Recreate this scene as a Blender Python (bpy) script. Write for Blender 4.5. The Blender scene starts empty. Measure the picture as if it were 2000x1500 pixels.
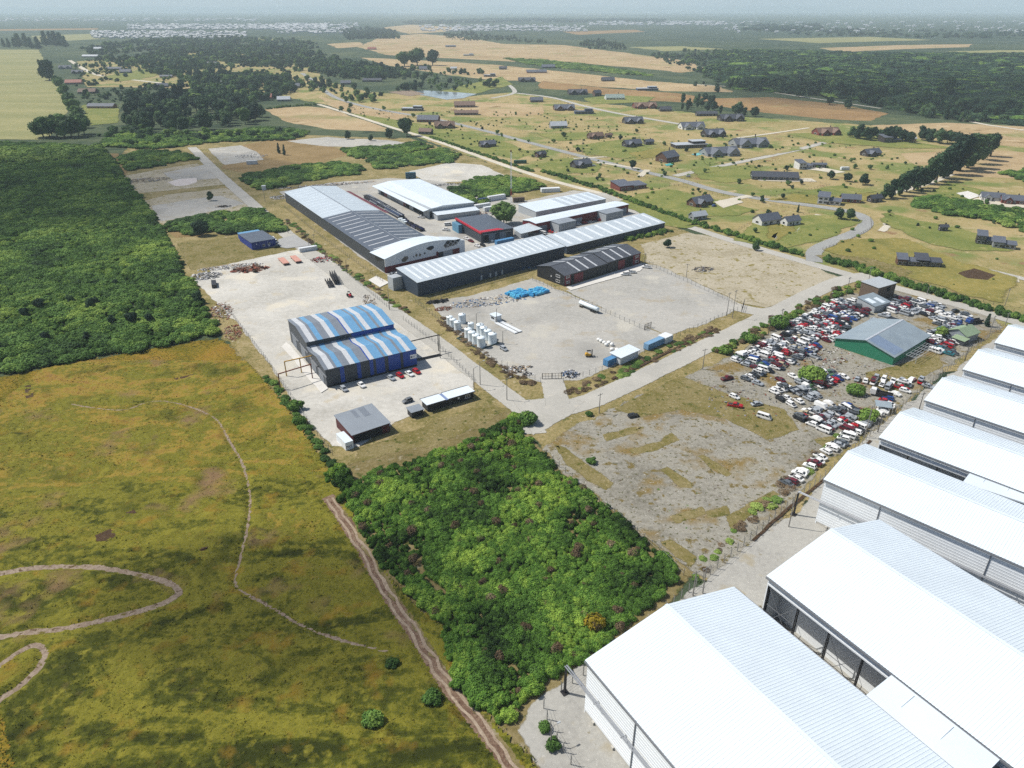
import bpy, bmesh, math, random
import numpy as np
from mathutils import Vector, Matrix, noise, geometry
R=math.radians
rng=random.Random(7)
nrg=np.random.default_rng(11)
S=bpy.context.scene
COL=S.collection
# ---------------------------------------------------------------- camera, sky, sun, exposure
FPX=1413.; CAMH=120.; PITCH=math.atan(735/FPX)
cd=bpy.data.cameras.new('camera'); cam=bpy.data.objects.new('camera',cd); COL.objects.link(cam)
cd.sensor_width=36; cd.lens=36*FPX/2000; cd.clip_start=1; cd.clip_end=90000
cam.location=(0,0,CAMH); cam.rotation_euler=(math.pi/2-PITCH,0,0); S.camera=cam
SUN_AZ=R(165); SUN_EL=R(52)
w=bpy.data.worlds.new('World'); S.world=w; w.use_nodes=True
nt=w.node_tree; bg=nt.nodes['Background']
sk=nt.nodes.new('ShaderNodeTexSky'); sk.sky_type='NISHITA'; sk.sun_disc=False
sk.sun_elevation=SUN_EL; sk.sun_rotation=math.pi/2-SUN_AZ; sk.altitude=100; sk.air_density=1.0; sk.dust_density=1.4
nt.links.new(sk.outputs[0],bg.inputs[0]); bg.inputs[1].default_value=0.09
sl=bpy.data.lights.new('sun','SUN'); sl.energy=4.7; sl.angle=R(.53); sl.color=(1,.955,.88)
so=bpy.data.objects.new('sun',sl); COL.objects.link(so)
so.rotation_euler=Vector((-math.cos(SUN_AZ)*math.cos(SUN_EL),-math.sin(SUN_AZ)*math.cos(SUN_EL),-math.sin(SUN_EL))).to_track_quat('-Z','Y').to_euler()
so.location=(0,0,300)
S.view_settings.view_transform='Standard'; S.view_settings.look='None'; S.view_settings.gamma=1
S.view_settings.use_curve_mapping=False; S.view_settings.exposure=0.28
S.render.engine='CYCLES'; cy=S.cycles
cy.max_bounces=5; cy.diffuse_bounces=2; cy.glossy_bounces=2; cy.transmission_bounces=2; cy.transparent_max_bounces=10; cy.volume_bounces=3
cy.use_denoising=False; cy.use_adaptive_sampling=True; cy.adaptive_threshold=.015; cy.caustics_reflective=False; cy.caustics_refractive=False

# ---------------------------------------------------------------- places on the ground
def G(px,py,z=0.):
    x=(px-1000)/FPX; y=(750-py)/FPX
    dy=math.cos(PITCH)+y*math.sin(PITCH); dz=-math.sin(PITCH)+y*math.cos(PITCH)
    t=(z-CAMH)/dz
    return Vector((x*t,dy*t,z))
def GP(pts): return [G(*p).xy for p in pts]
# ---------------------------------------------------------------- materials
def lin(v):
    v/=255.; return v/12.92 if v<=.04045 else ((v+.055)/1.055)**2.4
def c(r,g,b,k=1.42): return (min(.9,lin(r)/k),min(.9,lin(g)/k),min(.9,lin(b)/k),1)
class NT:
    def __init__(s,name):
        s.m=bpy.data.materials.new(name); s.m.use_nodes=True; s.t=s.m.node_tree; s.n=s.t.nodes; s.b=s.n['Principled BSDF']; s.o=s.n['Material Output']
        s._p=None
    def new(s,ty,**k):
        n=s.n.new('ShaderNode'+ty)
        for a,v in k.items(): setattr(n,a,v)
        return n
    def l(s,a,b): s.t.links.new(a,b)
    @property
    def pos(s):
        if s._p is None: s._p=s.new('NewGeometry').outputs['Position']
        return s._p
    def noise(s,scale,detail=4,rough=.55,dist=0,vec=None,stretch=None):
        n=s.new('TexNoise'); n.inputs['Scale'].default_value=scale; n.inputs['Detail'].default_value=detail
        n.inputs['Roughness'].default_value=rough; n.inputs['Distortion'].default_value=dist
        v=vec or s.pos
        if stretch:
            mp=s.new('Mapping'); mp.inputs['Rotation'].default_value=(0,0,stretch[0]); mp.inputs['Scale'].default_value=(stretch[1],stretch[2],1)
            s.l(v,mp.inputs[0]); v=mp.outputs[0]
        s.l(v,n.inputs['Vector']); return n.outputs['Fac']
    def math(s,op,a,b=None,clamp=False):
        n=s.new('Math',operation=op); n.use_clamp=clamp
        for i,x in enumerate((a,b)):
            if x is None: continue
            if isinstance(x,(int,float)): n.inputs[i].default_value=x
            else: s.l(x,n.inputs[i])
        return n.outputs[0]
    def ramp(s,f,stops,interp='LINEAR'):
        n=s.new('ValToRGB'); e=n.color_ramp; e.interpolation=interp
        while len(e.elements)<len(stops): e.elements.new(.5)
        for el,(p,col) in zip(e.elements,stops):
            el.position=p; el.color=col if len(col)==4 else (*col,1)
        s.l(f,n.inputs[0]); return n.outputs[0]
    def mix(s,f,a,b,mode='MIX'):
        n=s.new('MixRGB',blend_type=mode)
        for i,x in enumerate((f,a,b)):
            if isinstance(x,(int,float)): n.inputs[i].default_value=x
            elif isinstance(x,tuple): n.inputs[i].default_value=x
            else: s.l(x,n.inputs[i])
        return n.outputs[0]
    def bump(s,h,strength,dist):
        n=s.new('Bump'); n.inputs['Strength'].default_value=strength; n.inputs['Distance'].default_value=dist
        s.l(h,n.inputs['Height']); s.l(n.outputs[0],s.b.inputs['Normal'])
    def col(s,x):
        if isinstance(x,tuple): s.b.inputs['Base Color'].default_value=x
        else: s.l(x,s.b.inputs['Base Color'])
    def rough(s,v,spec=.3,metal=0):
        s.b.inputs['Roughness'].default_value=v; s.b.inputs['Specular IOR Level'].default_value=spec; s.b.inputs['Metallic'].default_value=metal
    def soft(s,nscale):
        # ragged border: the sheet's own edge attribute broken up by noise
        at=s.new('Attribute',attribute_name='edge')
        a=s.math('ADD',s.math('MULTIPLY',at.outputs['Fac'],2.0),s.math('MULTIPLY',s.noise(nscale,4,.65),1.4))
        a=s.math('MULTIPLY',s.math('SUBTRACT',a,1.35),3.0,True)
        s.l(a,s.b.inputs['Alpha'])
        return s
MATS={}
def paint(name,col,rough=.5,metal=0,spec=.4,var=.12,vs=.6,rib=None,dirt=None):
    if name in MATS: return MATS[name]
    t=NT(name); f=t.noise(vs,5,.6)
    d=tuple(v*(1-var) for v in col[:3])+(1,); u=tuple(min(.95,v*(1+var*.7)) for v in col[:3])+(1,)
    cc=t.ramp(f,[(.3,d),(.7,u)])
    if dirt:
        g=t.noise(vs*.35,6,.7,.4); cc=t.mix(t.ramp(g,[(.5,(0,0,0)),(.78,(1,1,1))]),cc,dirt)
    t.col(cc); t.rough(rough,spec,metal)
    if rib:
        tc=t.new('TexCoord'); wv=t.new('TexWave',wave_type='BANDS',bands_direction=rib[0]); wv.inputs['Scale'].default_value=rib[1]
        t.l(tc.outputs['Object'],wv.inputs[0]); t.bump(wv.outputs['Fac'],.5,.04)
    MATS[name]=t.m; return t.m
def glassm(name='window_glass',col=(.02,.025,.03,1)):
    if name in MATS: return MATS[name]
    t=NT(name); t.col(col); t.rough(.08,.6); MATS[name]=t.m; return t.m
def groundm(name,stops,big,fine,mixf=.5,speck=None,soft=None,stretch=None,bump=(.4,.15),dist=.6,tilt=None):
    if name in MATS: return MATS[name]
    t=NT(name)
    a=t.noise(big,6,.62,dist,stretch=stretch); b=t.noise(fine,5,.7)
    f=t.math('ADD',t.math('MULTIPLY',a,1-mixf),t.math('MULTIPLY',b,mixf))
    if tilt:
        sx=t.new('SeparateXYZ'); t.l(t.pos,sx.inputs[0]); mr=t.new('MapRange'); mr.inputs[1].default_value=tilt[0]; mr.inputs[2].default_value=tilt[1]; mr.inputs[3].default_value=-tilt[2]/2; mr.inputs[4].default_value=tilt[2]/2; t.l(sx.outputs[1],mr.inputs[0]); f=t.math('ADD',f,mr.outputs[0])
    cc=t.ramp(f,stops)
    if speck:
        for sc,lo,hi,colr in speck:
            k=t.ramp(t.noise(sc,3,.6),[(lo,(0,0,0)),(hi,(1,1,1))]); cc=t.mix(k,cc,colr)
    t.col(cc); t.rough(.95,.1)
    t.bump(b,*bump)
    if soft: t.soft(soft)
    MATS[name]=t.m; return t.m
def leafm(name,dark,mid,light,scale=.02,trans=.25,rnd=.2):
    if name in MATS: return MATS[name]
    t=NT(name); oi=t.new('ObjectInfo')
    a=t.noise(scale,4,.6,.5); g=t.noise(.9,4,.7)
    f=t.math('ADD',t.math('MULTIPLY',a,.6),t.math('ADD',t.math('MULTIPLY',oi.outputs['Random'],rnd),t.math('MULTIPLY',g,.46-rnd)))
    cc=t.ramp(f,[(.38,dark),(.54,mid),(.72,light)])
    t.col(cc); t.rough(.75,.12)
    tr=t.new('BsdfTranslucent'); t.l(cc,tr.inputs[0]); mx=t.new('MixShader'); mx.inputs[0].default_value=trans
    t.l(t.b.outputs[0],mx.inputs[1]); t.l(tr.outputs[0],mx.inputs[2]); t.l(mx.outputs[0],t.o.inputs[0])
    MATS[name]=t.m; return t.m
# ---------------------------------------------------------------- objects
def tag(o,label=None,cat=None,group=None,kind=None):
    if label: o['label']=label
    if cat: o['category']=cat
    if group: o['group']=group
    if kind: o['kind']=kind
    return o
def empty(name,loc=(0,0,0),rz=0,label=None,cat=None,group=None):
    o=bpy.data.objects.new(name,None); COL.objects.link(o); o.location=loc; o.rotation_euler=(0,0,rz); o.empty_display_size=.5
    return tag(o,label,cat,group)
def link(name,me,parent=None,loc=None,rz=None,scale=None):
    o=bpy.data.objects.new(name,me); COL.objects.link(o)
    if parent: o.parent=parent
    if loc is not None: o.location=loc
    if rz is not None: o.rotation_euler=(0,0,rz)
    if scale is not None: o.scale=scale if hasattr(scale,'__len__') else (scale,)*3
    return o
class MB:
    "collects shapes for one mesh"
    def __init__(s): s.v=[];s.f=[];s.mi=[]
    def add(s,vs,fs,m=0):
        k=len(s.v); s.v+= [tuple(v) for v in vs]; s.f+=[tuple(i+k for i in f) for f in fs]; s.mi+=[m]*len(fs); return s
    def box(s,x0,x1,y0,y1,z0,z1,m=0):
        return s.add([(x0,y0,z0),(x1,y0,z0),(x1,y1,z0),(x0,y1,z0),(x0,y0,z1),(x1,y0,z1),(x1,y1,z1),(x0,y1,z1)],
            [(0,3,2,1),(4,5,6,7),(0,1,5,4),(1,2,6,5),(2,3,7,6),(3,0,4,7)],m)
    def bar(s,a,b,r,m=0,n=4):
        a=Vector(a);b=Vector(b);d=(b-a)
        if d.length<1e-6: return s
        q=d.to_track_quat('Z','Y'); k=[];
        for p in (a,b):
            for i in range(n):
                t=2*math.pi*(i+.5)/n; k.append(p+q@Vector((math.cos(t)*r,math.sin(t)*r,0)))
        return s.add(k,[(i,(i+1)%n,n+(i+1)%n,n+i) for i in range(n)]+[tuple(range(n))[::-1],tuple(range(n,2*n))],m)
    def cyl(s,x,y,z0,z1,r0,r1=None,n=14,m=0):
        r1=r0 if r1 is None else r1
        vs=[(x+math.cos(2*math.pi*i/n)*r,y+math.sin(2*math.pi*i/n)*r,z) for z,r in ((z0,r0),(z1,r1)) for i in range(n)]
        return s.add(vs,[(i,(i+1)%n,n+(i+1)%n,n+i) for i in range(n)]+[tuple(range(n))[::-1],tuple(range(n,2*n))],m)
    def prism(s,poly,y0,y1,m=0):
        "polygon in x,z pushed along y"
        n=len(poly); vs=[(x,y0,z) for x,z in poly]+[(x,y1,z) for x,z in poly]
        return s.add(vs,[tuple(range(n)),tuple(range(n,2*n))[::-1]]+[(i,n+i,n+(i+1)%n,(i+1)%n) for i in range(n)],m)
    def prismx(s,poly,x0,x1,m=0):
        n=len(poly); vs=[(x0,y,z) for y,z in poly]+[(x1,y,z) for y,z in poly]
        return s.add(vs,[tuple(range(n))[::-1],tuple(range(n,2*n))]+[(i,(i+1)%n,n+(i+1)%n,n+i) for i in range(n)],m)
    def quad(s,a,b,c_,d,m=0): return s.add([a,b,c_,d],[(0,1,2,3)],m)
    def slab(s,a,b,c_,d,t,m=0):
        "sheet a b c d with thickness t downwards"
        q=[Vector(p) for p in (a,b,c_,d)]; lo=[p-Vector((0,0,t)) for p in q]
        return s.add(q+lo,[(0,1,2,3),(7,6,5,4)]+[(i,4+i,4+(i+1)%4,(i+1)%4) for i in range(4)],m)
    def mesh(s,name,mats,smooth=False):
        me=bpy.data.meshes.new(name); me.from_pydata(s.v,[],s.f)
        for m in (mats if isinstance(mats,(list,tuple)) else [mats]): me.materials.append(m)
        if any(s.mi): me.polygons.foreach_set('material_index',s.mi)
        if smooth: me.polygons.foreach_set('use_smooth',[True]*len(s.f))
        bm=bmesh.new(); bm.from_mesh(me); bmesh.ops.recalc_face_normals(bm,faces=bm.faces); bm.to_mesh(me); bm.free()
        me.update(); return me
    def build(s,name,mats,parent=None,smooth=False): return link(name,s.mesh(name,mats,smooth),parent)
def npmesh(name,v,f,mats,attrs=None,smooth=False):
    me=bpy.data.meshes.new(name); v=np.asarray(v,np.float32); f=np.asarray(f,np.int32)
    n,k=f.shape
    me.vertices.add(len(v)); me.vertices.foreach_set('co',v.ravel())
    me.loops.add(n*k); me.loops.foreach_set('vertex_index',f.ravel())
    me.polygons.add(n); me.polygons.foreach_set('loop_start',np.arange(0,n*k,k,dtype=np.int32))
    me.update(calc_edges=True)
    for nm,(ty,dom,a) in (attrs or {}).items():
        at=me.attributes.new(nm,ty,dom); at.data.foreach_set('vector' if ty=='FLOAT_VECTOR' else 'value',np.asarray(a).ravel())
    for m in (mats if isinstance(mats,(list,tuple)) else [mats]): me.materials.append(m)
    if smooth: me.polygons.foreach_set('use_smooth',np.ones(n,bool))
    return me
def copytree(o,loc,rz,label=None,group=None,scale=None,mats=None):
    r=o.copy(); COL.objects.link(r); r.location=loc; r.rotation_euler=(0,0,rz)
    if scale is not None: r.scale=(scale,)*3 if not hasattr(scale,'__len__') else scale
    if label: r['label']=label
    if group: r['group']=group
    def rec(a,b):
        for ch in KIDS.get(a.name,()):
            k=ch.copy(); COL.objects.link(k); k.parent=b; rec(ch,k)
    rec(o,r); return r
KIDS={}
def kids(o):
    "remember a prototype's parts for copytree"
    KIDS[o.name]=list(o.children)
    for ch in o.children: kids(ch)
    return o
# ================================================================ ground, fields, roads
ORG=(.27,.155,.02,1)
M_ground=groundm('scrub_ground',[(.3,c(48,64,50)),(.45,c(66,82,60)),(.58,c(92,102,72)),(.68,c(124,124,88)),(.78,c(158,146,106))],.0035,.05,.42,speck=[(.02,.56,.66,c(52,68,50))],bump=(.8,1.2))
M_heath=groundm('heath_grass',[(.33,c(54,60,20)),(.41,c(84,88,28)),(.48,c(132,127,46)),(.535,c(110,109,38)),(.6,c(154,134,56)),(.68,c(152,120,60)),(.76,c(136,110,72))],.03,.55,.34,
    speck=[(.13,.56,.78,c(148,118,44)),(.06,.55,.75,c(66,72,20)),(.05,.58,.72,c(138,112,80)),(.3,.56,.72,c(140,134,50))],stretch=(.6,1,1.9),bump=(1,.4),dist=1.8,tilt=(95,235,.17))
M_gravel=groundm('yard_gravel',[(.3,c(170,167,157)),(.45,c(198,195,186)),(.58,c(214,211,202)),(.72,c(222,217,205))],.04,.5,.45,speck=[(.12,.58,.72,c(200,190,168)),(.05,.56,.66,c(222,215,198)),(.025,.58,.68,c(200,198,190)),(1.8,.66,.76,c(166,160,148)),(.6,.67,.75,c(190,174,148))],soft=.5,bump=(.4,.08))
M_gravel2=groundm('tank_yard_gravel',[(.3,c(156,154,147)),(.45,c(178,176,169)),(.58,c(192,189,181)),(.72,c(202,197,184))],.03,.5,.45,speck=[(.1,.56,.7,c(176,166,146)),(.05,.57,.67,c(200,196,184)),(.022,.58,.68,c(164,162,156)),(1.8,.66,.76,c(142,139,131)),(.6,.67,.74,c(162,150,128))],soft=.5,bump=(.4,.08))
M_wyard=groundm('warehouse_yard_gravel',[(.3,c(150,148,142)),(.45,c(172,170,163)),(.6,c(186,184,176)),(.75,c(164,158,144))],.05,.9,.5,speck=[(.1,.58,.7,c(168,158,134)),(1.6,.64,.74,c(206,202,194)),(.3,.66,.72,c(140,132,108))],soft=.5,bump=(.5,.1))
M_dry=groundm('bare_lot_soil',[(.3,c(140,130,106)),(.43,c(170,160,134)),(.55,c(192,183,162)),(.7,c(166,152,114))],.05,.7,.5,speck=[(.22,.58,.66,c(140,128,70)),(.5,.64,.7,c(84,88,52)),(1.2,.66,.74,c(206,200,188))],soft=.4,bump=(.6,.12))
M_lot=groundm('junk_lot_soil',[(.3,c(112,108,96)),(.42,c(140,136,124)),(.54,c(164,160,148)),(.68,c(134,126,96))],.045,.7,.5,speck=[(.06,.53,.63,c(138,118,72)),(.3,.58,.66,c(122,108,66)),(.9,.6,.67,c(84,84,50)),(1.6,.6,.7,c(188,184,174)),(.8,.64,.7,c(98,86,74))],soft=.4,bump=(.6,.15))
M_verge=groundm('verge_grass',[(.3,c(88,92,50)),(.43,c(128,120,72)),(.55,c(164,148,104)),(.7,c(188,172,138))],.08,.8,.5,speck=[(.3,.62,.72,c(84,94,40)),(.2,.64,.72,c(188,176,150))],soft=.4,bump=(.8,.25))
M_ygrass=groundm('yellow_grass',[(.3,c(92,94,50)),(.42,c(122,114,64)),(.55,c(142,130,88)),(.68,c(156,144,108)),(.78,c(130,122,84))],.12,.9,.45,soft=.9,speck=[(.3,.58,.68,c(92,96,44)),(.9,.62,.7,c(176,160,120)),(.5,.64,.7,c(74,80,38))],bump=(1,.3))
M_road=groundm('road_gravel',[(.3,c(172,170,162)),(.5,c(190,187,178)),(.7,c(204,200,190))],.06,1.2,.4,soft=.7,speck=[(.2,.62,.75,c(206,200,186)),(2.5,.66,.78,c(160,156,146))],bump=(.3,.05),stretch=(0,1,1))
M_paved=groundm('paved_road',[(.3,c(148,149,148)),(.5,c(164,165,162)),(.7,c(178,178,172))],.05,.8,.4,soft=.7,bump=(.3,.03))
M_pale=groundm('pale_gravel_road',[(.3,c(198,190,170)),(.5,c(216,208,190)),(.7,c(228,220,204))],.05,.6,.4,soft=.5,bump=(.3,.05))
M_sand=groundm('sandy_path',[(.3,c(112,94,80)),(.45,c(146,128,112)),(.6,c(172,156,138)),(.75,c(150,126,96))],.35,1.6,.6,soft=.9,speck=[(.7,.57,.66,c(100,82,60)),(.4,.62,.7,c(110,100,50))],bump=(.7,.15))
M_dirt=groundm('dirt_track',[(.3,c(84,62,50)),(.45,c(118,94,78)),(.58,c(150,128,108)),(.72,c(188,168,146))],.22,1.4,.55,soft=.8,stretch=(1.02,.25,1.3),speck=[(.7,.6,.7,c(78,56,46))],bump=(.9,.2))
M_rut=groundm('wheel_rut',[(.3,c(128,108,92)),(.5,c(168,150,130)),(.7,c(196,180,158))],.4,2,.6,soft=.6,bump=(.6,.1))
M_peat=groundm('bare_peat',[(.3,c(62,48,36)),(.5,c(82,64,48)),(.7,c(112,92,68))],.4,1.8,.6,soft=1.0,bump=(.8,.15))
M_conc=groundm('concrete_slab',[(.3,c(214,210,202)),(.5,c(228,225,218)),(.7,c(238,236,230))],.1,1.0,.4,soft=None,bump=(.2,.02))
M_pave=groundm('car_park_paving',[(.3,c(168,168,166)),(.6,c(180,180,178))],.1,1.0,.4,bump=(.2,.02))
M_tan=groundm('dry_pasture',[(.3,c(152,132,96)),(.45,c(178,154,116)),(.58,c(194,172,134)),(.72,c(166,150,108))],.009,.08,.4,soft=.06,speck=[(.012,.56,.68,c(150,146,96)),(.05,.62,.7,c(206,186,150)),(.03,.64,.7,c(142,120,84))],bump=(.5,.3))
M_tan2=groundm('brown_pasture',[(.3,c(130,104,70)),(.5,c(158,128,88)),(.7,c(178,148,104))],.012,.08,.4,soft=.06,speck=[(.02,.6,.7,c(146,136,90))],bump=(.5,.3))
M_mead=groundm('plot_meadow',[(.28,c(112,116,68)),(.4,c(146,138,86)),(.5,c(172,156,108)),(.6,c(186,166,122)),(.72,c(160,142,94)),(.8,c(140,124,84))],.011,.16,.45,soft=.12,speck=[(.02,.5,.6,c(126,136,76)),(.07,.6,.68,c(186,170,128)),(.045,.62,.7,c(150,122,88)),(.3,.64,.7,c(104,106,66))],bump=(.6,.25))
M_lawn=groundm('lawn',[(.3,c(98,114,58)),(.45,c(120,130,68)),(.58,c(144,144,82)),(.72,c(168,160,100))],.035,.4,.42,soft=.12,speck=[(.09,.6,.7,c(164,156,100)),(.25,.64,.72,c(98,110,58))],bump=(.5,.12))
M_ylawn=groundm('flowering_lawn',[(.3,c(108,112,58)),(.45,c(136,130,70)),(.6,c(160,146,82)),(.75,c(172,156,104))],.04,.4,.45,soft=.12,speck=[(.08,.6,.7,c(134,134,74)),(.3,.62,.7,c(176,164,112))],bump=(.5,.12))
M_olive=groundm('hay_meadow',[(.3,c(116,122,76)),(.45,c(146,146,98)),(.6,c(168,162,114)),(.75,c(180,170,126))],.012,.15,.4,soft=.1,stretch=(.1,.35,1.5),bump=(.5,.2))
M_rust=groundm('rust_brown_grass',[(.3,c(116,98,62)),(.45,c(142,120,80)),(.6,c(162,138,98)),(.75,c(128,118,70))],.05,.5,.45,soft=.3,bump=(.7,.2))
M_far=groundm('far_scrub',[(.3,c(50,66,54)),(.5,c(66,82,64)),(.7,c(100,108,82))],.004,.03,.45,soft=.02,bump=(.8,2))
M_white=groundm('white_clay',[(.3,c(212,198,190)),(.6,c(230,222,216))],.2,1,.4,soft=.6,bump=(.2,.03))
def watm():
    t=NT('pond_water'); f=t.noise(.03,3); t.col(t.ramp(f,[(.4,c(120,132,140)),(.6,c(176,186,192))])); t.rough(.12,.5); t.soft(.15); return t.m
M_water=watm()

M_heath=M_heath
def densify(pts,close,seg,jit,seed):
    out=[]; n=len(pts)
    for i in range(n if close else n-1):
        a=pts[i];b=pts[(i+1)%n];d=b-a;L=d.length
        k=max(1,int(L/seg)); nn=Vector((-d.y,d.x))/max(L,1e-6)
        for j in range(k):
            p=a+d*(j/k); sc=1/(seg*3.0)
            p=p+nn*jit*noise.fractal(Vector((p.x*sc,p.y*sc,seed)),1,2,3)
            out.append(p)
    if not close: out.append(pts[-1])
    return out
LAYER=[0]
def patch(name,px,mat,soft=1.5,jit=1.2,seg=None,z=None,world=False):
    pts=[Vector(p) for p in px] if world else GP(px)
    a=sum(pts[i].x*pts[(i+1)%len(pts)].y-pts[(i+1)%len(pts)].x*pts[i].y for i in range(len(pts)))
    if a<0: pts=pts[::-1]
    d0=min(p.length for p in pts); seg=seg or max(2.0,d0*.012)
    pts=densify(pts,True,seg,jit,len(name)*1.7+pts[0].x)
    n=len(pts); LAYER[0]+=1; z=.03+LAYER[0]*.003 if z is None else z
    nor=[]
    for i in range(n):
        t=(pts[(i+1)%n]-pts[i-1]); t=t.normalized() if t.length>1e-6 else Vector((1,0)); nor.append(Vector((t.y,-t.x)))
    outer=[p+q*soft*.5 for p,q in zip(pts,nor)]; inner=[p-q*soft*.5 for p,q in zip(pts,nor)]
    v=[(p.x,p.y,z) for p in outer]+[(p.x,p.y,z) for p in inner]
    tri=geometry.tessellate_polygon([[Vector((p.x,p.y,0)) for p in inner]])
    f=[(i,(i+1)%n,n+(i+1)%n,n+i) for i in range(n)]+[tuple(n+i for i in t) for t in tri]
    me=bpy.data.meshes.new(name); me.from_pydata(v,[],f); me.materials.append(mat)
    at=me.attributes.new('edge','FLOAT','POINT'); at.data.foreach_set('value',[0.]*n+[1.]*n)
    bm=bmesh.new(); bm.from_mesh(me)
    for fc in bm.faces:
        if fc.normal.z<0: fc.normal_flip()
    bm.to_mesh(me); bm.free()
    return tag(link(name,me),kind='structure')
def smoothline(pts,it=2):
    for _ in range(it):
        q=[pts[0]]
        for i in range(len(pts)-1):
            q+=[pts[i]*.75+pts[i+1]*.25,pts[i]*.25+pts[i+1]*.75]
        pts=q+[pts[-1]]
    return pts
def strip(name,px,wd,mat,soft=.8,jit=.3,z=None,seg=None,world=False,off=0,kind='structure',wvar=0):
    pts=[Vector(p) for p in px] if world else GP(px)
    pts=smoothline(pts); soft=min(soft,.85*(wd if not hasattr(wd,'__len__') else min(wd)))
    d0=min(p.length for p in pts); seg=seg or max(2.,d0*.012)
    q=[]; acc=0
    pts=densify(pts,False,seg,jit,len(name)+pts[0].y)
    n=len(pts); LAYER[0]+=1; z=.03+LAYER[0]*.003 if z is None else z
    v=[];e=[]
    for i in range(n):
        t=(pts[min(i+1,n-1)]-pts[max(i-1,0)]).normalized(); nn=Vector((-t.y,t.x))
        ww=wd if not hasattr(wd,'__len__') else wd[0]+(wd[1]-wd[0])*i/(n-1)
        if wvar: ww*=1+wvar*noise.fractal(Vector((pts[i].x*.25,pts[i].y*.25,off)),1,2,3); ww=max(ww,soft*1.1)
        for o,ed in ((-ww/2-soft/2,0),(-ww/2+soft/2,1),(ww/2-soft/2,1),(ww/2+soft/2,0)):
            p=pts[i]+nn*(o+off); v.append((p.x,p.y,z)); e.append(ed)
    f=[(4*i+k+1,4*i+k,4*i+4+k,4*i+5+k) for i in range(n-1) for k in range(3)]
    me=bpy.data.meshes.new(name); me.from_pydata(v,[],f); me.materials.append(mat)
    at=me.attributes.new('edge','FLOAT','POINT'); at.data.foreach_set('value',[float(x) for x in e])
    return tag(link(name,me),kind=kind)

# the one sheet that reaches the horizon
gm=MB().quad((-40000,-300,0),(40000,-300,0),(40000,60000,0),(-40000,60000,0)); tag(gm.build('ground',M_ground),kind='structure')

# far fields
patch('far_scrub_field',[(-400,62),(300,66),(700,72),(1100,78),(1500,84),(2400,88),(2400,45),(1500,40),(800,38),(-400,38)],M_far,40,20)
for q_,m_ in (([(60,70),(180,66),(200,76),(80,82)],M_olive),([(0,57),(190,55),(190,58),(0,60)],M_tan2),([(820,84),(900,88),(880,94),(800,92)],M_tan2),([(1230,92),(1330,90),(1420,96),(1300,100)],M_olive),([(1480,76),(1700,72),(1820,78),(1600,84)],M_olive),([(1850,100),(2000,98),(2100,104),(1900,108)],M_olive),([(420,78),(520,74),(560,80),(470,84)],M_olive),([(1100,62),(1240,58),(1260,62),(1130,68)],M_tan2),([(640,86),(700,82),(720,90),(660,94)],M_tan)): patch('far_field',q_,m_,24,14)
patch('dry_pasture',[(700,92),(745,72),(820,66),(900,72),(985,86),(1100,88),(1210,102),(1330,118),(1380,134),(1330,142),(1240,132),(1120,122),(1000,120),(880,114),(760,108)],M_tan,14,10)
patch('dry_pasture',[(745,54),(800,48),(900,54),(870,62),(800,66)],M_tan,20,10)
patch('dry_pasture',[(700,112),(820,118),(960,126),(1060,136),(1160,146),(1260,158),(1400,168),(1430,180),(1300,178),(1180,170),(1060,160),(960,156),(900,150),(760,128)],M_tan,10,8)
patch('brown_pasture',[(1060,158),(1180,172),(1320,182),(1420,196),(1340,200),(1240,196),(1130,178),(1050,172)],M_tan2,8,6)
patch('brown_pasture',[(1390,192),(1500,190),(1650,205),(1730,222),(1700,236),(1600,232),(1480,218),(1400,208)],M_tan2,8,6)
patch('dry_pasture',[(1600,94),(1760,88),(1900,86),(1890,92),(1760,96),(1640,102)],M_tan,14,8)
patch('hay_meadow',[(-500,95),(75,97),(100,140),(136,205),(110,250),(90,272),(0,272),(-500,275)],M_olive,6,4)
patch('plot_meadow',[(150,120),(330,105),(480,100),(600,120),(640,160),(720,180),(900,190),(1000,180),(1150,200),(1400,225),(1700,245),(1830,265),(2000,280),(2500,300),(2500,760),(1990,655),(1690,545),(1300,435),(1000,335),(800,262),(640,205),(560,190),(420,175),(250,170),(170,170)],M_mead,5,4)
patch('dry_pasture',[(515,212),(600,208),(640,212),(740,245),(770,258),(640,252),(560,238)],M_tan,5,3)
patch('dry_pasture',[(622,188),(700,205),(800,222),(770,245),(690,222),(640,206)],M_tan,4,3)
patch('dry_pasture',[(1700,245),(1850,240),(2050,250),(2050,290),(1900,280),(1780,265)],M_tan,5,3)
patch('dry_pasture',[(1760,300),(1900,292),(2050,300),(2050,350),(1880,345),(1800,335)],M_tan,4,3)
patch('dry_pasture',[(900,198),(1060,205),(1060,225),(960,228),(880,215)],M_tan,4,3)
patch('lawn',[(690,222),(760,232),(900,255),(1000,282),(1040,300),(1010,312),(900,290),(790,258)],M_lawn,3,2)
# industrial estate ground, under everything
patch('verge',[(220,320),(260,280),(420,270),(560,262),(700,268),(800,270),(900,300),(1060,355),(1170,382),(1300,440),(1480,495),(1640,545),(1700,545),(1960,635),(2050,690),(1830,730),(1610,960),(1400,1150),(1180,1000),(1080,890),(1040,850),(990,800),(850,890),(700,960),(640,920),(528,775),(400,610),(340,500),(275,400)],M_verge,3,2)
patch('rust_grass',[(470,285),(560,268),(640,285),(690,300),(620,320),(520,345),(430,330)],M_rust,4,3)
patch('rust_grass',[(210,300),(232,300),(262,372),(245,372),(225,340)],M_rust,2,2)
patch('rust_grass',[(325,448),(380,442),(390,462),(345,465)],M_rust,2,2)
patch('yellow_grass',[(345,475),(480,462),(560,470),(620,480),(600,487),(500,505),(375,528)],M_ygrass,3,2)
patch('weedy_soil',[(700,900),(760,870),(850,845),(900,830),(880,850),(800,885),(740,905)],M_dry,4,2)
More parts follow.
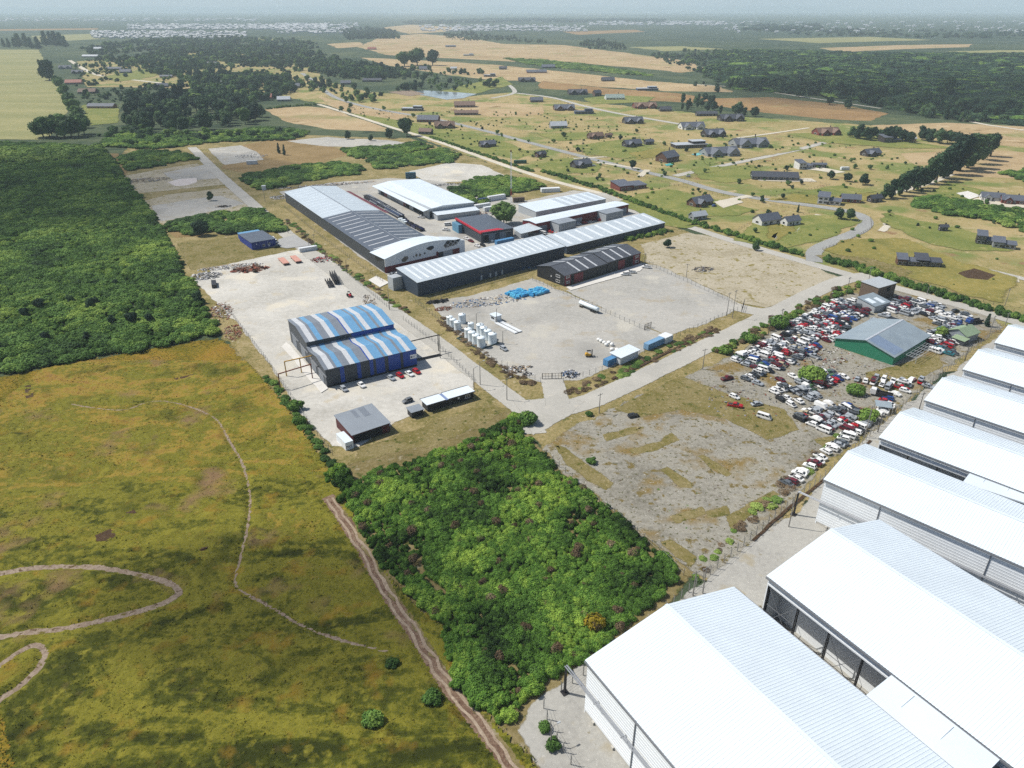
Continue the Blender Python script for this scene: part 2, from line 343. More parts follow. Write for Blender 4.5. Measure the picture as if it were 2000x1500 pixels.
patch('yellow_grass',[(700,880),(820,838),(960,790),(1000,800),(930,840),(830,885),(740,912),(700,940),(680,920)],M_ygrass,3,2)
patch('thicket_floor',[(640,930),(700,900),(860,870),(1000,800),(1045,860),(1110,930),(1260,1045),(1350,1120),(1290,1200),(1180,1290),(1090,1345),(1050,1400),(1080,1480),(1140,1600),(1060,1600),(985,1450),(880,1330),(790,1190),(700,1050)],groundm('thicket_soil',[(.3,c(96,88,58)),(.45,c(124,112,72)),(.6,c(150,136,98)),(.75,c(128,112,60))],.08,.8,.5,soft=.5,speck=[(.4,.58,.66,c(86,90,44)),(.25,.6,.68,c(158,148,122))]),3,2)
# bare lots on the left of the road
patch('bare_lot',[(275,395),(330,380),(440,368),(500,402),(430,420),(310,440)],M_dry,2.5,1.5)
patch('gravel_lot',[(298,402),(430,382),(480,398),(400,416),(316,432)],M_gravel2,4,2)
patch('bare_lot',[(240,345),(330,328),(385,320),(430,345),(440,360),(330,372),(262,378)],M_dry,2.5,1.5)
patch('gravel_lot',[(320,338),(400,322),(430,348),(345,356)],M_gravel2,4,2)
patch('white_clay_puddle',[(328,356),(350,350),(383,348),(384,356),(366,362),(344,364)],M_white,1.2,.6)
patch('gravel_lot',[(405,291),(470,284),(500,296),(515,312),(440,322),(425,310)],M_gravel2,3,1.5)
patch('gravel_lot',[(560,276),(640,268),(760,274),(830,285),(760,290),(640,286)],M_gravel2,4,3)
patch('gravel_lot',[(800,335),(880,318),(940,322),(990,345),(900,355),(840,358)],M_gravel,3,2)
# yards
patch('gravel_yard',[(545,375),(640,358),(760,348),(840,352),(900,362),(960,380),(1030,392),(1120,372),(1180,378),(1310,430),(1290,450),(1050,500),(960,520),(770,545),(700,500)],M_gravel2,2.5,1.5)
patch('gravel_yard',[(380,548),(425,522),(520,500),(590,486),(625,492),(680,535),(740,588),(800,625),(860,664),(925,735),(920,760),(845,790),(760,832),(700,872),(650,872),(606,826),(560,765),(520,700),(470,640),(425,590)],M_gravel,2,1.2)
patch('gravel_yard',[(842,592),(930,575),(1040,545),(1100,570),(1200,612),(1300,656),(1235,700),(1130,742),(1055,745),(985,722),(945,690),(880,640)],M_gravel2,2,1.2)
patch('gravel_yard',[(1105,568),(1252,514),(1300,522),(1360,552),(1450,596),(1425,612),(1360,640),(1300,655),(1200,612)],M_gravel2,2,1)
patch('bare_lot',[(1255,478),(1345,455),(1440,472),(1560,510),(1640,542),(1590,566),(1500,602),(1450,592),(1350,546),(1262,510)],M_dry,3,2)
patch('bare_lot',[(1062,880),(1110,838),(1200,798),(1300,752),(1390,715),(1440,690),(1500,650),(1600,590),(1700,565),(1800,570),(1930,610),(1955,640),(1840,725),(1720,825),(1610,905),(1540,985),(1470,1060),(1390,1130),(1335,1105),(1250,1040),(1180,970),(1110,930)],M_lot,3,2)
for q in ([(1082,868),(1104,876),(1160,918),(1198,944),(1184,958),(1150,940),(1100,900)],[(1290,918),(1304,914),(1350,944),(1352,954),(1330,952)],[(1362,892),(1374,890),(1400,905),(1428,926),(1420,932),(1390,915)],
    [(1180,850),(1230,836),(1258,834),(1240,846),(1186,862)],[(1230,880),(1290,862),(1310,846),(1326,860),(1270,884),(1236,886)],[(1310,1010),(1370,990),(1378,1004),(1320,1022)],[(1378,1000),(1420,990),(1426,1006),(1384,1014)],
    [(1420,1010),(1470,980),(1510,960),(1520,966),(1460,1010),(1430,1036)],[(1290,1060),(1310,1056),(1360,1090),(1352,1108),(1320,1090)],[(1200,800),(1330,735),(1420,770),(1530,800),(1560,840),(1500,860),(1420,820),(1330,800),(1250,815)],
    [(1590,860),(1640,850),(1660,862),(1620,880)],[(1690,730),(1760,712),(1830,690),(1840,715),(1780,750),(1740,770),(1700,752)]):
    patch('dry_grass',q,M_ygrass,1.7,.5,seg=1.5)
patch('warehouse_yard',[(1040,1380),(1100,1335),(1150,1290),(1250,1230),(1330,1170),(1400,1120),(1500,1035),(1560,1000),(1640,900),(1760,800),(1880,715),(1960,650),(2100,600),(2500,900),(2500,1700),(1100,1700),(1060,1520),(1010,1430)],M_wyard,2,1.2)
patch('grass_strip',[(820,585),(905,556),(1000,530),(1046,520),(1030,535),(930,562),(850,586)],M_ygrass,1.5,1)
# roads
strip('road',[(375,288),(432,345),(500,405),(560,458),(640,522),(720,578),(785,622),(850,668),(920,722),(985,772),(1032,806),(1042,848)],8.0,M_road,1.6,.3)
strip('road',[(1015,795),(1060,806),(1115,796),(1180,774),(1270,730),(1360,686),(1450,642),(1530,602),(1600,566),(1650,545),(1700,538)],9.0,M_road,1.8,.3)
patch('road_corner',[(1000,782),(1040,782),(1072,778),(1100,778),(1140,785),(1110,812),(1070,836),(1042,850),(1030,832),(1020,806)],M_road,1.8,.4)
strip('driveway',[(1078,742),(1082,760),(1090,792)],8,M_road,1.5,.3)
strip('driveway',[(1432,598),(1460,606),(1500,612),(1530,604)],9,M_road,1.5,.3)
strip('pale_road',[(622,204),(700,228),(760,248),(850,274),(950,311),(1060,349),(1172,378)],6,M_pale,1.6,.3)
strip('road',[(1172,378),(1300,428),(1420,468),(1530,500),(1640,532),(1760,566),(1880,598),(1960,622),(2060,654)],7,M_road,1.6,.3)
strip('paved_road',[(590,143),(622,165),(645,188),(700,206),(760,218),(850,232),(950,256),(1060,286),(1150,309),(1250,334),(1330,352),(1400,374),(1480,388),(1600,404),(1665,414),(1694,428),(1690,444),(1660,460),(1610,478),(1588,492),(1590,512)],8,M_paved,2,.4)
strip('road',[(1318,344),(1400,326),(1500,306),(1570,290),(1612,278)],7,M_road,2,.4)
strip('road',[(985,160),(1006,175),(1004,184),(960,192)],7,M_road,2,.4)
strip('road',[(1008,182),(1080,190),(1130,205),(1200,221),(1290,236),(1370,250)],8,M_road,2,.4)
strip('road',[(136,118),(160,133),(186,147),(240,154),(330,164)],9,M_pale,2.5,.4)
strip('pale_track',[(1730,380),(1800,364),(1860,340)],5,M_pale,2.5,.8)
strip('pale_track',[(1730,440),(1752,420),(1744,434),(1720,452)],4,M_pale,2.5,.8)
strip('road',[(1700,470),(1780,500),(1860,515),(1960,535),(2060,560)],5,M_road,2,.5)
strip('pale_track',[(1820,210),(1850,225),(1900,240),(2000,255)],6,M_pale,3,.8)
strip('pale_track',[(1360,165),(1440,170),(1540,185),(1640,200),(1720,212)],5,M_pale,3,.8)
for p,wd in (([(1165,318),(1200,322),(1250,330)],4),([(1250,345),(1265,332)],5),([(1390,398),(1420,392),(1465,383)],6),([(1560,328),(1600,330),(1640,338)],14),([(1480,350),(1530,352),(1590,352)],12),([(1270,296),(1200,306),(1120,310)],4),([(1440,270),(1500,262),(1580,250)],4),([(1600,420),(1580,428),(1560,432)],4),([(1900,390),(1960,400),(2040,410)],14),([(1830,518),(1900,535),(1990,548)],7)):
    strip('driveway',p,wd,M_pale,1.5,.4)
# lawns of the house plots
for q,m in (([(1210,395),(1300,368),(1390,390),(1480,410),(1440,420),(1380,422),(1330,432),(1260,420)],M_lawn),([(1040,322),(1110,308),(1170,322),(1160,338),(1080,340)],M_lawn),([(1120,285),(1230,272),(1290,300),(1230,310),(1150,302)],M_lawn),
    ([(1230,300),(1290,290),(1300,304),(1250,312)],M_ylawn),([(1350,330),(1470,322),(1500,345),(1420,358),(1370,350)],M_lawn),([(1500,390),(1600,372),(1720,378),(1720,390),(1610,400)],M_ylawn),([(1540,378),(1640,362),(1710,374),(1640,384)],M_lawn),
    ([(1480,428),(1620,420),(1680,432),(1600,470),(1520,488),(1440,470)],M_lawn),([(1730,415),(1830,440),(1920,460),(1980,490),(1880,490),(1760,455),(1720,430)],M_lawn),([(1640,470),(1760,465),(1900,520),(1980,540),(1950,590),(1800,550),(1680,515),(1620,490)],M_ylawn),
    ([(1810,382),(1860,358),(1930,375),(1900,390)],M_lawn),([(1360,300),(1480,292),(1540,284),(1570,292),(1480,306),(1380,322)],M_mead),([(1050,262),(1150,258),(1180,268),(1090,276)],M_lawn),([(850,180),(980,150),(1000,165),(920,185)],M_lawn),
    ([(1140,192),(1200,186),(1280,190),(1260,200),(1160,204)],M_lawn),([(1540,262),(1640,258),(1760,275),(1870,290),(1760,290),(1620,280)],M_lawn),([(200,150),(320,128),(300,150),(230,160)],M_lawn),([(1600,500),(1690,505),(1780,530),(1750,545),(1660,525)],M_ygrass),
    ([(1240,422),(1320,428),(1380,440),(1340,446),(1280,436)],M_lawn),([(160,205),(230,208),(232,240),(180,245)],M_lawn),([(1490,435),(1545,432),(1560,452),(1510,470)],M_ylawn)):
    patch('lawn',q,m,9,4)
patch('ploughed_soil',[(1870,535),(1900,525),(1945,538),(1930,548),(1890,545)],M_peat,2,1)
patch('pond',[(782,180),(830,177),(900,181),(930,184),(905,192),(872,195),(830,187)],M_water,3,2)
patch('pond_mud',[(760,180),(800,176),(830,184),(800,188)],M_sand,4,2)
patch('concrete_apron',[(720,548),(735,540),(760,553),(742,562)],M_conc,.3,.1)
patch('concrete_apron',[(1106,562),(1250,516),(1258,522),(1250,530),(1115,568)],M_conc,.3,.1)
patch('car_park',[(545,468),(575,460),(610,480),(560,486),(540,482)],M_pave,.3,.1)
patch('concrete_apron',[(640,760),(560,670),(552,678),(628,768)],M_conc,.6,.3)
patch('concrete_pad',[(1868,378),(1890,374),(1916,383),(1893,390)],M_conc,.3,.1)
patch('white_gravel_court',[(1395,395),(1440,388),(1452,396),(1412,407)],M_pale,1.5,.8)

# ---- the heath in front: real relief, worn paths let into it
TRK=[smoothline(GP(p)) for p in (
 [(-40,1125),(0,1121),(60,1110),(140,1106),(205,1110),(280,1124),(330,1138),(356,1156),(338,1172),(290,1190),(200,1213),(110,1232),(60,1234),(0,1246),(-40,1250)],
 [(-40,1325),(0,1300),(40,1271),(72,1258),(94,1274),(72,1312),(35,1345),(0,1366),(-40,1395)],
 [(140,790),(200,800),(250,803),(290,782),(345,786),(400,805),(430,824),(446,860),(470,895),(486,945),(490,1000),(478,1060),(464,1112),(456,1150),(520,1180),(590,1226),(660,1250),(760,1275)],
 [(640,970),(690,1040),(730,1110),(775,1188),(820,1250),(862,1322),(925,1400),(995,1490),(1050,1570)])]
TW=[1.8,1.5,.8,3.8]
heath_px=[(-500,742),(0,737),(110,716),(300,682),(425,660),(470,690),(545,775),(600,850),(650,925),(690,1000),(735,1090),(800,1170),(870,1225),(900,1290),(960,1400),(1040,1480),(1100,1600),(-500,1600)]
def inpoly(x,y,poly):
    ins=np.zeros(x.shape,bool); n=len(poly)
    for i in range(n):
        x1,y1=poly[i];x2,y2=poly[i-1]
        if y1==y2: continue
        k=((y1>y)!=(y2>y))&(x<(x2-x1)*(y-y1)/(y2-y1)+x1); ins^=k
    return ins
def distline(x,y,pl):
    d=np.full(x.shape,1e9)
    for a,b in zip(pl[:-1],pl[1:]):
        vx,vy=b.x-a.x,b.y-a.y; L=vx*vx+vy*vy+1e-9
        t=np.clip(((x-a.x)*vx+(y-a.y)*vy)/L,0,1); d=np.minimum(d,np.hypot(x-a.x-t*vx,y-a.y-t*vy))
    return d
def vnoise(x,y,sc,seed):
    "fast smooth value noise on a lattice"
    r=np.random.default_rng(seed).random((256,256)); u=x*sc+1000;v=y*sc+1000
    i=np.floor(u).astype(int);j=np.floor(v).astype(int);fu=u-i;fv=v-j;fu=fu*fu*(3-2*fu);fv=fv*fv*(3-2*fv)
    g=lambda a,b:r[a%256,b%256]
    return (g(i,j)*(1-fu)+g(i+1,j)*fu)*(1-fv)+(g(i,j+1)*(1-fu)+g(i+1,j+1)*fu)*fv
HP=GP(heath_px)
def heath_h(x,y):
    h=.5*vnoise(x,y,.16,1)+.36*vnoise(x,y,.45,2)+.3*vnoise(x,y,1.1,3)
    k=np.ones_like(x)
    for pl,wd in zip(TRK,TW):
        d=distline(x,y,pl); k=np.minimum(k,np.clip((d-wd*.45)/.9,0,1))
    return h*k*.8+.05
def heath():
    st=.75; xs=np.arange(-175,32,st);ys=np.arange(70,250,st)
    X,Y=np.meshgrid(xs,ys); nx=len(xs)
    X=X+nrg.uniform(-.2,.2,X.shape);Y=Y+nrg.uniform(-.2,.2,Y.shape)
    ins=inpoly(X,Y,[tuple(p) for p in HP])&(np.abs(X)<.78*Y+25); Z=heath_h(X,Y)
    idx=np.arange(X.size).reshape(X.shape)
    ok=ins[:-1,:-1]&ins[1:,:-1]&ins[:-1,1:]&ins[1:,1:]
    f=np.stack([idx[:-1,:-1],idx[:-1,1:],idx[1:,1:],idx[1:,:-1]],-1)[ok]
    used=np.unique(f); rm=np.full(X.size,-1);rm[used]=np.arange(len(used))
    v=np.stack([X.ravel(),Y.ravel(),Z.ravel()],-1)[used]
    tag(link('heath_ground',npmesh('heath_ground',v,rm[f],M_heath,smooth=True)),kind='structure')
patch('heath_border',heath_px,groundm('heath_border_grass',[(.33,c(62,66,16)),(.45,c(110,104,30)),(.55,c(150,124,44)),(.7,c(160,118,56))],.05,.9,.45,soft=.4),4,2.5,z=.028)
heath()
for i,(pl,wd,m) in enumerate(zip(TRK,TW,(M_sand,M_sand,M_sand,M_dirt))):
    strip('path',pl[::2],wd*1.15,m,wd*.7,.5,z=.115,world=True,seg=1.0,wvar=.6)
for o_ in (-.85,.75): strip('wheel_rut',TRK[3][1:-1:2],.55,M_rut,.45,.75,z=.13,world=True,seg=1.6,off=o_,wvar=.8)
for q in ([(185,1050),(215,1036),(246,1028),(240,1040),(212,1058),(190,1060)],[(228,1008),(262,998),(268,1004),(240,1012)],[(370,1078),(415,1068),(410,1074),(380,1084)],[(340,742),(400,728),(408,736),(360,750)],[(48,756),(60,754),(64,780),(54,784)]):
    patch('bare_peat',q,M_peat,1.2,.6,z=.5)
# ================================================================ foliage
def leaf_cloud(name,lobes,n,size,mat,seed,flat=.35,core=True,up=.35):
    """leaf faces spread over the shells of several lobes: (cx,cy,cz,rx,ry,rz)"""
    g=np.random.default_rng(seed)
    L=np.array(lobes); area=(L[:,3]*L[:,5]); k=g.choice(len(L),n,p=area/area.sum())
    d=g.normal(size=(n,3)); d[:,2]=np.where(g.random(n)<.7,np.abs(d[:,2]),d[:,2]); d/=np.linalg.norm(d,axis=1)[:,None]
    r=g.uniform(.72,1.06,n)**.6
    p=L[k,:3]+d*L[k,3:6]*r[:,None]
    nn=d+g.normal(size=(n,3))*.55+np.array([0,0,up]); nn/=np.linalg.norm(nn,axis=1)[:,None]
    t=np.cross(nn,g.normal(size=(n,3))); t/=np.linalg.norm(t,axis=1)[:,None]; b=np.cross(nn,t)
    s=size*g.uniform(.55,1.3,n)[:,None]
    v=np.stack([p-t*s-b*s*.2,p+b*s*.75,p+t*s+b*s*.1,p-b*s*.8],1).reshape(-1,3)
    keep=v[:,2].reshape(-1,4).min(1)>0.02
    v=v.reshape(-1,4,3)[keep].reshape(-1,3); nf=len(v)//4
    f=np.arange(nf*4).reshape(-1,4)
    if core:
        th=np.linspace(0,2*np.pi,7)[:-1]; cv=[];cf=[]
        for l in lobes:
            k0=len(v)+len(cv)
            for zz,rr in ((-.75,.5),(-.1,.82),(.5,.66),(.8,.15)):
                for a in th:
                    cv.append((l[0]+math.cos(a)*l[3]*rr,l[1]+math.sin(a)*l[4]*rr,max(.0,l[2]+zz*l[5])))
            for q in range(3):
                for i in range(6): cf.append((k0+q*6+i,k0+q*6+(i+1)%6,k0+q*6+6+(i+1)%6,k0+q*6+6+i))
        v=np.vstack([v,np.array(cv)]); f=np.vstack([f,np.array(cf)])
    return npmesh(name,v,f,mat)
def scatter_stuff(name,label,cat,pts,scl,variants,kind='stuff',rots=None,pick=None):
    "one mass of plants: instances of leaf-cloud variants on points; pts (n,3), scl (n,3)"
    n=len(pts); me=bpy.data.meshes.new(name); me.vertices.add(n); me.vertices.foreach_set('co',np.asarray(pts,np.float32).ravel())
    a=me.attributes.new('scl','FLOAT_VECTOR','POINT'); a.data.foreach_set('vector',np.asarray(scl,np.float32).ravel())
    a=me.attributes.new('rot','FLOAT_VECTOR','POINT'); r=np.zeros((n,3),np.float32); r[:,2]=nrg.uniform(0,6.28,n); r[:,:2]=nrg.normal(0,.08,(n,2)); r=r if rots is None else np.asarray(rots,np.float32); a.data.foreach_set('vector',r.ravel())
    a=me.attributes.new('pick','INT','POINT'); a.data.foreach_set('value',(nrg.integers(0,len(variants),n) if pick is None else np.array(pick)).astype(np.int32))
    o=link(name,me)
    ng=bpy.data.node_groups.new(name,'GeometryNodeTree'); ng.interface.new_socket('Geometry',in_out='INPUT',socket_type='NodeSocketGeometry'); ng.interface.new_socket('Geometry',in_out='OUTPUT',socket_type='NodeSocketGeometry')
    N=ng.nodes.new; gi=N('NodeGroupInput'); go=N('NodeGroupOutput'); m2p=N('GeometryNodeMeshToPoints'); ip=N('GeometryNodeInstanceOnPoints'); g2i=N('GeometryNodeJoinGeometry')
    ng.links.new(gi.outputs[0],m2p.inputs[0]); ng.links.new(m2p.outputs[0],ip.inputs['Points'])
    for va in reversed(variants):
        oi=N('GeometryNodeObjectInfo'); oi.inputs['Object'].default_value=va; oi.inputs['As Instance'].default_value=True
        ng.links.new(oi.outputs['Geometry'],g2i.inputs[0])
    ng.links.new(g2i.outputs[0],ip.inputs['Instance']); ip.inputs['Pick Instance'].default_value=True
    for nm,ty,so_ in (('scl','FLOAT_VECTOR','Scale'),('rot','FLOAT_VECTOR','Rotation'),('pick','INT','Instance Index')):
        at=N('GeometryNodeInputNamedAttribute'); at.data_type=ty; at.inputs['Name'].default_value=nm; ng.links.new(at.outputs[0],ip.inputs[so_])
    ng.links.new(ip.outputs[0],go.inputs[0])
    mo=o.modifiers.new('scatter','NODES'); mo.node_group=ng
    return tag(o,label,cat,kind=kind)
def variant(name,me): return bpy.data.objects.new(name,me)   # kept out of the scene, only instanced
def grid_pts(px,sp,jit=.45,world=False):
    P=[tuple(p) for p in (px if world else GP(px))]; A=np.array(P)
    xs=np.arange(A[:,0].min(),A[:,0].max(),sp); ys=np.arange(A[:,1].min(),A[:,1].max(),sp)
    X,Y=np.meshgrid(xs,ys); X=X+nrg.uniform(-jit,jit,X.shape)*sp; Y=Y+nrg.uniform(-jit,jit,Y.shape)*sp
    X=X.ravel();Y=Y.ravel(); k=inpoly(X,Y,P)&(np.abs(X)<.76*Y+30)
    return np.stack([X[k],Y[k],np.zeros(k.sum())],-1)
def mound(g,n=6):
    L=[(0,0,.45,.95,.95,.75)]
    for i in range(n):
        a=g.uniform(0,6.28); r=g.uniform(.35,.85); s=g.uniform(.35,.6); L.append((math.cos(a)*r,math.sin(a)*r,g.uniform(.35,.8),s,s,s*.8))
    return L
g_=random.Random(3)
LF_th=leafm('gorse_leaves',c(28,46,20,.85),c(76,108,42,.72),c(140,162,66,.72),.05,.15,.1)
LF_lf=leafm('thicket_leaves',c(36,58,30,.8),c(74,102,46,.68),c(128,146,66,.68),.022,.2,.14)
LF_dk=leafm('dark_tree_leaves',c(26,44,34,.8),c(44,66,46,.8),c(80,102,62,.8),.02,.2)
LF_md=leafm('tree_leaves',c(42,62,38,.8),c(72,98,54,.8),c(118,138,74,.8),.02,.25)
LF_lt=leafm('pale_shrub_leaves',c(66,92,46,.9),c(104,130,62,.9),c(150,166,88,.9),.03,.25)
LF_dead=leafm('dry_shrub_twigs',c(84,72,56),c(128,108,84),c(166,146,118),.1,.1)
LF_gold=leafm('gorse_flowers',c(96,104,34),c(150,134,40),c(186,160,50),.5,.15)
BARK=paint('bark',c(92,80,66),.9,var=.3,vs=3)
V_gorse=[variant('gorse_mound',leaf_cloud('gorse_mound',mound(g_,9),1600,.085,LF_th,i)) for i in range(6)]
V_thick=[variant('thicket_mound',leaf_cloud('thicket_mound',mound(g_,7),800,.13,LF_lf,20+i)) for i in range(5)]
V_dead=[variant('dry_mound',leaf_cloud('dry_mound',mound(g_,4),700,.09,LF_dead,30+i,core=False)) for i in range(2)]
def mounds(name,label,px,sp,hs,variants,wf=1.25,extra=None,holes=()):
    p=grid_pts(px,sp)
    for h in holes: p=p[~inpoly(p[:,0],p[:,1],[tuple(q) for q in GP(h)])]
    n=len(p); big=vnoise(p[:,0],p[:,1],.12,5)*.9+nrg.random(n)**3*.9+.3
    s=np.stack([sp*wf*.62*big,sp*wf*.62*big,hs*(.55+.5*big)],-1); p[:,2]=-.1
    return scatter_stuff(name,label,'shrubs',p,s,variants)
thicket_px=[(682,975),(735,925),(800,905),(880,880),(950,846),(1005,808),(1028,816),(1022,850),(1050,885),(1105,938),(1180,985),(1250,1055),(1328,1118),(1290,1165),(1245,1200),(1205,1240),(1150,1285),(1110,1312),(1065,1325),(1045,1350),(1018,1380),(1005,1420),(960,1405),(895,1350),(880,1285),(862,1222),(808,1172),(795,1148),(745,1108),(712,1050)]
mounds('gorse_thicket','dense green gorse thicket in the middle, between track and warehouses',thicket_px,1.45,1.35,V_gorse,holes=([(810,1085),(818,1085),(838,1130),(870,1148),(880,1170),(850,1165),(822,1140)],[(985,1285),(998,1288),(1012,1320),(1006,1330)]))
p_=grid_pts(thicket_px,7.5); scatter_stuff('dry_gorse','brown dead gorse clumps among the green thicket','dead shrubs',p_+np.array([0,0,.3]),np.tile([1.6,1.6,2.3],(len(p_),1))*nrg.uniform(.4,.9,(len(p_),1)),V_dead)
mounds('left_thicket','broad dark green thicket filling the left, above the heath',[(-420,745),(0,733),(110,712),(300,680),(420,655),(424,640),(392,592),(362,542),(332,475),(292,412),(252,362),(222,312),(190,288),(100,282),(0,280),(-420,285)],2.8,1.8,V_thick)
V_darkm=[variant('dark_mound',leaf_cloud('dark_mound',mound(g_,6),500,.15,LF_dk,60+i)) for i in range(3)]
V_pale=[variant('pale_mound',leaf_cloud('pale_mound',mound(g_,6),500,.15,LF_lt,40+i)) for i in range(3)]
mounds('pale_scrub','paler green scrub edging the far side of the left thicket',[(-300,330),(0,318),(60,322),(150,312),(215,308),(190,288),(120,296),(0,300),(-300,310)],5,3.2,V_pale)
for lab,q in (('dark green scrub patch beyond the two bare lots',[(232,312),(270,296),(330,296),(360,302),(380,312),(330,320),(262,334),(240,332)]),
    ('scrub between the lower bare lot and the blue house',[(320,438),(420,420),(500,408),(540,430),(560,452),(500,458),(420,455),(380,460),(340,455)]),
    ('long low scrub beside the left road, above the grey long shed',[(480,345),(560,328),(660,318),(715,332),(700,342),(620,350),(540,368),(505,372),(470,352)]),
    ('scrub along the far side of the white roofed sheds',[(665,292),(730,288),(820,280),(850,288),(790,300),(700,312),(680,300)]),
    ('scrub on the near side of the pale road',[(720,312),(780,304),(860,292),(900,305),(880,318),(800,325),(740,332)]),
    ('scrub around the mast yard beside the pale road',[(880,372),(920,352),(985,345),(1040,355),(1060,368),(1000,380),(930,400),(900,395)]),
    ('wild scrub field by the house at the right edge',[(1780,392),(1830,385),(1920,400),(2050,420),(2050,470),(1930,430),(1850,420),(1800,408)]),
    ('scrub field right of the dark windbreak trees',[(1960,340),(2050,325),(2050,365),(1990,350)]),
    ('green scrub meadow in the middle of the dry pasture',[(985,114),(1060,118),(1160,128),(1240,142),(1290,150),(1230,146),(1120,136),(1030,126)]),
    ('low wood behind the left bare lots',[(195,285),(250,252),(300,264),(440,258),(520,250),(610,258),(570,274),(430,278),(300,292)])):
    mounds('scrub',lab,q,4.5 if q[0][1]>200 else 8,2.0,V_thick if 'dark' in lab or 'long' in lab or 'low' in lab else V_thick[:2]+V_pale[:1])
# grass tufts over the heath and the lots
def tuft(seed,mat,n=9):
    g=np.random.default_rng(seed); v=[];f=[]
    for i in range(n):
        a=g.uniform(0,6.28); r=g.uniform(0,.5); x,y=math.cos(a)*r,math.sin(a)*r; w=.16; b=a+1.57; l=g.uniform(.5,1.); le=g.uniform(.2,.7)
        k=len(v); v+=[(x-math.cos(b)*w,y-math.sin(b)*w,0),(x+math.cos(b)*w,y+math.sin(b)*w,0),(x+math.cos(a)*le,y+math.sin(a)*le,l)]; f.append((k,k+1,k+2))
    return variant('grass_tuft',npmesh('grass_tuft',v,f,mat))
GR_=0 and [leafm('heath_tuft_green',c(54,64,20),c(94,104,34),c(142,144,58),.05,.3),leafm('heath_tuft_gold',c(122,98,36),c(166,130,54),c(188,156,84),.05,.3),leafm('heath_tuft_brown',c(104,76,44),c(140,104,62),c(176,140,90),.06,.3)]
def heath_tufts():
    p=grid_pts(heath_px,1.05); n=len(p)
    p[:,2]=heath_h(p[:,0],p[:,1])-.05
    near=np.full(n,1e9)
    for pl,wd in zip(TRK,TW): near=np.minimum(near,distline(p[:,0],p[:,1],pl)-wd*.5)
    p=p[near>.15]; n=len(p)
    s=nrg.uniform(.3,1.0,(n,1))*np.array([[.9,.9,.24]])*(.6+.8*vnoise(p[:,0],p[:,1],.12,31))[:,None]
    scatter_stuff('heath_grass','tufted grass and low heath spread over the whole left foreground','grass',p,s,[tuft(50+j,M_heath,7) for j in range(4)])
heath_tufts()
# ================================================================ industrial buildings
WHT=paint('white_sheet',(.6,.665,.71,1),.32,var=.05,vs=.12,spec=.5)
WHT2=paint('white_cladding',(.72,.75,.77,1),.5,var=.03,vs=.2)
ZINC=paint('zinc_sheet',c(196,206,212,1.15),.35,metal=.15,var=.06,vs=.1)
CREAM=paint('roof_light',c(200,203,206,1.25),.45,var=.1)
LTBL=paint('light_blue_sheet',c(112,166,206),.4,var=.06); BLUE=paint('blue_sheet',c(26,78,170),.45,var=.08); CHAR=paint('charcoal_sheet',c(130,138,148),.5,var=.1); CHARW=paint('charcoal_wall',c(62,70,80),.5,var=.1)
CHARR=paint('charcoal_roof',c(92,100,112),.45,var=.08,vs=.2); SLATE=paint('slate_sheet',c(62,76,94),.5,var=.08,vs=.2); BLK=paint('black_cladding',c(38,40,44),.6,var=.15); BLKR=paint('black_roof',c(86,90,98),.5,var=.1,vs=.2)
MAR=paint('maroon_sheet',c(120,28,44),.5,var=.1); RED=paint('red_sheet',c(196,24,48),.45,var=.08); GREY=paint('grey_sheet',c(150,158,166),.5,var=.08,vs=.2); DGREY=paint('dark_grey',c(70,74,80),.6); LGREY=paint('light_grey_sheet',c(188,194,198),.5,var=.06,vs=.2)
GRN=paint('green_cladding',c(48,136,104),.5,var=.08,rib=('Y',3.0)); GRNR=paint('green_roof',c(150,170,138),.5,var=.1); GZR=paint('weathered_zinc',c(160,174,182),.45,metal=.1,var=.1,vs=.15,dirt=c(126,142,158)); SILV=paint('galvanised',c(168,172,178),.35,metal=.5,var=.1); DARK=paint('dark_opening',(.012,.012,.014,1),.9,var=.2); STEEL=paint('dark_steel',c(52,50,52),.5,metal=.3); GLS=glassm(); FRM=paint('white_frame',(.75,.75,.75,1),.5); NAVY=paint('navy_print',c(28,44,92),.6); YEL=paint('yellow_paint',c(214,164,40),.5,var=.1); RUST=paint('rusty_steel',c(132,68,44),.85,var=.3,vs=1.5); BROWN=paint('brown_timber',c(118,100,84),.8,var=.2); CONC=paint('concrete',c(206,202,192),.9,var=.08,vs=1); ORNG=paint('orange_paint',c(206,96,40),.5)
def perp(p,th,d): return Vector((p[0]+math.cos(th)*d,p[1]+math.sin(th)*d))
def corr_slope(mb,xa,xb,za,zb,L,pitch,amp):
    "ribbed sheet from (xa,za) to (xb,zb), ribs across, running along -y for L"
    n=int(L/pitch); v=[];f=[]
    for i in range(n):
        y0=-i*pitch
        for yy,dz in ((y0,0),(y0-pitch*.62,0),(y0-pitch*.7,amp),(y0-pitch*.92,amp)): v+=[(xa,yy,za+dz),(xb,yy,zb+dz)]
    v+=[(xa,-n*pitch,za),(xb,-n*pitch,zb)]
    f=[(2*i,2*i+1,2*i+3,2*i+2) for i in range(len(v)//2-1)]; mb.add(v,f)
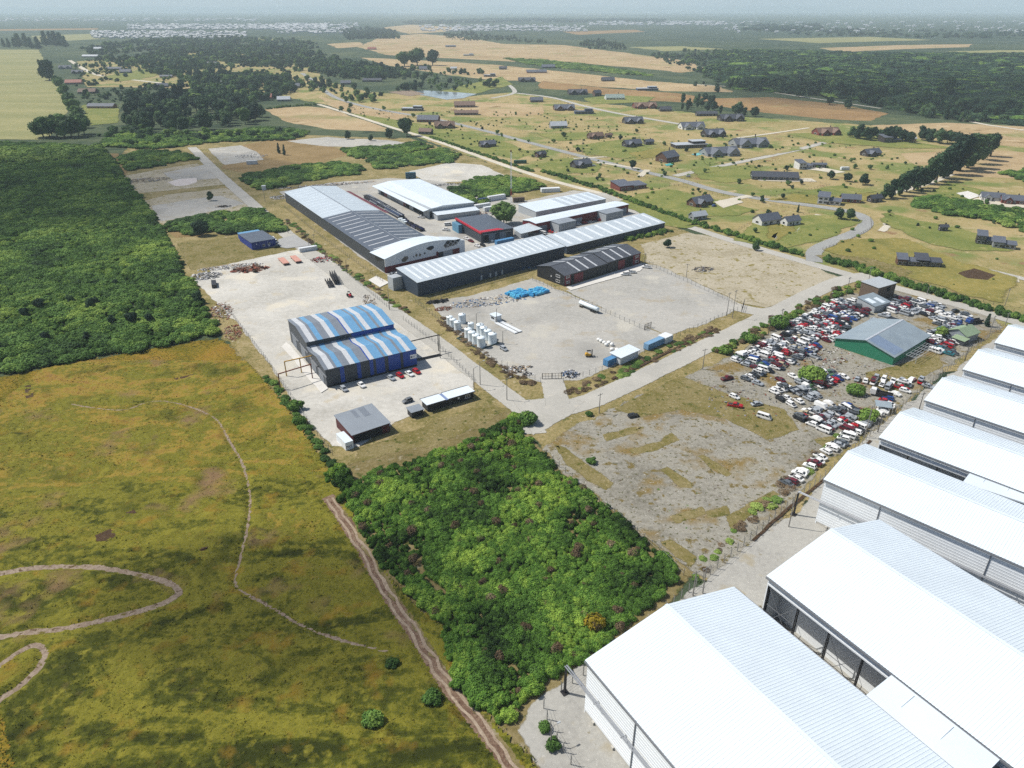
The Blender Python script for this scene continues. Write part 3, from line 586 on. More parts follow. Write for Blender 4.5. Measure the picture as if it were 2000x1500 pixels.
def warehouse(label,A,th,span,rise,L,H=14.,open_left=None,rail=True,ribs=True):
    o=empty('warehouse',(A[0],A[1],0),th,label,'warehouse',None)
    ov=.4
    for nm,xa,xb in (('left',-ov,span/2),('right',span+ov,span/2)):
        m=MB(); corr_slope(m,xa,xb,H+.1-(rise*2/span)*ov,H+.1+rise,L+.6,.62,.04); q=m.build('roof_slope',WHT,o); q.location=(0,.35,0)
    m=MB(); m.box(span/2-.35,span/2+.35,-L-.3,.36,H+rise+.08,H+rise+.2); m.build('ridge_cap',WHT,o)
    g=MB(); g.box(-ov-.22,-ov,-L,.3,H-.45-(rise*2/span)*ov,H-.02-(rise*2/span)*ov); g.build('gutter',SILV,o)
    g=MB(); g.box(span+ov,span+ov+.22,-L,.3,H-.45-(rise*2/span)*ov,H-.02-(rise*2/span)*ov); g.build('gutter',SILV,o)
    w_=MB(); w_.prism([(0,0),(0,H),(span/2,H+rise),(span,H),(span,0)],-.25,0); w_.build('gable_wall',WHT2,o)
    w_=MB(); w_.box(span-.25,span,-L,-.26,0,H-.05); w_.build('side_wall',WHT2,o)
    if open_left is None:
        w_=MB(); w_.box(0,.25,-L,-.26,.9,H-.05)
        if ribs:
            for i in range(16): z=1.6+i*.76; w_.box(-.045,0,-L,-.02,z,z+.1)
        w_.build('side_wall',WHT2,o)
        b=MB(); b.box(.05,.45,-L,-.3,0,.9); b.build('base_strip',CONC,o)
        for i in range(int(L/6)):
            b=MB(); b.box(-.35,.3,-i*6-3.3,-i*6-2.7,0,.8); b.build('footing',CONC,o)
        for i in range(int(L/24)):
            b=MB(); b.cyl(-.12,-14-i*24,.5,H-.6,.11,n=8); b.build('downpipe',SILV,o)
    else:
        # open bays: white fascia above, lattice columns, bracing, grey back wall
        f=MB(); f.box(0,.2,-L,-.26,H-2.3,H-.05)
        for z in (H-2.0,H-1.55,H-1.1): f.box(-.05,0,-L,-.02,z,z+.1)
        f.build('fascia',WHT2,o)
        b=MB(); b.box(5.2,5.5,-L,-.3,0,H-.3); b.build('back_wall',WHT2,o)
        f=MB(); f.box(.2,5.2,-L,-.3,.02,.06); f.build('bay_floor',CONC,o)
        for i in range(int(L/7.5)+1):
            y=-.4-i*7.5; k=MB()
            for xx in (.15,.75): k.box(xx-.09,xx+.09,y-.09,y+.09,0,H-2.3)
            for j in range(14):
                z=j*.82; k.bar((.15,y,z),(.75,y,z+.82) if j%2 else (.75,y,z),.05); k.bar((.75,y,z),(.15,y,z+.82),.05)
            k.build('column',STEEL,o)
            if i%2==0:
                k=MB(); k.bar((.3,y,1),(.3,y-7.4,H-2.6),.07); k.bar((.3,y,H-2.6),(.3,y-7.4,1),.07); k.bar((.3,y,6.6),(.3,y-7.4,6.6),.06); k.build('brace',SILV,o)
        k=MB()
        for z in (5.0,5.9): k.bar((-.9,0,z),(-.9,-L,z),.06)
        for i in range(int(L/1.5)): k.bar((-.9,-i*1.5,4.4),(-.9,-i*1.5,5.9),.035)
        k.box(-1.3,-.2,-L,0,4.3,4.42); k.build('walkway',STEEL,o)
    if rail:
        # conveyor pipe carried along the wall and out to a post
        m=MB(); z=7.6
        m.bar((-.55,5.6,z),(-.55,-L,z),.17,n=8); m.bar((-1.0,5.6,z),(-1.0,-L,z),.13,n=8); 
        for i in range(int(L/8)): m.box(-1.2,0,-i*8-4.1,-i*8-3.9,z-.3,z-.18)
        m.build('pipe_rail',SILV,o)
        m=MB(); m.box(-1.0,-.6,5.3,5.7,0,z-.1); m.box(-1.5,-.1,4.8,6.2,0,.35); m.build('post',STEEL,o)
    return o
E14=lambda px,py:G(px,py,14).xy
warehouse('nearest white warehouse, its pale left wall cut by the bottom edge',E14(1148,1290),R(30.3),36.8,4.25,80)
warehouse('white warehouse with open bays, braced columns and walkway below its left eave',E14(1502,1125),R(30.3),36.6,4.7,80,open_left=1,rail=False)
warehouse('white warehouse with long horizontally ribbed wall and pipe on a post, third from bottom',E14(1612,936),R(43.2),24,2.9,70)
warehouse('white warehouse fourth from the bottom, open braced bays behind the ribbed third one',E14(1720,854),R(43.2),24,3.1,60,open_left=1,rail=False)
warehouse('white warehouse fifth from the bottom, beside the small tin canopy',E14(1808,781),R(43.2),24,3.1,60,rail=False)
warehouse('white warehouse sixth from the bottom, beside the green garden bush',E14(1883,721),R(43.2),24,3.1,60,rail=False)
warehouse('farthest white warehouse at the right edge, behind the small green roofed house',E14(1945,669),R(43.2),24,3.1,60,rail=False)
def linkroof(label,px,z):
    if px: q=[G(x,y,z) for x,y in px]
    else:
        A1,t,sp,A2,_=LK; ux=Vector((math.cos(t),math.sin(t))); uy=Vector((math.sin(t),-math.cos(t)))
        g=lambda A,x,y:Vector((*(A+ux*x+uy*y),z))
        k0=(G(1692,1356,14).xy-A1).dot(uy); k1=(G(1756,1307,14).xy-A2).dot(uy); k2=(G(1975,1464,14).xy-A2).dot(uy); k3=k0+(k2-k1)
        q=[g(A1,sp+.62,k0),g(A2,-.62,k1),g(A2,-.62,k2),g(A1,sp+.62,k3)]
    o=empty('link_roof',(q[0].x,q[0].y,0),0,label,'roof'); m=MB()
    base=Vector((q[0].x,q[0].y,0)); m.slab(*[p-base for p in q],.35); m.build('roof_sheet',WHT,o)
    d=[p-base for p in q]
    for p in (d[0],d[1],d[2],d[3]):
        k=MB(); c0=sum(d,Vector())/4; pp=p+(c0-p)*.06; k.box(pp.x-.2,pp.x+.2,pp.y-.2,pp.y+.2,0,z-.35); k.build('column',STEEL,o)
    for t in (.25,.62):
        a=d[1]+(d[2]-d[1])*t; b_=d[0]+(d[3]-d[0])*t; k=MB(); k.bar(a+(b_-a)*.08+Vector((0,0,.08)),a+(b_-a)*.6+Vector((0,0,.03)),.05,n=6); k.build('flashing',WHT,o)
LK=(E14(1148,1290),R(30.3),36.8,E14(1502,1125),1)
linkroof('flat white roof bridging the two nearest warehouses',None,13.75)
linkroof('flat white roof bridging the third and fourth warehouses',[(1880,942),(1900,916),(2030,962),(2010,985)],13.7)

def shed(name,label,cat,A,th,L,prof,wall,roof,over=.35,sky=None,skym=None,group=None,ridge=None,thick=.14):
    o=empty(name,(A[0],A[1],0),th,label,cat,group); W=prof[-1][0]
    w_=MB(); w_.prismx([(0,0)]+[(y,z) for y,z in prof]+[(W,0)],0,L); w_.build('wall',wall,o)
    n=len(prof)-1; segs=[]
    for i in range(n):
        (ya,za),(yb,zb)=prof[i],prof[i+1]
        if abs(yb-ya)<.05: segs.append(None); continue
        s=(zb-za)/(yb-ya); y0=ya-(over if i==0 else 0); y1=yb+(over if i==n-1 else 0)
        z0=za+(y0-ya)*s+thick+.02; z1=zb+(y1-yb)*s+thick+.02; segs.append((y0,z0,y1,z1))
        if roof:
            m=MB(); m.slab((-over,y0,z0),(L+over,y0,z0),(L+over,y1,z1),(-over,y1,z1),thick); m.build('roof_slope',roof,o)
    for (x0,x1,i,t0,t1) in (sky or ()):
        y0,z0,y1,z1=segs[i]; a=y0+(y1-y0)*t0;b=y0+(y1-y0)*t1;za=z0+(z1-z0)*t0+.035;zb=z0+(z1-z0)*t1+.035
        m=MB(); m.slab((x0,a,za),(x1,a,za),(x1,b,zb),(x0,b,zb),.03); m.build('roof_light',skym or CREAM,o)
    if ridge:
        for i in range(n-1):
            if segs[i] and segs[i+1] and prof[i+1][1]>prof[i][1] and prof[i+1][1]>prof[i+2][1]:
                y,z=prof[i+1]; m=MB(); m.prismx([(y-.4,z+thick+.0),(y,z+thick+.12),(y+.4,z+thick)],-over,L+over); m.build('ridge_cap',ridge,o)
    o['L']=L; o['W']=W
    return o
def panel(o,face,u,z,w,h,mat,name='window',proud=.05,frame=None,pane=None):
    "a door, window or sheet set proud of a wall; face: f front, l left, r right, b back"
    L=o['L'];W=o['W']
    def bx(m,u0,u1,z0,z1,p0,p1):
        if face=='f': m.box(u0,u1,-p1,-p0,z0,z1)
        elif face=='b': m.box(u0,u1,W+p0,W+p1,z0,z1)
        elif face=='l': m.box(-p1,-p0,u0,u1,z0,z1)
        else: m.box(L+p0,L+p1,u0,u1,z0,z1)
    m=MB(); bx(m,u,u+w,z,z+h,.005,proud); q=m.build(name,mat,o)
    if frame:
        f=MB(); t=.13
        for a,b,c0,d in ((u-t,u+w+t,z-t,z),(u-t,u+w+t,z+h,z+h+t),(u-t,u,z,z+h),(u+w,u+w+t,z,z+h),(u+w/2-.05,u+w/2+.05,z,z+h)): bx(f,a,b,c0,d,proud,proud+.05)
        f.build('frame',frame,q)
    return q
def AB(a,b):
    A=G(*a);B=G(*b); d=B-A; return A.xy,math.atan2(d.y,d.x),d.xy.length
# --- striped blue shed
A,th,L=AB((639.5,758),(814.5,715)); th=R(30.6)
prof=[(0,7.2),(9,8.7),(18,7.1),(21.3,7.7),(21.4,9.5),(34,11.3),(46.5,9.6)]
BS=shed('striped_shed','blue and grey striped double shed with cars parked along its front','shed',A,th,L,prof,CHARW,None)
st=[(0,.04,CHAR),(.04,.1,CREAM),(.1,.13,CHAR),(.13,.186,LTBL),(.186,.264,CHAR),(.264,.318,CREAM),(.318,.37,LTBL),(.37,.46,CHAR),(.46,.473,BLUE),(.473,.523,CREAM),(.523,.62,LTBL),(.62,.645,CHAR),(.645,.673,LTBL),(.673,.727,CREAM),(.727,.8,LTBL),(.8,.83,CHAR),(.83,.877,LTBL),(.877,.927,CREAM),(.927,1,LTBL)]
for i,((ya,za),(yb,zb)) in enumerate(zip(prof[:-1],prof[1:])):
    if yb-ya<.2: continue
    y0=ya-(.3 if i in(0,4) else 0); y1=yb+(.3 if i==5 else 0); s=(zb-za)/(yb-ya)
    for a,b,m_ in st:
        x0=-.3+(L+.6)*a; x1=-.3+(L+.6)*b-.02; za_=za+(y0-ya)*s+.15; zb_=zb+(y1-yb)*s+.15
        m=MB(); m.slab((x0,y0,za_),(x1,y0,za_),(x1,y1,zb_),(x0,y1,zb_),.12); m.build('roof_panel',m_,BS)
for a,b,m_ in ((.15,.195,BLUE),(.332,.373,BLUE),(.47,.51,BLUE),(.54,.636,BLUE),(.677,.814,BLUE),(.845,1,BLUE)):
    panel(BS,'f',L*a,.9,L*(b-a),6.2,m_,'wall_panel')
panel(BS,'f',0,0,L,.85,DARK,'base_strip',.03)  # black strip along the wall foot, painted in place of the ground shadow
m=MB(); m.box(0,L*.5,21.28,21.4,7.75,9.3); m.build('clerestory_panel',CHARW,BS); m=MB(); m.box(L*.5,L,21.26,21.4,7.75,9.3); m.build('clerestory_panel',BLUE,BS)
sg=panel(BS,'f',L*.925,3.6,2.6,1.7,FRM,'sign',.12); panel(BS,'f',L*.925+.2,4.1,.5,.6,NAVY,'sign_mark',.14); panel(BS,'f',L*.925+.9,4.5,1.3,.18,LGREY,'sign_line',.14); panel(BS,'f',L*.925+.9,4.1,1.1,.14,LGREY,'sign_line',.14)
panel(BS,'r',2,.9,6,5.6,BLUE,'wall_panel'); panel(BS,'r',11,.9,6,5.6,BLUE,'wall_panel'); panel(BS,'r',24,.9,18,7.5,BLUE,'wall_panel')
for y,h in ((3,4.6),(12,4.6),(25,5.2),(37,5.2)):
    panel(BS,'l',y,0,6,h,CHAR,'sliding_door',.1); k=MB(); k.box(-.35,0,y-4,y+6.3,h+.05,h+.3); k.build('door_track',SILV,BS)
# --- long slate shed with white ribs of roof light
A,th,L=AB((817,580),(1098,508)); th=R(38.6); L=92
SH=shed('slate_shed','long dark slate shed with pale roof beside the grass strip','shed',A,th,L,[(0,7.0),(18.5,9.2)],SLATE,ZINC,.3,sky=[(3+i*3.9,4.3+i*3.9,0,.12,.9) for i in range(23)],skym=paint('pale_roof_light',c(224,230,234,1.15),.4))
for x in (36,41.5,45,49): 
    panel(SH,'f',x,.6,1.0,2.2,LGREY,'vent_duct',.5); m=MB(); m.bar((x+.5,-.3,2.8),(x+.5,-.3,6.0),.06); m.build('vent_pipe',SILV,SH)
m=MB(); m.box(-5,-.05,14,19,0,6.4); m.build('grey_annex',LGREY,SH)
A,th,L=AB((1107,497),(1302,450))
shed('slate_shed','dark slate shed with pale roof on the corner by the far road','shed',A,R(38.4),80,[(0,4.4),(17.5,6.6)],SLATE,ZINC,.3,sky=[(4+i*8,6+i*8,0,.1,.92) for i in range(10)],skym=MATS['pale_roof_light'])
# --- black shed, two gables
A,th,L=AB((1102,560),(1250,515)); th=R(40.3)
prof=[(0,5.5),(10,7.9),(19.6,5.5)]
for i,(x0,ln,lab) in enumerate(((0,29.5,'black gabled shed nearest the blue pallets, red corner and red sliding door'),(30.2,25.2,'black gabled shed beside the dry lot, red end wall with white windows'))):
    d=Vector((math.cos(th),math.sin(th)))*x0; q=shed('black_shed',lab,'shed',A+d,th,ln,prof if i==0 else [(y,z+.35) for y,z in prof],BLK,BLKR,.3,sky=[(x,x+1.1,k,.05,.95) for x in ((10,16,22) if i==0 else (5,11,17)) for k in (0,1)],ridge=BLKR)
    if i==0:
        panel(q,'f',.1,0,4.2,5.3,MAR,'red_panel'); panel(q,'f',6.5,0,6.2,4.9,MAR,'sliding_door',.12); panel(q,'f',4.6,0,1.5,4.6,DARK,'doorway',.04)
        for z in (1.3,4.0): panel(q,'f',1.2,z,2.0,1.0,GLS,'window',.08,FRM)
        for z in (1.2,3.7): panel(q,'l',3.2,z,2.6,1.1,GLS,'window',.06,FRM)
        panel(q,'l',9,2.6,.4,.7,FRM,'wall_lamp',.2)
    else:
        panel(q,'f',19.4,0,5.7,5.6,MAR,'red_panel'); panel(q,'f',8,0,5,4.9,MAR,'sliding_door',.12); panel(q,'f',13.4,0,5.6,4.5,DARK,'doorway',.04)
        for z in (1.3,4.0): panel(q,'f',21.2,z,2.4,1.0,GLS,'window',.08,FRM)
m=MB(); 
# --- long hall with arched front
A,th,L=AB((753,534),(910,494)); th=R(39.5); L=49
def longhall():
    B=G(555,400).xy; dl=(B-A); thl=R(121.4)
    o=empty('long_hall','very long grey hall with arched white front, maroon base and diamond windows','hall',None) if 0 else empty('long_hall',(A[0],A[1],0),R(31.4),'very long grey hall with arched white front, maroon base and diamond windows','hall')
    W=36.5; Ln=178; skew=6.0   # front runs at an angle to the side wall
    H0=6.9; HR=9.0
    w_=MB(); P5=[(0,0),(0,H0),(W/2,HR),(W,H0),(W,0)]; w_.add([(x,.8+x*.15,z_) for x,z_ in P5]+[(x,Ln,z_) for x,z_ in P5],[(0,1,2,3,4),(9,8,7,6,5)]+[(i,i+5,(i+1)%5+5,(i+1)%5) for i in range(5)]); w_.build('wall',CHARW,o)
    d0=15; d1=96
    for nm,ya,yb,mt in (('dark',d0,d1,CHARR),('pale',d1,Ln+.3,ZINC)):
        for xa,xb in ((-.3,W/2),(W+.3,W/2)):
            m=MB(); m.slab((xa,ya,H0+.12),(xb,ya,HR+.15),(xb,yb,HR+.15),(xa,yb,H0+.12),.12); m.build('roof_slope',mt,o)
    n=11
    for i in range(n):
        y=d0+4+i*7.2
        for xa,xb in ((2,W/2-1.5),(W/2+1.5,W-2)):
            z=lambda x:H0+(HR-H0)*(1-abs(x-W/2)/(W/2))+.2
            m=MB(); m.slab((xa,y,z(xa)),(xb,y,z(xb)),(xb,y+.9,z(xb)),(xa,y+.9,z(xa)),.04); m.build('roof_light',CREAM,o)
    for i in range(12):
        y=d1+3+i*6.6
        for xa,xb in ((2,W/2-1.5),(W/2+1.5,W-2)):
            m=MB(); m.slab((xa,y,z(xa)),(xb,y,z(xb)),(xb,y+.9,z(xb)),(xa,y+.9,z(xa)),.04); m.build('roof_light',WHT,o)
    m=MB(); m.box(W/2-.3,W/2+.3,d0,Ln,HR+.12,HR+.24); m.build('ridge_cap',SILV,o)
    m=MB(); m.slab((W+.4,d1-8,H0+.5),(W+3.4,d1-8,H0-.2),(W+3.4,Ln-20,H0-.2),(W+.4,Ln-20,H0+.5),.12); m.build('red_canopy',MAR,o)
    # arched front
    f=empty('arched_front',(0,0,0),R(8.3)); f.parent=o
    LF=50; arch=lambda x:7.0+4.4*math.sin(math.pi*min(1,max(0,(x+3)/ (LF+8))))**1.15
    xs=[LF*i/24 for i in range(25)]
    top=[(x,arch(x)) for x in xs]
    ox0,ox1,oz=32.5,46.5,4.6
    def wallpoly(name,x0,x1,zb,mat,y0,y1,ztop=None):
        m=MB(); pts=[x for x in xs if x0<x<x1]; pts=[x0]+pts+[x1]
        m.prism([(x0,zb)]+[(x,(ztop if ztop else arch(x))) for x in pts]+[(x1,zb)],y0,y1); return m.build(name,mat,f)
    [wallpoly('front_wall',a_,b_,z_,WHT2,-.3,0) for a_,b_,z_ in ((0,ox0,3.4),(ox0,ox1,oz),(ox1,LF,0))]
    wallpoly('maroon_base',0,ox0,0,MAR,-.36,0,3.4); m=MB(); m.box(ox0-1.3,ox0,-.4,-.3,3.3,5.2); m.build('maroon_pier',MAR,f)
    m=MB(); m.box(ox1-4.5,ox1,-.1,.05,0,oz); m.build('maroon_door',MAR,f)
    m=MB(); m.box(ox0,ox1,1.5,1.7,0,oz); m.build('inner_wall',LGREY,f)
    # curved roof over the front
    m=MB(); v=[];fs=[]
    for x in [-.3]+xs+[LF+.3]: v+=[(x,-.5,arch(x)+.1),(x,14.5 if x<36 else 8,arch(x)*.72+2.3 if x<36 else arch(x)+.0)]
    fs=[(2*i,2*i+1,2*i+3,2*i+2) for i in range(len(v)//2-1)]; m.add(v,fs); m.build('arched_roof',WHT,f)
    m=MB(); m.box(36,LF,.02,8,0,6.6); m.build('side_block',LGREY,f)
    def poly(name,pts,mat,y):
        m=MB(); m.prism(pts,y,y+.06); return m.build(name,mat,f)
    def shape(pts,cx,cz,sx,sz): return [(cx+a*sx,cz+b*sz) for a,b in pts]
    poly('hexagon_window',shape([(-1,0),(0,1),(1,.9),(1.2,0),(.2,-1),(-.8,-.8)],11.6,5.2,1.9,1.4),GLS,-.42)
    poly('hexagon_window',shape([(-1.2,.5),(-.2,1),(1,.9),(1.2,0),(.3,-.9),(-.7,-.5)],27.5,7.8,2.0,1.2),GLS,-.42)
    for cx,cz,s in ((17,5.4,.4),(18.8,5.9,.75),(21,5.6,.75),(24,5.9,.6)): poly('diamond_window',shape([(-1,0),(0,1.3),(1,0),(0,-1.3)],cx,cz,s,s*.9),GLS,-.42)
    q=poly('lattice_window',[(36,7.6),(38.5,9.9),(47.6,9.3),(44.6,6.7),(37,6.2)],GLS,-.4)
    m=MB()
    for a,b in (((37.5,6.4),(41.5,9.7)),((40.5,6.5),(44.5,9.5)),((43.5,6.7),(47,9.2)),((37.2,8.7),(40.2,6.4)),((39.5,9.8),(43.5,6.7)),((42.5,9.6),(45.8,7.6)),((36,7.6),(37,6.2))): m.bar((a[0],-.44,a[1]),(b[0],-.44,b[1]),.11)
    m.build('mullion',FRM,q)
longhall()
# --- white roofed hall behind
A=G(838,427).xy; th=R(31.5)
WH=shed('white_roof_hall','white roofed open fronted hall beside the stacked steel profiles','hall',A,th,33,[(0,6.2),(86,5.8)],LGREY,None)
m=MB(); m.slab((-4,-.3,5.2),(10,-.3,7.3),(10,86.5,7.3),(-4,86.5,5.2),.15); m.build('roof_slope',WHT,WH); m=MB(); m.slab((10,-.3,7.31),(33.4,-.3,6.4),(33.4,86.5,6.4),(10,86.5,7.31),.15); m.build('roof_slope',WHT,WH)
m=MB(); m.prism([(0,6.2),(10,7.1),(33,6.2)],0,.3); m.build('gable_wall',WHT2,WH)
for i,(y0,y1,mt) in enumerate(((3,8,LGREY),(8,24,DARK),(24,30,LGREY),(30,36,DARK),(36,40,MAR),(40,46,LGREY),(46,62,GREY),(62,68,LGREY),(68,74,MAR),(74,80,DARK))): panel(WH,'l',y0,0,y1-y0,4.9,mt,'bay' if mt in (DARK,GREY) else 'bay_panel',.06)
panel(WH,'f',.6,0,3.4,4.4,DARK,'doorway',.05)
m=MB(); m.slab((2,-8,3.6),(33,-8,3.0),(33,-.35,4.2),(2,-.35,4.4),.15); m.build('lean_to_roof',WHT,WH); m=MB(); m.box(2.3,32.8,-7.8,-.36,0,3.0); m.build('lean_to_wall',LGREY,WH)
# --- charcoal workshop with red edge
A,th,L=AB((940,475),(1001,467)); th=R(29)
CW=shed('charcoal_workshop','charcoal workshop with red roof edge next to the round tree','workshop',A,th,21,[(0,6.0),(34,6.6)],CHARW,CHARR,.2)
m=MB(); m.slab((-.5,-.4,6.32),(.5,-.4,6.32),(.5,34.2,6.95),(-.5,34.2,6.95),.9); m.build('red_fascia',RED,CW); m=MB(); m.slab((.5,0,6.22),(15,0,6.22),(12.6,3.6,6.29),(.5,3.6,6.29),.04); m.build('red_roof_panel',RED,CW)
panel(CW,'f',1.5,0,3.4,4.3,DARK,'doorway',.05); panel(CW,'f',5,0,4,4.3,CHAR,'sliding_door',.1); panel(CW,'f',12,0,4,4.3,CHAR,'sliding_door',.1)
for x in (1.3,11.4): panel(CW,'f',x,4.5,8.2,.3,SILV,'door_track',.25)
m=MB(); m.box(-3,-.6,24,33,0,5.2); m.build('blue_annex',paint('pale_blue_sheet',c(96,150,180),.5),CW)
# --- maroon row of units
A,th,L=AB((1047,456),(1228,416)); th=R(37.6); L=78
MU=shed('maroon_units','row of maroon workshop units with white roof and two grey boxes','workshop',A,th,L,[(0,6.0),(6,6.3),(13,5.4)],MAR,WHT,.4)
for x in (2,22,30.5,70): panel(MU,'f',x,0,6.4,4.0,GREY,'shutter',.06)
for x,w in ((11,13.5),(50,15)):
    k=MB(); k.box(x,x+w,-8,-.06,0,5.6); k.build('grey_box',LGREY,MU); k=MB(); k.slab((x-.3,-8.4,5.75),(x+w+.3,-8.4,5.75),(x+w+.3,-.05,6.0),(x-.3,-.05,6.0),.14); k.build('box_roof',GREY,MU)
    k=MB(); k.box(x+2.5,x+w-.6,-8.1,-8.02,1,4.6); g_o=k.build('shop_window',paint('hazy_glass',c(150,162,168),.15,spec=.6),MU)
    k=MB()
    for i in range(7): xx=x+2.5+(w-3.1)*i/6; k.box(xx-.06,xx+.06,-8.18,-8.1,1,4.6)
    k.box(x+2.5,x+w-.6,-8.18,-8.1,2.7,2.82); k.build('mullion',FRM,g_o)
k=MB(); k.slab((-14,-3,2.9),(-.1,-6,4.3),(-.1,7,4.9),(-12,8,3.6),.12); k.build('lean_to_roof',ZINC,MU); k=MB(); k.box(-13.4,-8,-2.4,4,0,2.7); k.build('lean_to_wall',LGREY,MU)
A,th,L=AB((1047,427),(1180,398))
shed('grey_shed','pale grey shed with white and ribbed roof behind the maroon units','shed',A,R(36),60,[(0,4.4),(19,5.4)],LGREY,WHT,.3,sky=[(26+i*7,30+i*7,0,.05,.95) for i in range(5)],skym=ZINC)
# --- low office with two white roofs
A=G(836,805).xy; th=R(33)
OF=shed('site_office','low black site office with two flat white roofs by the gate','office',A,th,17.5,[(0,2.6),(4.2,2.7)],BLK,None)
for x0,x1 in ((-.4,6.6),(7.7,18)):
    m=MB(); m.box(x0,x1,-.5,4.7,2.75,2.95); m.build('roof',WHT,OF); m=MB(); m.box(x0-.1,x1+.1,-.62,-.5,2.6,3.05); m.box(x0-.1,x1+.1,4.7,4.82,2.6,3.05); m.build('roof_edge',DGREY,OF)
m=MB(); m.box(6.62,7.68,-.4,4.6,2.6,2.78); m.build('roof_link',paint('blue_grey',c(130,150,190),.4),OF)
panel(OF,'f',14.5,1,1.6,1.1,GLS,'window',.06,FRM); panel(OF,'f',11.4,1.5,.7,.9,FRM,'notice',.06)
A=G(690.5,868).xy; th=R(36)
RS=shed('tool_shed','dark red tool shed with grey sheet roof beside the white container','shed',A,th,12.6,[(0,3.4),(12.5,4.4)],paint('oxblood_sheet',c(92,34,40),.6),GREY,.4,sky=[(5,6.4,0,.62,.95),(7.6,9.8,0,.55,.97)],skym=CHAR)
panel(RS,'f',.5,0,9.5,2.9,DARK,'open_bay',.04)
A,th,L=AB((676,881),(688.5,873)); th=R(36)
CT=shed('box_container','white box container with dark blue lettering on its end by the red shed','container',A,th,2.6,[(0,2.7),(6.8,2.7)],WHT2,WHT,.02)
def text(parent,body,size,loc,rot,mat,name='lettering'):
    cu=bpy.data.curves.new(name,'FONT'); cu.body=body; cu.size=size; cu.extrude=.01
    t=bpy.data.objects.new(name,cu); COL.objects.link(t); dg=bpy.context.evaluated_depsgraph_get(); me=bpy.data.meshes.new_from_object(t.evaluated_get(dg)); bpy.data.objects.remove(t)
    me.materials.clear(); me.materials.append(mat); q=link(name,me,parent); q.location=loc; q.rotation_euler=rot; return q
text(CT,'PRS',1.25,(.12,-.03,.75),(math.pi/2,0,0),NAVY)
A=G(805,818).xy
shed('guard_hut','small black hut with grey roof between the tool shed and office','hut',A,R(33),4.2,[(0,2.3),(3.4,2.5)],BLK,GREY,.3)
# --- blue house
A,th,L=AB((493.5,489),(533,482)); th=R(36)
BH=shed('blue_building','royal blue building with slate roof beside a paved car park','building',A,th,13.5,[(0,4.3),(22,4.0)],paint('royal_blue',c(24,58,150),.5),CHARR,.3)
m=MB(); m.box(1,13,22.1,28,0,3.2); m.build('rear_wing',BLUE,BH); m=MB(); m.box(.8,13.2,22.2,28.3,3.22,3.4); m.build('rear_roof',LTBL,BH)
panel(BH,'f',6,1.2,1.1,1.1,GLS,'window',.06,FRM); panel(BH,'f',9,1.9,1.3,.7,GLS,'window',.06,FRM); panel(BH,'f',9.2,.7,.6,.9,FRM,'vent',.06); panel(BH,'f',2.4,2.8,.5,.5,FRM,'wall_lamp',.15)
# --- junkyard buildings
A,th,L=AB((1742,714),(1811,666)); th=R(40.5)
GS=shed('green_shed','green clad shed with grey gabled roof amid the wrecked cars','shed',A,th,31,[(0,3.6),(11.5,6.6),(23,3.6)],GRN,GZR,.5,sky=[(1,8.5,0,.08,.95)],skym=paint('dull_roof_patch',c(136,154,178),.4),ridge=paint('ridge_zinc',c(200,206,214),.4))
A=G(1706,612).xy; th=R(31)
JO=shed('tin_workshop','tin workshop with bright roof panels beside the two storey block','workshop',A,th,11,[(0,3.2),(9,4.6)],LGREY,GZR,.3,sky=[(1,4,0,.25,.7),(6,8.5,0,.1,.6)],skym=WHT); panel(JO,'r',1,0,7,2.9,DARK,'open_bay',.04)
A=G(1710,590).xy
J2=shed('flat_roof_block','two storey grey brown block with pale flat roof by the hedge','building',A,th,13,[(0,6.8),(9,7.1)],BROWN,LGREY,.3); panel(J2,'f',6.5,3.8,2.6,2.2,DARK,'opening',.05); panel(J2,'r',1,1,3,2,GLS,'window',.05,FRM)
A=G(1884,672).xy; th=R(30)
GH=shed('cottage','small grey cottage with moss green roof in the junkyard corner','house',A,th,8.5,[(0,3.4),(3.8,5.2),(7.6,3.4)],GREY,GRNR,.5); panel(GH,'l',2.5,1.2,2.2,1.2,GLS,'window',.06,FRM); m=MB(); m.slab((-3.6,-1.5,2.4),(-.05,-1.5,2.9),(-.05,4,2.9),(-3.6,4,2.4),.12); m.build('porch_roof',GRNR,GH); m=MB(); m.box(-3.3,-.06,-1.2,3.6,0,2.2); m.build('porch_wall',DGREY,GH); m=MB(); m.box(6.4,6.9,4.4,4.9,4.4,6.4); m.build('chimney',DGREY,GH)
A=G(1915,668).xy
# --- lattice mast
def mast():
    p=G(998,396); o=empty('radio_mast',(p.x,p.y,0),0,'red and white lattice mast standing behind the round tree','mast'); n=7; Hm=34.
    for i in range(n):
        m=MB(); z0=i*Hm/n;z1=(i+1)*Hm/n
        for k in range(3):
            a=2*math.pi*k/3; b=2*math.pi*(k+1)/3; f=lambda t,z:(math.cos(t)*.55,math.sin(t)*.55,z)
            m.bar(f(a,z0),f(a,z1),.12); 
            for j in range(4): m.bar(f(a,z0+(z1-z0)*j/4),f(b,z0+(z1-z0)*(j+1)/4),.06)
        m.build('mast_section',RED if i in(1,) else FRM if i%2==0 or i>1 else RED,o)
    m=MB(); m.box(-.5,.5,-.2,.2,Hm,Hm+1.2); m.build('antenna',MAR,o)
mast()
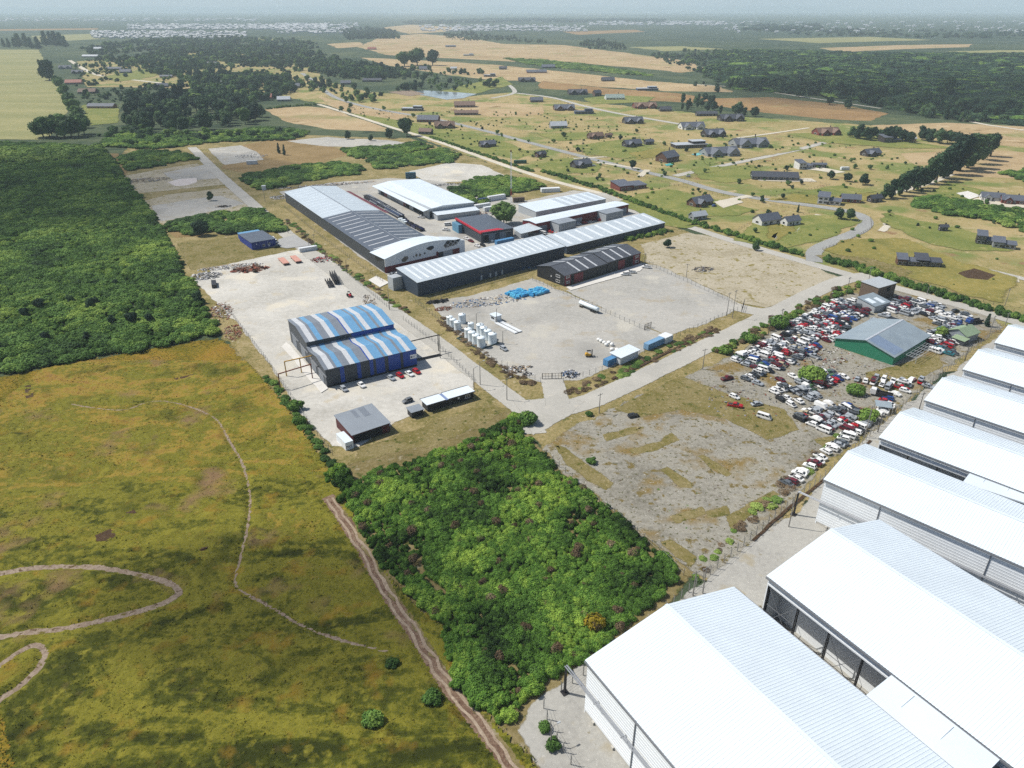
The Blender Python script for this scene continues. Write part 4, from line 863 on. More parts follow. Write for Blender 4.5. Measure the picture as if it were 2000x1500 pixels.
# ================================================================ houses on the plots
HW={'brown':paint('brown_boards',c(104,74,58),.75,var=.15,vs=1),'dark':paint('dark_boards',c(62,56,56),.75,var=.15,vs=1),'red':paint('red_boards',c(126,64,54),.75,var=.15,vs=1),'white':paint('white_render',c(226,226,222),.7,var=.05),'grey':paint('grey_render',c(150,154,158),.7,var=.08),'blue':paint('slate_blue_boards',c(70,84,112),.7,var=.1),'tan':paint('tan_brick',c(178,132,104),.8,var=.12),'charcoal':CHARW}
HR={'slate':paint('slate_shingles',c(100,106,118),.7,var=.14,vs=.8),'brown':paint('brown_shingles',c(128,104,90),.75,var=.15,vs=.8),'dark':paint('dark_shingles',c(76,80,90),.7,var=.14,vs=.8),'pale':paint('pale_tin',c(190,196,202),.5,var=.06),'green':paint('grey_green_tin',c(150,166,158),.5,var=.08),'red':paint('red_tin',c(160,92,76),.6,var=.1)}
def gable(o,x0,x1,y0,y1,h,rise,wall,roof,along='x',over=.5):
    "a gabled wing: wall mesh plus two roof slopes"
    w_=MB()
    if along=='x':
        ym=(y0+y1)/2; w_.prismx([(y0,0),(y0,h),(ym,h+rise),(y1,h),(y1,0)],x0,x1)
    else:
        xm=(x0+x1)/2; w_.prism([(x0,0),(x0,h),(xm,h+rise),(x1,h),(x1,0)],y0,y1)
    w_.build('wall',wall,o)
    for s in (0,1):
        m=MB(); t=.18
        if along=='x':
            k=rise/((y1-y0)/2); ye=(y0-over) if s==0 else (y1+over); ze=h-k*over+t
            m.slab((x0-over,ye,ze),(x1+over,ye,ze),(x1+over,ym,h+rise+t),(x0-over,ym,h+rise+t),t)
        else:
            k=rise/((x1-x0)/2); xe=(x0-over) if s==0 else (x1+over); ze=h-k*over+t
            m.slab((xe,y0-over,ze),(xm,y0-over,h+rise+t),(xm,y1+over,h+rise+t),(xe,y1+over,ze),t)
        m.build('roof_slope',roof,o)
def wnd(o,x,y,z,w,h,side='f'):
    m=MB(); f=MB()
    if side=='f': m.box(x,x+w,y-.05,y-.005,z,z+h); f.box(x-.12,x+w+.12,y-.035,y-.004,z-.12,z+h+.12)
    else: m.box(x-.05,x-.005,y,y+w,z,z+h); f.box(x-.035,x-.004,y-.12,y+w+.12,z-.12,z+h+.12)
    q=m.build('window',GLS,o); f.build('frame',FRM,q)
def house(x0,x1,yb,kind,wall,roof,label,th=None):
    A=G(x0,yb); wpx=(x1-x0); dep=A.y*math.cos(PITCH)+(CAMH)*math.sin(PITCH); wid=wpx*dep/FPX
    th=R(30 if th is None else th); ca,sa=math.cos(th),math.sin(th)
    wl=HW[wall]; rf=HR[roof]; r=random.Random(int(x0*7+yb))
    asp={'flat':.42,'long':.34,'barn':.75,'gable':.55,'cross':.5,'mono':.55,'two':.6}[kind]
    L=wid/(ca+asp*abs(sa)); W=L*asp
    C=G((x0+x1)/2,yb); C=C.xy+Vector((0,(L*abs(sa)+W*ca)/2*.85)); A=C-Vector((ca*L/2-sa*W/2,sa*L/2+ca*W/2))
    o=empty('house' if kind!='flat' else 'flat_roof_house',(A.x,A.y,0),th,label,'house')
    n=max(2,int(L/4))
    if kind in('gable','cross','long','barn'):
        h=r.uniform(2.7,3.2)*(1.6 if kind=='barn' else 1); rise=W*.5*(.75 if kind in('cross','gable') else .5 if kind=='long' else .9)
        gable(o,0,L,0,W,h,min(rise,4.2),wl,rf)
        if kind in('cross',):
            g=L*.32
            for gx in ((.08*L,.6*L) if L>20 else (.12*L,)): gable(o,gx,gx+g,-W*.28,W*.55,h,g*.42,wl,rf,'y',.4); wnd(o,gx+g*.25,-W*.28,1,g*.5,1.5)
        for i in range(n): wnd(o,L*(i+.35)/n,0,.9,min(1.8,L/n*.5),1.3)
        wnd(o,0,W*.35,1,W*.3,1.3,'l')
        m=MB(); m.box(L*.7,L*.7+.7,W*.6,W*.6+.7,h,h+rise+.9); m.build('chimney',HW['dark'],o)
    elif kind=='flat':
        m=MB(); m.box(0,L,0,W,0,3.1); m.build('wall',wl,o); m=MB(); m.box(-.5,L+.5,-.6,W+.5,3.12,3.42); m.build('roof',rf,o)
        m=MB(); m.box(L*.55,L*.95,W*.2,W*.98,3.43,5.6); m.build('upper_storey',wl,o); m=MB(); m.box(L*.53,L*.97,W*.15,W*1.0,5.62,5.85); m.build('upper_roof',rf,o)
        for i in range(n): wnd(o,L*(i+.3)/n,0,.7,L/n*.6,1.8)
    elif kind in('mono','two'):
        h=5.2 if kind=='two' else 3.6
        for (xa,xb,ya,yb_,h0,h1) in ((0,L*.48,0,W,h,h+1.6),(L*.5,L,W*.1,W*.9,2.7,3.5)):
            w_=MB(); w_.prismx([(ya,0),(ya,h0),(yb_,h1),(yb_,0)],xa,xb); w_.build('wall',wl,o)
            m=MB(); k=(h1-h0)/(yb_-ya); m.slab((xa-.5,ya-.6,h0-.6*k+.2),(xb+.5,ya-.6,h0-.6*k+.2),(xb+.5,yb_+.4,h1+.4*k+.2),(xa-.5,yb_+.4,h1+.4*k+.2),.2); m.build('roof_slope',rf,o)
            for i in range(2): wnd(o,xa+(xb-xa)*(.12+.45*i),ya,.9,(xb-xa)*.3,1.3)
        if kind=='two': wnd(o,L*.06,0,3.3,L*.14,1.2); wnd(o,L*.28,0,3.3,L*.14,1.2)
    m=MB(); m.box(L*.42,L*.42+1,-.06,-.005,0,2.1); m.build('door',HW['dark'],o)
    return o
for a in (
 (1044,1068,308,'cross','brown','dark','small brown gabled house left of the pale road',40),(1114,1158,329,'cross','dark','slate','dark slate roofed house with terrace, below the paved road',35),
 (1195,1268,373,'mono','red','slate','red brown house with stacked lean-to roofs beside the pale road',25),(1147,1180,272,'cross','brown','brown','brown house with brown roof across the paved road',20),(1182,1196,269,'gable','brown','brown','small brown garage next to the brown roofed house',20),
 (1216,1256,288,'cross','dark','slate','slate house with several gables above the green lawn',25),(1258,1278,283,'gable','dark','slate','slate outbuilding joined beside the many gabled house',25),(1283,1330,318,'barn','brown','slate','tall barn like brown house with steep slate roof',40),
 (1372,1448,306,'cross','grey','slate','low wide slate house with white trim by the small pool',15),(1314,1385,290,'flat','dark','pale','dark modern flat roofed house behind the pool',12),(1372,1420,268,'cross','dark','slate','slate gabled house behind the flat roofed one',20),
 (1430,1505,288,'cross','grey','slate','wide grey house with many small gables near the crossroads',12),(1344,1398,405,'cross','brown','slate','dark brown house with white bargeboards on the big lawn',35),(1347,1383,431,'gable','grey','pale','weathered grey barn beside the hedge',25),
 (1475,1530,441,'gable','white','slate','white house with slate roof, larger half of the pair',25),(1528,1567,442,'gable','white','slate','white annex with slate roof, smaller right half of the pair',25),(1472,1562,353,'long','charcoal','dark','long dark low house with white paved court',-8),
 (1601,1650,402,'two','white','slate','two storey white house with slate roofs left of the windbreak',-25),(1646,1684,397,'gable','red','slate','red brown wing joined to the two storey white house',-15),(1697,1726,396,'gable','dark','dark','small dark garage at the foot of the windbreak',20),
 (1555,1590,331,'two','white','slate','white modern house by the gravel court',15),(1586,1614,328,'long','charcoal','slate','dark low wing beside the white modern house',-5),(1685,1727,306,'cross','dark','slate','dark brown house alone in the dry plot',25),
 (1722,1762,279,'two','dark','slate','dark house with grey roofs above the dry plot',10),(1770,1790,277,'gable','tan','pale','small pale roofed outbuilding right of the dark house',10),(1592,1645,265,'cross','red','brown','red brown house with brown roof near the wood',15),
 (1922,1965,394,'cross','white','slate','white and red house with slate gables at the right edge',-20),(1962,2006,400,'cross','red','slate','red walled wing of the slate roofed house, cut by the right edge',-20),(1912,1950,480,'two','dark','slate','dark house with tilted slate roofs and red accent, right edge',-25),
 (1946,1990,488,'mono','grey','slate','grey lower half of the tilted roof house, right edge',-25),(1755,1795,521,'mono','brown','slate','brown house beside the ploughed soil, lower wing',-15),(1792,1843,523,'mono','dark','dark','dark box house with big slate roof near the ploughed soil',-15),
 (1835,1850,452,'gable','dark','dark','tiny black hut alone on the lawn',0),(1328,1378,253,'cross','white','slate','house with a row of steep white edged gables',10),(1405,1455,237,'cross','dark','dark','dark gabled house below the dark wood',10),
 (1360,1402,227,'long','dark','dark','long dark house against the dark wood',5),(1217,1258,242,'cross','dark','slate','dark steep gabled house by the road bend',15),(1073,1108,251,'gable','grey','pale','pale grey roofed house in the dry meadow',10),
 (1122,1160,223,'flat','blue','slate','blue grey modern house beside the brown one',5),(1081,1123,216,'cross','brown','slate','brown house with white garage left of the blue one',8),(1035,1061,200,'gable','brown','slate','small brown house with pale road behind',8),
 (1109,1148,185,'cross','dark','dark','dark house on the edge of the brown pasture',8),(1158,1175,188,'barn','brown','dark','narrow tall brown house',20),(1182,1220,195,'gable','white','green','white house with grey green roof on a green lawn',5),
 (1237,1284,212,'cross','red','brown','brown red house left of the dark wood',8),(1288,1312,218,'gable','dark','dark','small dark house close to the dark wood',8),(1244,1286,177,'flat','blue','pale','blue flat roofed house on the brown pasture',4),
 (1175,1201,159,'gable','dark','dark','dark house among trees in the dry pasture',8),(1058,1084,133,'gable','blue','slate','far grey house, upper of two in the pasture',5),(1028,1068,143,'long','tan','slate','far tan house, lower of two in the pasture',5),(1012,1046,160,'cross','dark','dark','far dark house with hedge line beside it',5),
 (886,928,210,'gable','brown','brown','brown house with wide brown roof, upper of the pair',5),(887,934,225,'long','brown','brown','brown long house, lower of the pair',3),(784,826,217,'flat','dark','pale','long grey modern house beside the paved road',-8),
 (814,858,239,'gable','red','slate','red brown house with slate roof beside the paved road',-8),(847,888,251,'cross','brown','brown','brown many gabled house below the paved road',10),(934,969,288,'cross','dark','slate','slate roofed dark house in the yellow plot',25),(817,845,263,'gable','dark','brown','dark house behind the big dark tree',-15),
 (708,745,160,'long','dark','dark','dark house on the lawn above the pond',2),(665,685,165,'gable','dark','slate','small slate house left of the lawn',5),(718,734,97,'gable','red','red','far little red barn in the pasture',0),
 (301,326,171,'cross','dark','slate','slate house in front of the dark wood',20),(206,236,137,'long','dark','slate','long slate house on the far left plot',5),(232,254,143,'gable','blue','slate','blue slate house in the far left plot',10),(112,136,135,'cross','grey','slate','grey house by the far left lane',20),(138,160,144,'cross','dark','slate','dark house by the far left lane',15),
 (124,156,165,'gable','tan','red','tan house with reddish roof beside the hay meadow',15),(150,184,183,'gable','brown','brown','brown house with flat court beside the hay meadow',10),(170,222,212,'long','tan','slate','long red brick house at the edge of the dark wood',-2),(172,196,97,'gable','white','pale','far white barn beyond the hay meadow',5),(160,190,112,'long','grey','pale','far grey house below the white barn',3),(312,336,152,'long','tan','slate','tan house seen between trees in the left wood',3),
 (400,426,128,'gable','white','slate','slate roofed house in a clearing of the left wood',5),(430,452,165,'gable','white','pale','small white roofed shed beside the left wood',10),(560,585,172,'gable','brown','slate','brown house beside the lane through the wood',5),(540,566,198,'gable','grey','pale','pale roofed house behind the clipped hedge',8),(500,530,194,'gable','tan','red','red roofed house behind the clipped hedge',5),(640,668,140,'long','grey','slate','grey house deep in the middle wood',4),(818,842,137,'gable','white','slate','white gabled house by the tall trees',5),(880,892,136,'gable','white','pale','white cottage by the dry pasture',0),(905,925,109,'flat','white','pale','far white hall in the dry pasture',0),(870,890,92,'long','dark','slate','far dark farmhouse under the trees',0),(975,990,136,'gable','dark','dark','far dark cottage right of the white hall',0),(945,968,150,'flat','dark','pale','far flat roofed house by the pond trees',0)):
    house(*a[:7],th=a[7])
# ================================================================ trees
def crown(seed,kind):
    g=random.Random(seed); L=[]
    if kind=='broad':
        for i in range(9):
            a=g.uniform(0,6.28); r=g.uniform(.05,.27); z=g.uniform(.22,.78); s=g.uniform(.15,.25)*(1.15-abs(z-.45)); L.append((math.cos(a)*r,math.sin(a)*r,z,s,s,s*.9))
        L.append((0,0,.48,.27,.27,.36))
    elif kind=='cone':
        for i in range(12):
            z=.12+.8*i/11; s=.17*(1-z*.82)+.025; a=g.uniform(0,6.28); r=.05*(1-z); L.append((math.cos(a)*r,math.sin(a)*r,z,s,s,.09))
    else:
        for i in range(12):
            z=g.uniform(.2,.9); a=g.uniform(0,6.28); r=g.uniform(0,.16)*(1.1-z); s=g.uniform(.09,.15); L.append((math.cos(a)*r,math.sin(a)*r,z,s,s,s*1.4))
    return L
def tree_protos(name,kind,mat,n,leaves,size,k0):
    P=[]
    for i in range(n):
        me=leaf_cloud('crown',crown(k0+i,kind),leaves,size,mat,k0+i,up=.15)
        t=MB(); t.cyl(0,0,0,.5,.025,.015,7)
        for j in range(4): a=j*1.6+i; t.bar((0,0,.25+.06*j),(math.cos(a)*.16,math.sin(a)*.16,.5+.06*j),.009)
        P.append((me,t.mesh('trunk',BARK)))
    return P
PT={'dk':tree_protos('d','broad',LF_dk,5,650,.045,100),'md':tree_protos('m','broad',LF_md,5,650,.045,120),'col':tree_protos('c','column',LF_dk,4,700,.035,140),'con':tree_protos('n','cone',LF_dk,3,600,.03,160),'lt':tree_protos('l','broad',LF_lt,3,500,.045,180)}
def hgt(x,y,hpx):
    p=G(x,y); dep=p.y*math.cos(PITCH)+CAMH*math.sin(PITCH); return p,hpx*dep/FPX/math.cos(PITCH)
def tree(x,y,hpx,kind,label,group=None,wide=1.0,name='tree',world=None):
    if world: p,h=Vector((*world,0)),hpx
    else: p,h=hgt(x,y,hpx)
    me,tr=rng.choice(PT[kind]); o=empty(name,p,rng.uniform(0,6.28),label,'tree',group); o.scale=(h*wide,h*wide,h)
    link('trunk',tr,o); link('crown',me,o); return o
def rows(pts,kind,label,group,wide=1.,name='tree'):
    for i,q in enumerate(sorted(pts)): tree(q[0],q[1],q[2],kind,(f'{ordw[i]} from left, ' if len(pts)<=16 else '')+label,group,wide*rng.uniform(.9,1.15),name)
ordw=['first','second','third','fourth','fifth','sixth','seventh','eighth','ninth','tenth','eleventh','twelfth','thirteenth','fourteenth','fifteenth','sixteenth']
for i,q in enumerate(((1727,389,30),(1741,387,36),(1756,382,40),(1770,376,40),(1784,372,44),(1797,367,42),(1812,360,50),(1828,354,60),(1842,348,58),(1858,341,60),(1874,334,66),(1889,328,64),(1904,320,60),(1920,313,54),(1934,306,48))):
    tree(q[0],q[1],q[2]*.92,'col',f'{ordw[i]} dark tree of the diagonal windbreak, counted from its lower left end','windbreak trees on the right',1.45)
for i,x in enumerate(range(1664,1790,14)): tree(x,268+(i%3)*2+(x-1660)*.06,20+(i*7)%9,'dk',f'{ordw[i]} dark tree of the short row above the dry plot, from left','trees above the dry plot',1.1)
for i,(x,y,h) in enumerate(((1800,274,26),(1818,277,24),(1834,280,30),(1850,280,26),(1868,283,26),(1882,286,24))): tree(x,y,h,'dk',f'{ordw[i]} tree of the row running right from the small outbuilding','trees right of the outbuilding',1.1)
for q,k,lab,wd in (((795,266,36),'dk','big dark round tree beside the bend of the pale road',1.),((984,437,46),'md','big round green tree between the charcoal workshop and grey shed',1.15),((1235,330,18),'dk','dark little tree beside the paved road junction',1.),((97,157,40),'dk','tall dark tree on the edge of the hay meadow',1.),
    ((1685,361,22),'dk','dark round tree right of three in the dry plot',1.1),((1655,355,18),'dk','dark round tree middle of three in the dry plot',1.1),((1622,350,18),'dk','dark round tree left of three in the dry plot',1.1),((1838,660,24),'lt','bright green garden bush behind the sixth warehouse',1.3),((1926,638,24),'con','small dark conifer beside the cottage',1.2),((395,460,32),'dk','dark bushy tree in the scrub below the bare lot',1.2),((412,392,18),'md','lone thin tree standing on the lower bare lot',.8),((1637,428,24),'dk','dark tree by the bend of the paved road',1.),((1660,430,24),'dk','second dark tree by the bend of the paved road',1.),((1558,415,14),'con','small conifer beside the white annex',1.),((1303,484,18),'dk','round dark shrub alone on the dry lot',1.1),((1475,455,12),'md','small tree beside the white house goalpost',1.),((1475,490,16),'dk','dark shrub at the hedge corner of the dry lot',1.1),((1560,190,24),'dk','dark tree alone on the brown pasture',1.),((1620,205,16),'dk','dark bush left on the brown pasture track',1.2),((1655,212,18),'dk','dark bush right on the brown pasture track',1.1),((1850,190,40),'dk','tall dark tree standing above the right forest',.7),((790,130,30),'md','tall pale grove tree beside the far pasture, left',1.2),((815,128,34),'md','tall pale grove tree beside the far pasture, middle',1.2),((845,128,30),'dk','tall dark grove tree beside the far pasture, right',1.1),((400,275,12),'dk','small dark bush beside the top of the left road',1.2),((545,300,18),'con','little dark conifer pair in the brown grass, left',1.),((556,303,18),'con','little dark conifer pair in the brown grass, right',1.),((680,272,16),'dk','dark tree by the pale lot, left',1.),((725,275,12),'dk','dark tree by the pale lot, middle',1.1),((760,270,18),'dk','dark tree by the pale lot, right',1.1)):
    tree(*q,k,lab,None,wd)
for i,q in enumerate(((52,622,22),(78,604,24),(92,668,22),(140,594,20),(172,668,20),(178,606,24),(186,600,22),(222,638,24),(228,560,16),(258,634,28),(294,634,24),(388,592,24))): tree(*q,'dk',f'{ordw[i]} from left, dark bushy tree rising out of the left thicket','dark bushes in the left thicket',1.0)
# left meadow edge
rows([(8,92,14),(18,93,15),(30,92,16),(38,92,22),(52,92,22),(62,95,18),(75,96,20),(90,90,24),(100,88,22),(110,90,24),(120,90,22),(128,92,18)],'con','dark far tree of the line closing the hay meadow','far trees behind the hay meadow',1.8)
rows([(118,172,22),(128,190,24),(138,212,26),(145,222,28),(152,232,24),(160,242,22),(168,250,20),(110,164,16),(135,200,20)],'md','leafy tree of the edge between hay meadow and houses','trees down the meadow edge',1.1)
rows([(85,268,38),(98,270,42),(112,268,44),(126,268,44),(140,268,42),(154,266,36),(165,262,30)],'md','slender grey green tree of the small grove under the hay meadow','grove below the hay meadow',1.1,'grove_tree')
def wood(px,sp,h0,h1,kinds,label,group,wide=1.1):
    P=[tuple(p) for p in GP(px)]
    T=[tree(0,0,rng.uniform(h0,h1)*rng.uniform(.7,1.15),rng.choice(kinds),label,group,wide*rng.uniform(.9,1.25),world=(x,y)) for x,y,_ in grid_pts(px,sp,.45)]
    rowlabels(T,label.replace('tree of the ',''),12)
def rowlabels(objs,what,rowd):
    objs=sorted(objs,key=lambda o:o.location.y); r=0; i=0
    while i<len(objs):
        row=sorted(objs[i:i+rowd],key=lambda o:o.location.x)
        for k,o in enumerate(row): o['label']=f'{ordw[k]} from left, {ordw[r]} row back, tree in {what}'
        i+=rowd; r+=1
wood([(232,206),(260,190),(300,195),(360,185),(430,195),(500,205),(520,225),(505,248),(430,252),(360,262),(290,262),(245,245)],22,14,25,['dk','dk','dk','md'],'tree of the dark left wood','trees of the dark left wood',.95)
wood([(1318,214),(1335,200),(1375,195),(1395,205),(1420,215),(1475,222),(1478,232),(1420,228),(1380,222),(1330,222)],22,10,17,['dk','dk','col'],'tree of the dark wood behind the houses','trees of the dark wood behind the houses',1.1)
wood([(662,192),(720,186),(745,188),(750,200),(700,204),(668,200)],19,8,13,['md','dk'],'tree of the copse left of the pond','copse left of the pond',1.)
wood([(765,178),(810,168),(828,172),(800,180)],14,9,14,['dk'],'dark tree of the copse behind the pond','copse behind the pond',1.)
wood([(835,172),(900,165),(985,160),(975,170),(900,178),(850,178)],24,8,12,['md','dk'],'tree of the young plantation right of the pond','plantation right of the pond',1.)
# shrubs and small trees dotted over the plots
sc=[]
for _ in range(150):
    x=rng.uniform(640,1960); y=rng.uniform(205,470)
    lo=205+(x-640)*.09; hi=250+(x-640)*.235
    if lo<y<hi: sc.append((x,y,rng.uniform(5,11)))
HS=[o for o in bpy.data.objects if o.get('category')=='house']; seen={}
for q in sc:
    p=G(q[0],q[1]); h_=min(HS,key=lambda o:(o.location-p).length_squared); base=' '.join(h_['label'].replace(',','').split()[:7]); dx=p.x-h_.location.x; dy=p.y-h_.location.y
    side='left of' if dx<-8 else 'right of' if dx>22 else 'behind' if dy>6 else 'in front of'
    k=f'small garden tree {side} the {base}'; seen[k]=seen.get(k,0)+1
    tree(*q,rng.choice(('md','dk')),k if seen[k]==1 else f'{ordw[seen[k]-1]} {k}','garden trees of the house plots',1.2,'garden_tree')
gs=grid_pts([(640,210),(900,215),(1150,225),(1500,262),(1800,300),(1990,420),(1960,600),(1690,525),(1300,415),(1050,330),(800,250)],13,.5)
gs=gs[vnoise(gs[:,0],gs[:,1],.03,8)+nrg.normal(0,.15,len(gs))>.62]
scatter_stuff('young_shrubs','young shrubs and tussocks sprinkled over the house plots','shrubs',gs,nrg.uniform(.5,1.6,(len(gs),1))*np.array([[.9,.9,1.1]]),V_thick[:2])
# masses far off
def mass(name,label,px,sp,h,kinds,wide=1.0,clump=.62):
    vs=[variant('wood_crown',rng.choice(PT[k])[0]) for k in kinds for _ in (0,1)]
    p=grid_pts(px,sp,.48); p=p[vnoise(p[:,0],p[:,1],1/(sp*5.),17)+nrg.normal(0,.12,len(p))<clump]; n=len(p); s=(.35+.85*nrg.random(n)**1.3)[:,None]*np.array([[h*wide,h*wide,h]])*nrg.uniform(.8,1.2,(n,3)); p[:,2]=-h*.12
    return scatter_stuff(name,label,'wood',p,s,vs)
mass('left_wood','mixed wood with houses hidden in it, upper left',[(235,128),(300,104),(420,92),(560,92),(640,108),(690,128),(740,140),(700,150),(600,142),(560,160),(480,172),(400,176),(330,150),(270,140)],13,15,['dk','md','dk'],1.1,.6)
mass('left_wood','wood strip left of the lane, above the dark wood',[(350,168),(440,150),(560,150),(590,170),(560,190),(500,200),(400,190)],13,15,['dk','md','dk'],1.1,.75)
mass('left_wood','scattered trees and copses behind the far left lane',[(160,96),(250,82),(420,72),(560,78),(650,90),(600,97),(420,94),(300,106),(235,130),(190,120)],17,14,['dk','md','dk'],1.2,.55)
mass('left_wood','loose trees beside the lane above the dry pasture',[(560,150),(640,160),(700,178),(760,182),(740,192),(660,188),(600,178)],17,12,['dk','md'],1.1,.5)
mass('middle_wood','loose trees above the pond',[(740,128),(900,140),(1000,150),(980,160),(860,168),(780,156)],18,11,['dk','md'],1.2,.5)
mass('left_wood','leafy trees between the left thicket and the dark wood',[(185,268),(250,250),(300,264),(420,262),(560,258),(600,266),(560,274),(430,272),(290,288),(220,290)],11,9,['md','dk','lt'],1.3,.6)
mass('middle_wood','garden trees around the houses left of the hay meadow edge',[(140,120),(330,110),(340,170),(250,200),(170,215),(150,170)],15,8,['md','dk'],1.3,.42)
mass('middle_wood','dark wood strip between the lane and the far pasture',[(600,120),(700,126),(790,138),(800,150),(720,158),(640,150)],12,13,['dk','dk','md'],1.1,.8)
mass('far_grove','dark grove on the far rise above the pasture',[(665,62),(720,54),(770,62),(785,76),(740,76),(680,78)],22,18,['dk'],1.1)
mass('far_grove','dark line of trees closing the far pasture',[(865,70),(920,64),(990,72),(1070,82),(1060,86),(980,82),(880,78)],24,15,['con','dk'],1.2)
mass('far_grove','dark planted block at the far end of the pasture',[(1125,86),(1170,80),(1220,88),(1222,98),(1150,96)],20,17,['con','dk'],1.2)
mass('right_forest','wide green forest spread over the right distance',[(1270,108),(1340,100),(1500,104),(1700,110),(1900,112),(2200,108),(2200,252),(2000,246),(1900,238),(1780,222),(1680,196),(1560,186),(1450,178),(1380,160),(1360,142),(1300,124)],17,11,['md','dk','dk'],1.25,.55)
mounds('forest_scrub','dark low scrub covering the right distance',[(1400,100),(1500,98),(1700,104),(1900,106),(2200,104),(2200,250),(2000,245),(1900,236),(1780,220),(1680,194),(1560,184),(1450,176),(1390,150)],13,3.0,V_darkm+V_darkm+V_thick[:1],1.5)
mass('forest_edge','tall dark trees along the near edge of the right forest',[(1420,172),(1520,182),(1620,190),(1700,205),(1780,222),(1850,238),(2000,240),(2200,245),(2200,225),(1900,215),(1750,190),(1600,175),(1450,162)],13,18,['dk','col','dk'],1.1,.7)
mass('forest_edge','dark trees right of the brown pasture',[(1350,170),(1375,162),(1420,175),(1400,184)],16,13,['dk'],1.)
for lab,q,h in (('far bluish wood beyond the forest, right',[(1450,62),(1600,56),(1760,60),(2200,58),(2200,78),(1800,74),(1560,70)],14),('far dark plantation among the distant town, right',[(1440,50),(1600,46),(1610,60),(1450,60)],18),('far wood belt beyond the pasture, middle',[(780,42),(1000,36),(1300,38),(1300,44),(1000,44),(800,48)],16)):
    mass('far_wood',lab,q,52,h,['dk'],2.4)
# hedges
def hedge(label,px,wd,hs,variants,sp=1.7,world=False):
    pl=smoothline(GP(px)); P=[]
    for a,b in zip(pl[:-1],pl[1:]):
        d=b-a; n=max(1,int(d.length/sp)); nn=Vector((-d.y,d.x)).normalized()
        for i in range(n):
            for k in range(max(1,int(wd/2))): p=a+d*((i+rng.random())/n)+nn*rng.uniform(-wd/2,wd/2); P.append((p.x,p.y,-.1))
    n=len(P); s=nrg.uniform(.5,1.2,n)[:,None]*np.array([[1.5,1.5,hs]])*(1 if hs>.6 else .5)
    return scatter_stuff('hedge',label,'hedge',np.array(P),s,variants)
hedge('dark hedge along the far road, upper part beside the lawns',[(1060,335),(1180,372),(1300,418),(1400,450),(1500,480),(1570,500)],5,1.9,V_thick)
hedge('dark hedge along the far road, lower right part',[(1610,508),(1690,530),(1780,560),(1880,590),(1960,614),(2040,642)],6,2.3,V_thick)
hedge('scrubby hedge between the road and the junkyard',[(1412,692),(1450,668),(1520,628),(1590,592),(1640,570),(1690,560)],7,1.6,V_thick[:3]+V_pale[:1]+V_dead,3.0)
hedge('low shrubs along the yard fence beside the heath',[(520,735),(560,790),(590,830),(620,870),(650,910)],2.2,1.1,V_thick)
hedge('taller shrubs at the corner of the thicket and yard',[(655,925),(668,945),(690,975)],7,2.6,V_gorse)
hedge('hedge along the pale road, left of the scrub',[(840,268),(940,302),(1040,336)],4,1.5,V_thick)
hedge('clipped hedge around the far lawn',[(520,214),(570,208),(620,205)],3,2.4,V_thick)
hedge('dry weeds along the road verge of the tank yard',[(860,622),(900,655),(950,700),(1000,735),(1040,750)],4,.7,V_dead)
hedge('dry weeds on the verge beside the container yard',[(1110,770),(1200,735),(1300,688),(1400,642)],5,.7,V_dead+V_pale[:1])
hedge('dry weeds along the slate shed side of the road',[(560,430),(640,500),(720,556),(800,612)],3.5,.8,V_dead+V_pale[:1])
hedge('shrubs beside the corner shed and dry lot',[(1222,470),(1262,462),(1310,452)],4,1.8,V_thick)
hedge('weeds along the warehouse fence',[(1350,1130),(1420,1060),(1490,990),(1560,930),(1650,850)],3,.9,V_pale+V_dead)
hedge('scattered weed clumps over the bare lot below the road',[(1150,860),(1240,880),(1300,850),(1360,920),(1280,960),(1400,980),(1330,1020)],34,.3,V_thick[:2]+V_dead+V_pale,9)
hedge('scattered weed clumps over the dry lot',[(1290,485),(1400,500),(1500,540),(1420,560),(1560,560)],26,.3,V_thick[:2]+V_dead,7)
for i,(x,y,h,lab) in enumerate(((1030,825,20,'green bush at the dead end of the road'),(1048,1320,16,'gorse bush near the crane post'),(1064,1425,14,'low green bush inside the warehouse fence, upper'),(1080,1460,16,'low green bush inside the warehouse fence, lower'),(1520,640,20,'bush in the hedge beside the junkyard bend'),(1585,745,26,'green bush among the wrecked cars'),(1670,770,18,'green bush beside the wrecked lorry'),(1690,820,20,'pale green bush by the fence row of wrecks'),(578,800,16,'round shrub at the yard edge, upper'),(585,828,14,'round shrub at the yard edge, lower'),(1415,690,14,'dark shrub at the junkyard entrance'),(1465,668,14,'dark shrub in the junkyard hedge'),(1150,812,8,'small dark shrub on the road verge'),(1155,905,10,'dark shrub in the golden grass strip'),(1142,985,14,'grey green round shrub beside the fence line'),(730,1412,22,'dark bush on the heath by the track, lower'),(765,1300,14,'dark bush on the heath by the track, upper'),(845,1368,20,'dark bush touching the dirt track'),(1160,1225,24,'yellow flowering gorse bush near the warehouse roof'))):
    p,h_=hgt(x,y,h); o=empty('shrub',p,rng.uniform(0,6),lab,'shrub'); k=rng.choice(V_thick).data if i!=18 else leaf_cloud('flowering_foliage',mound(g_,5),500,.12,LF_gold,77); o.scale=(h_*.8,h_*.8,h_*.9); link('foliage',k,o); t=MB(); t.cyl(0,0,0,.4,.06,.04,6); t.build('stem',BARK,o)
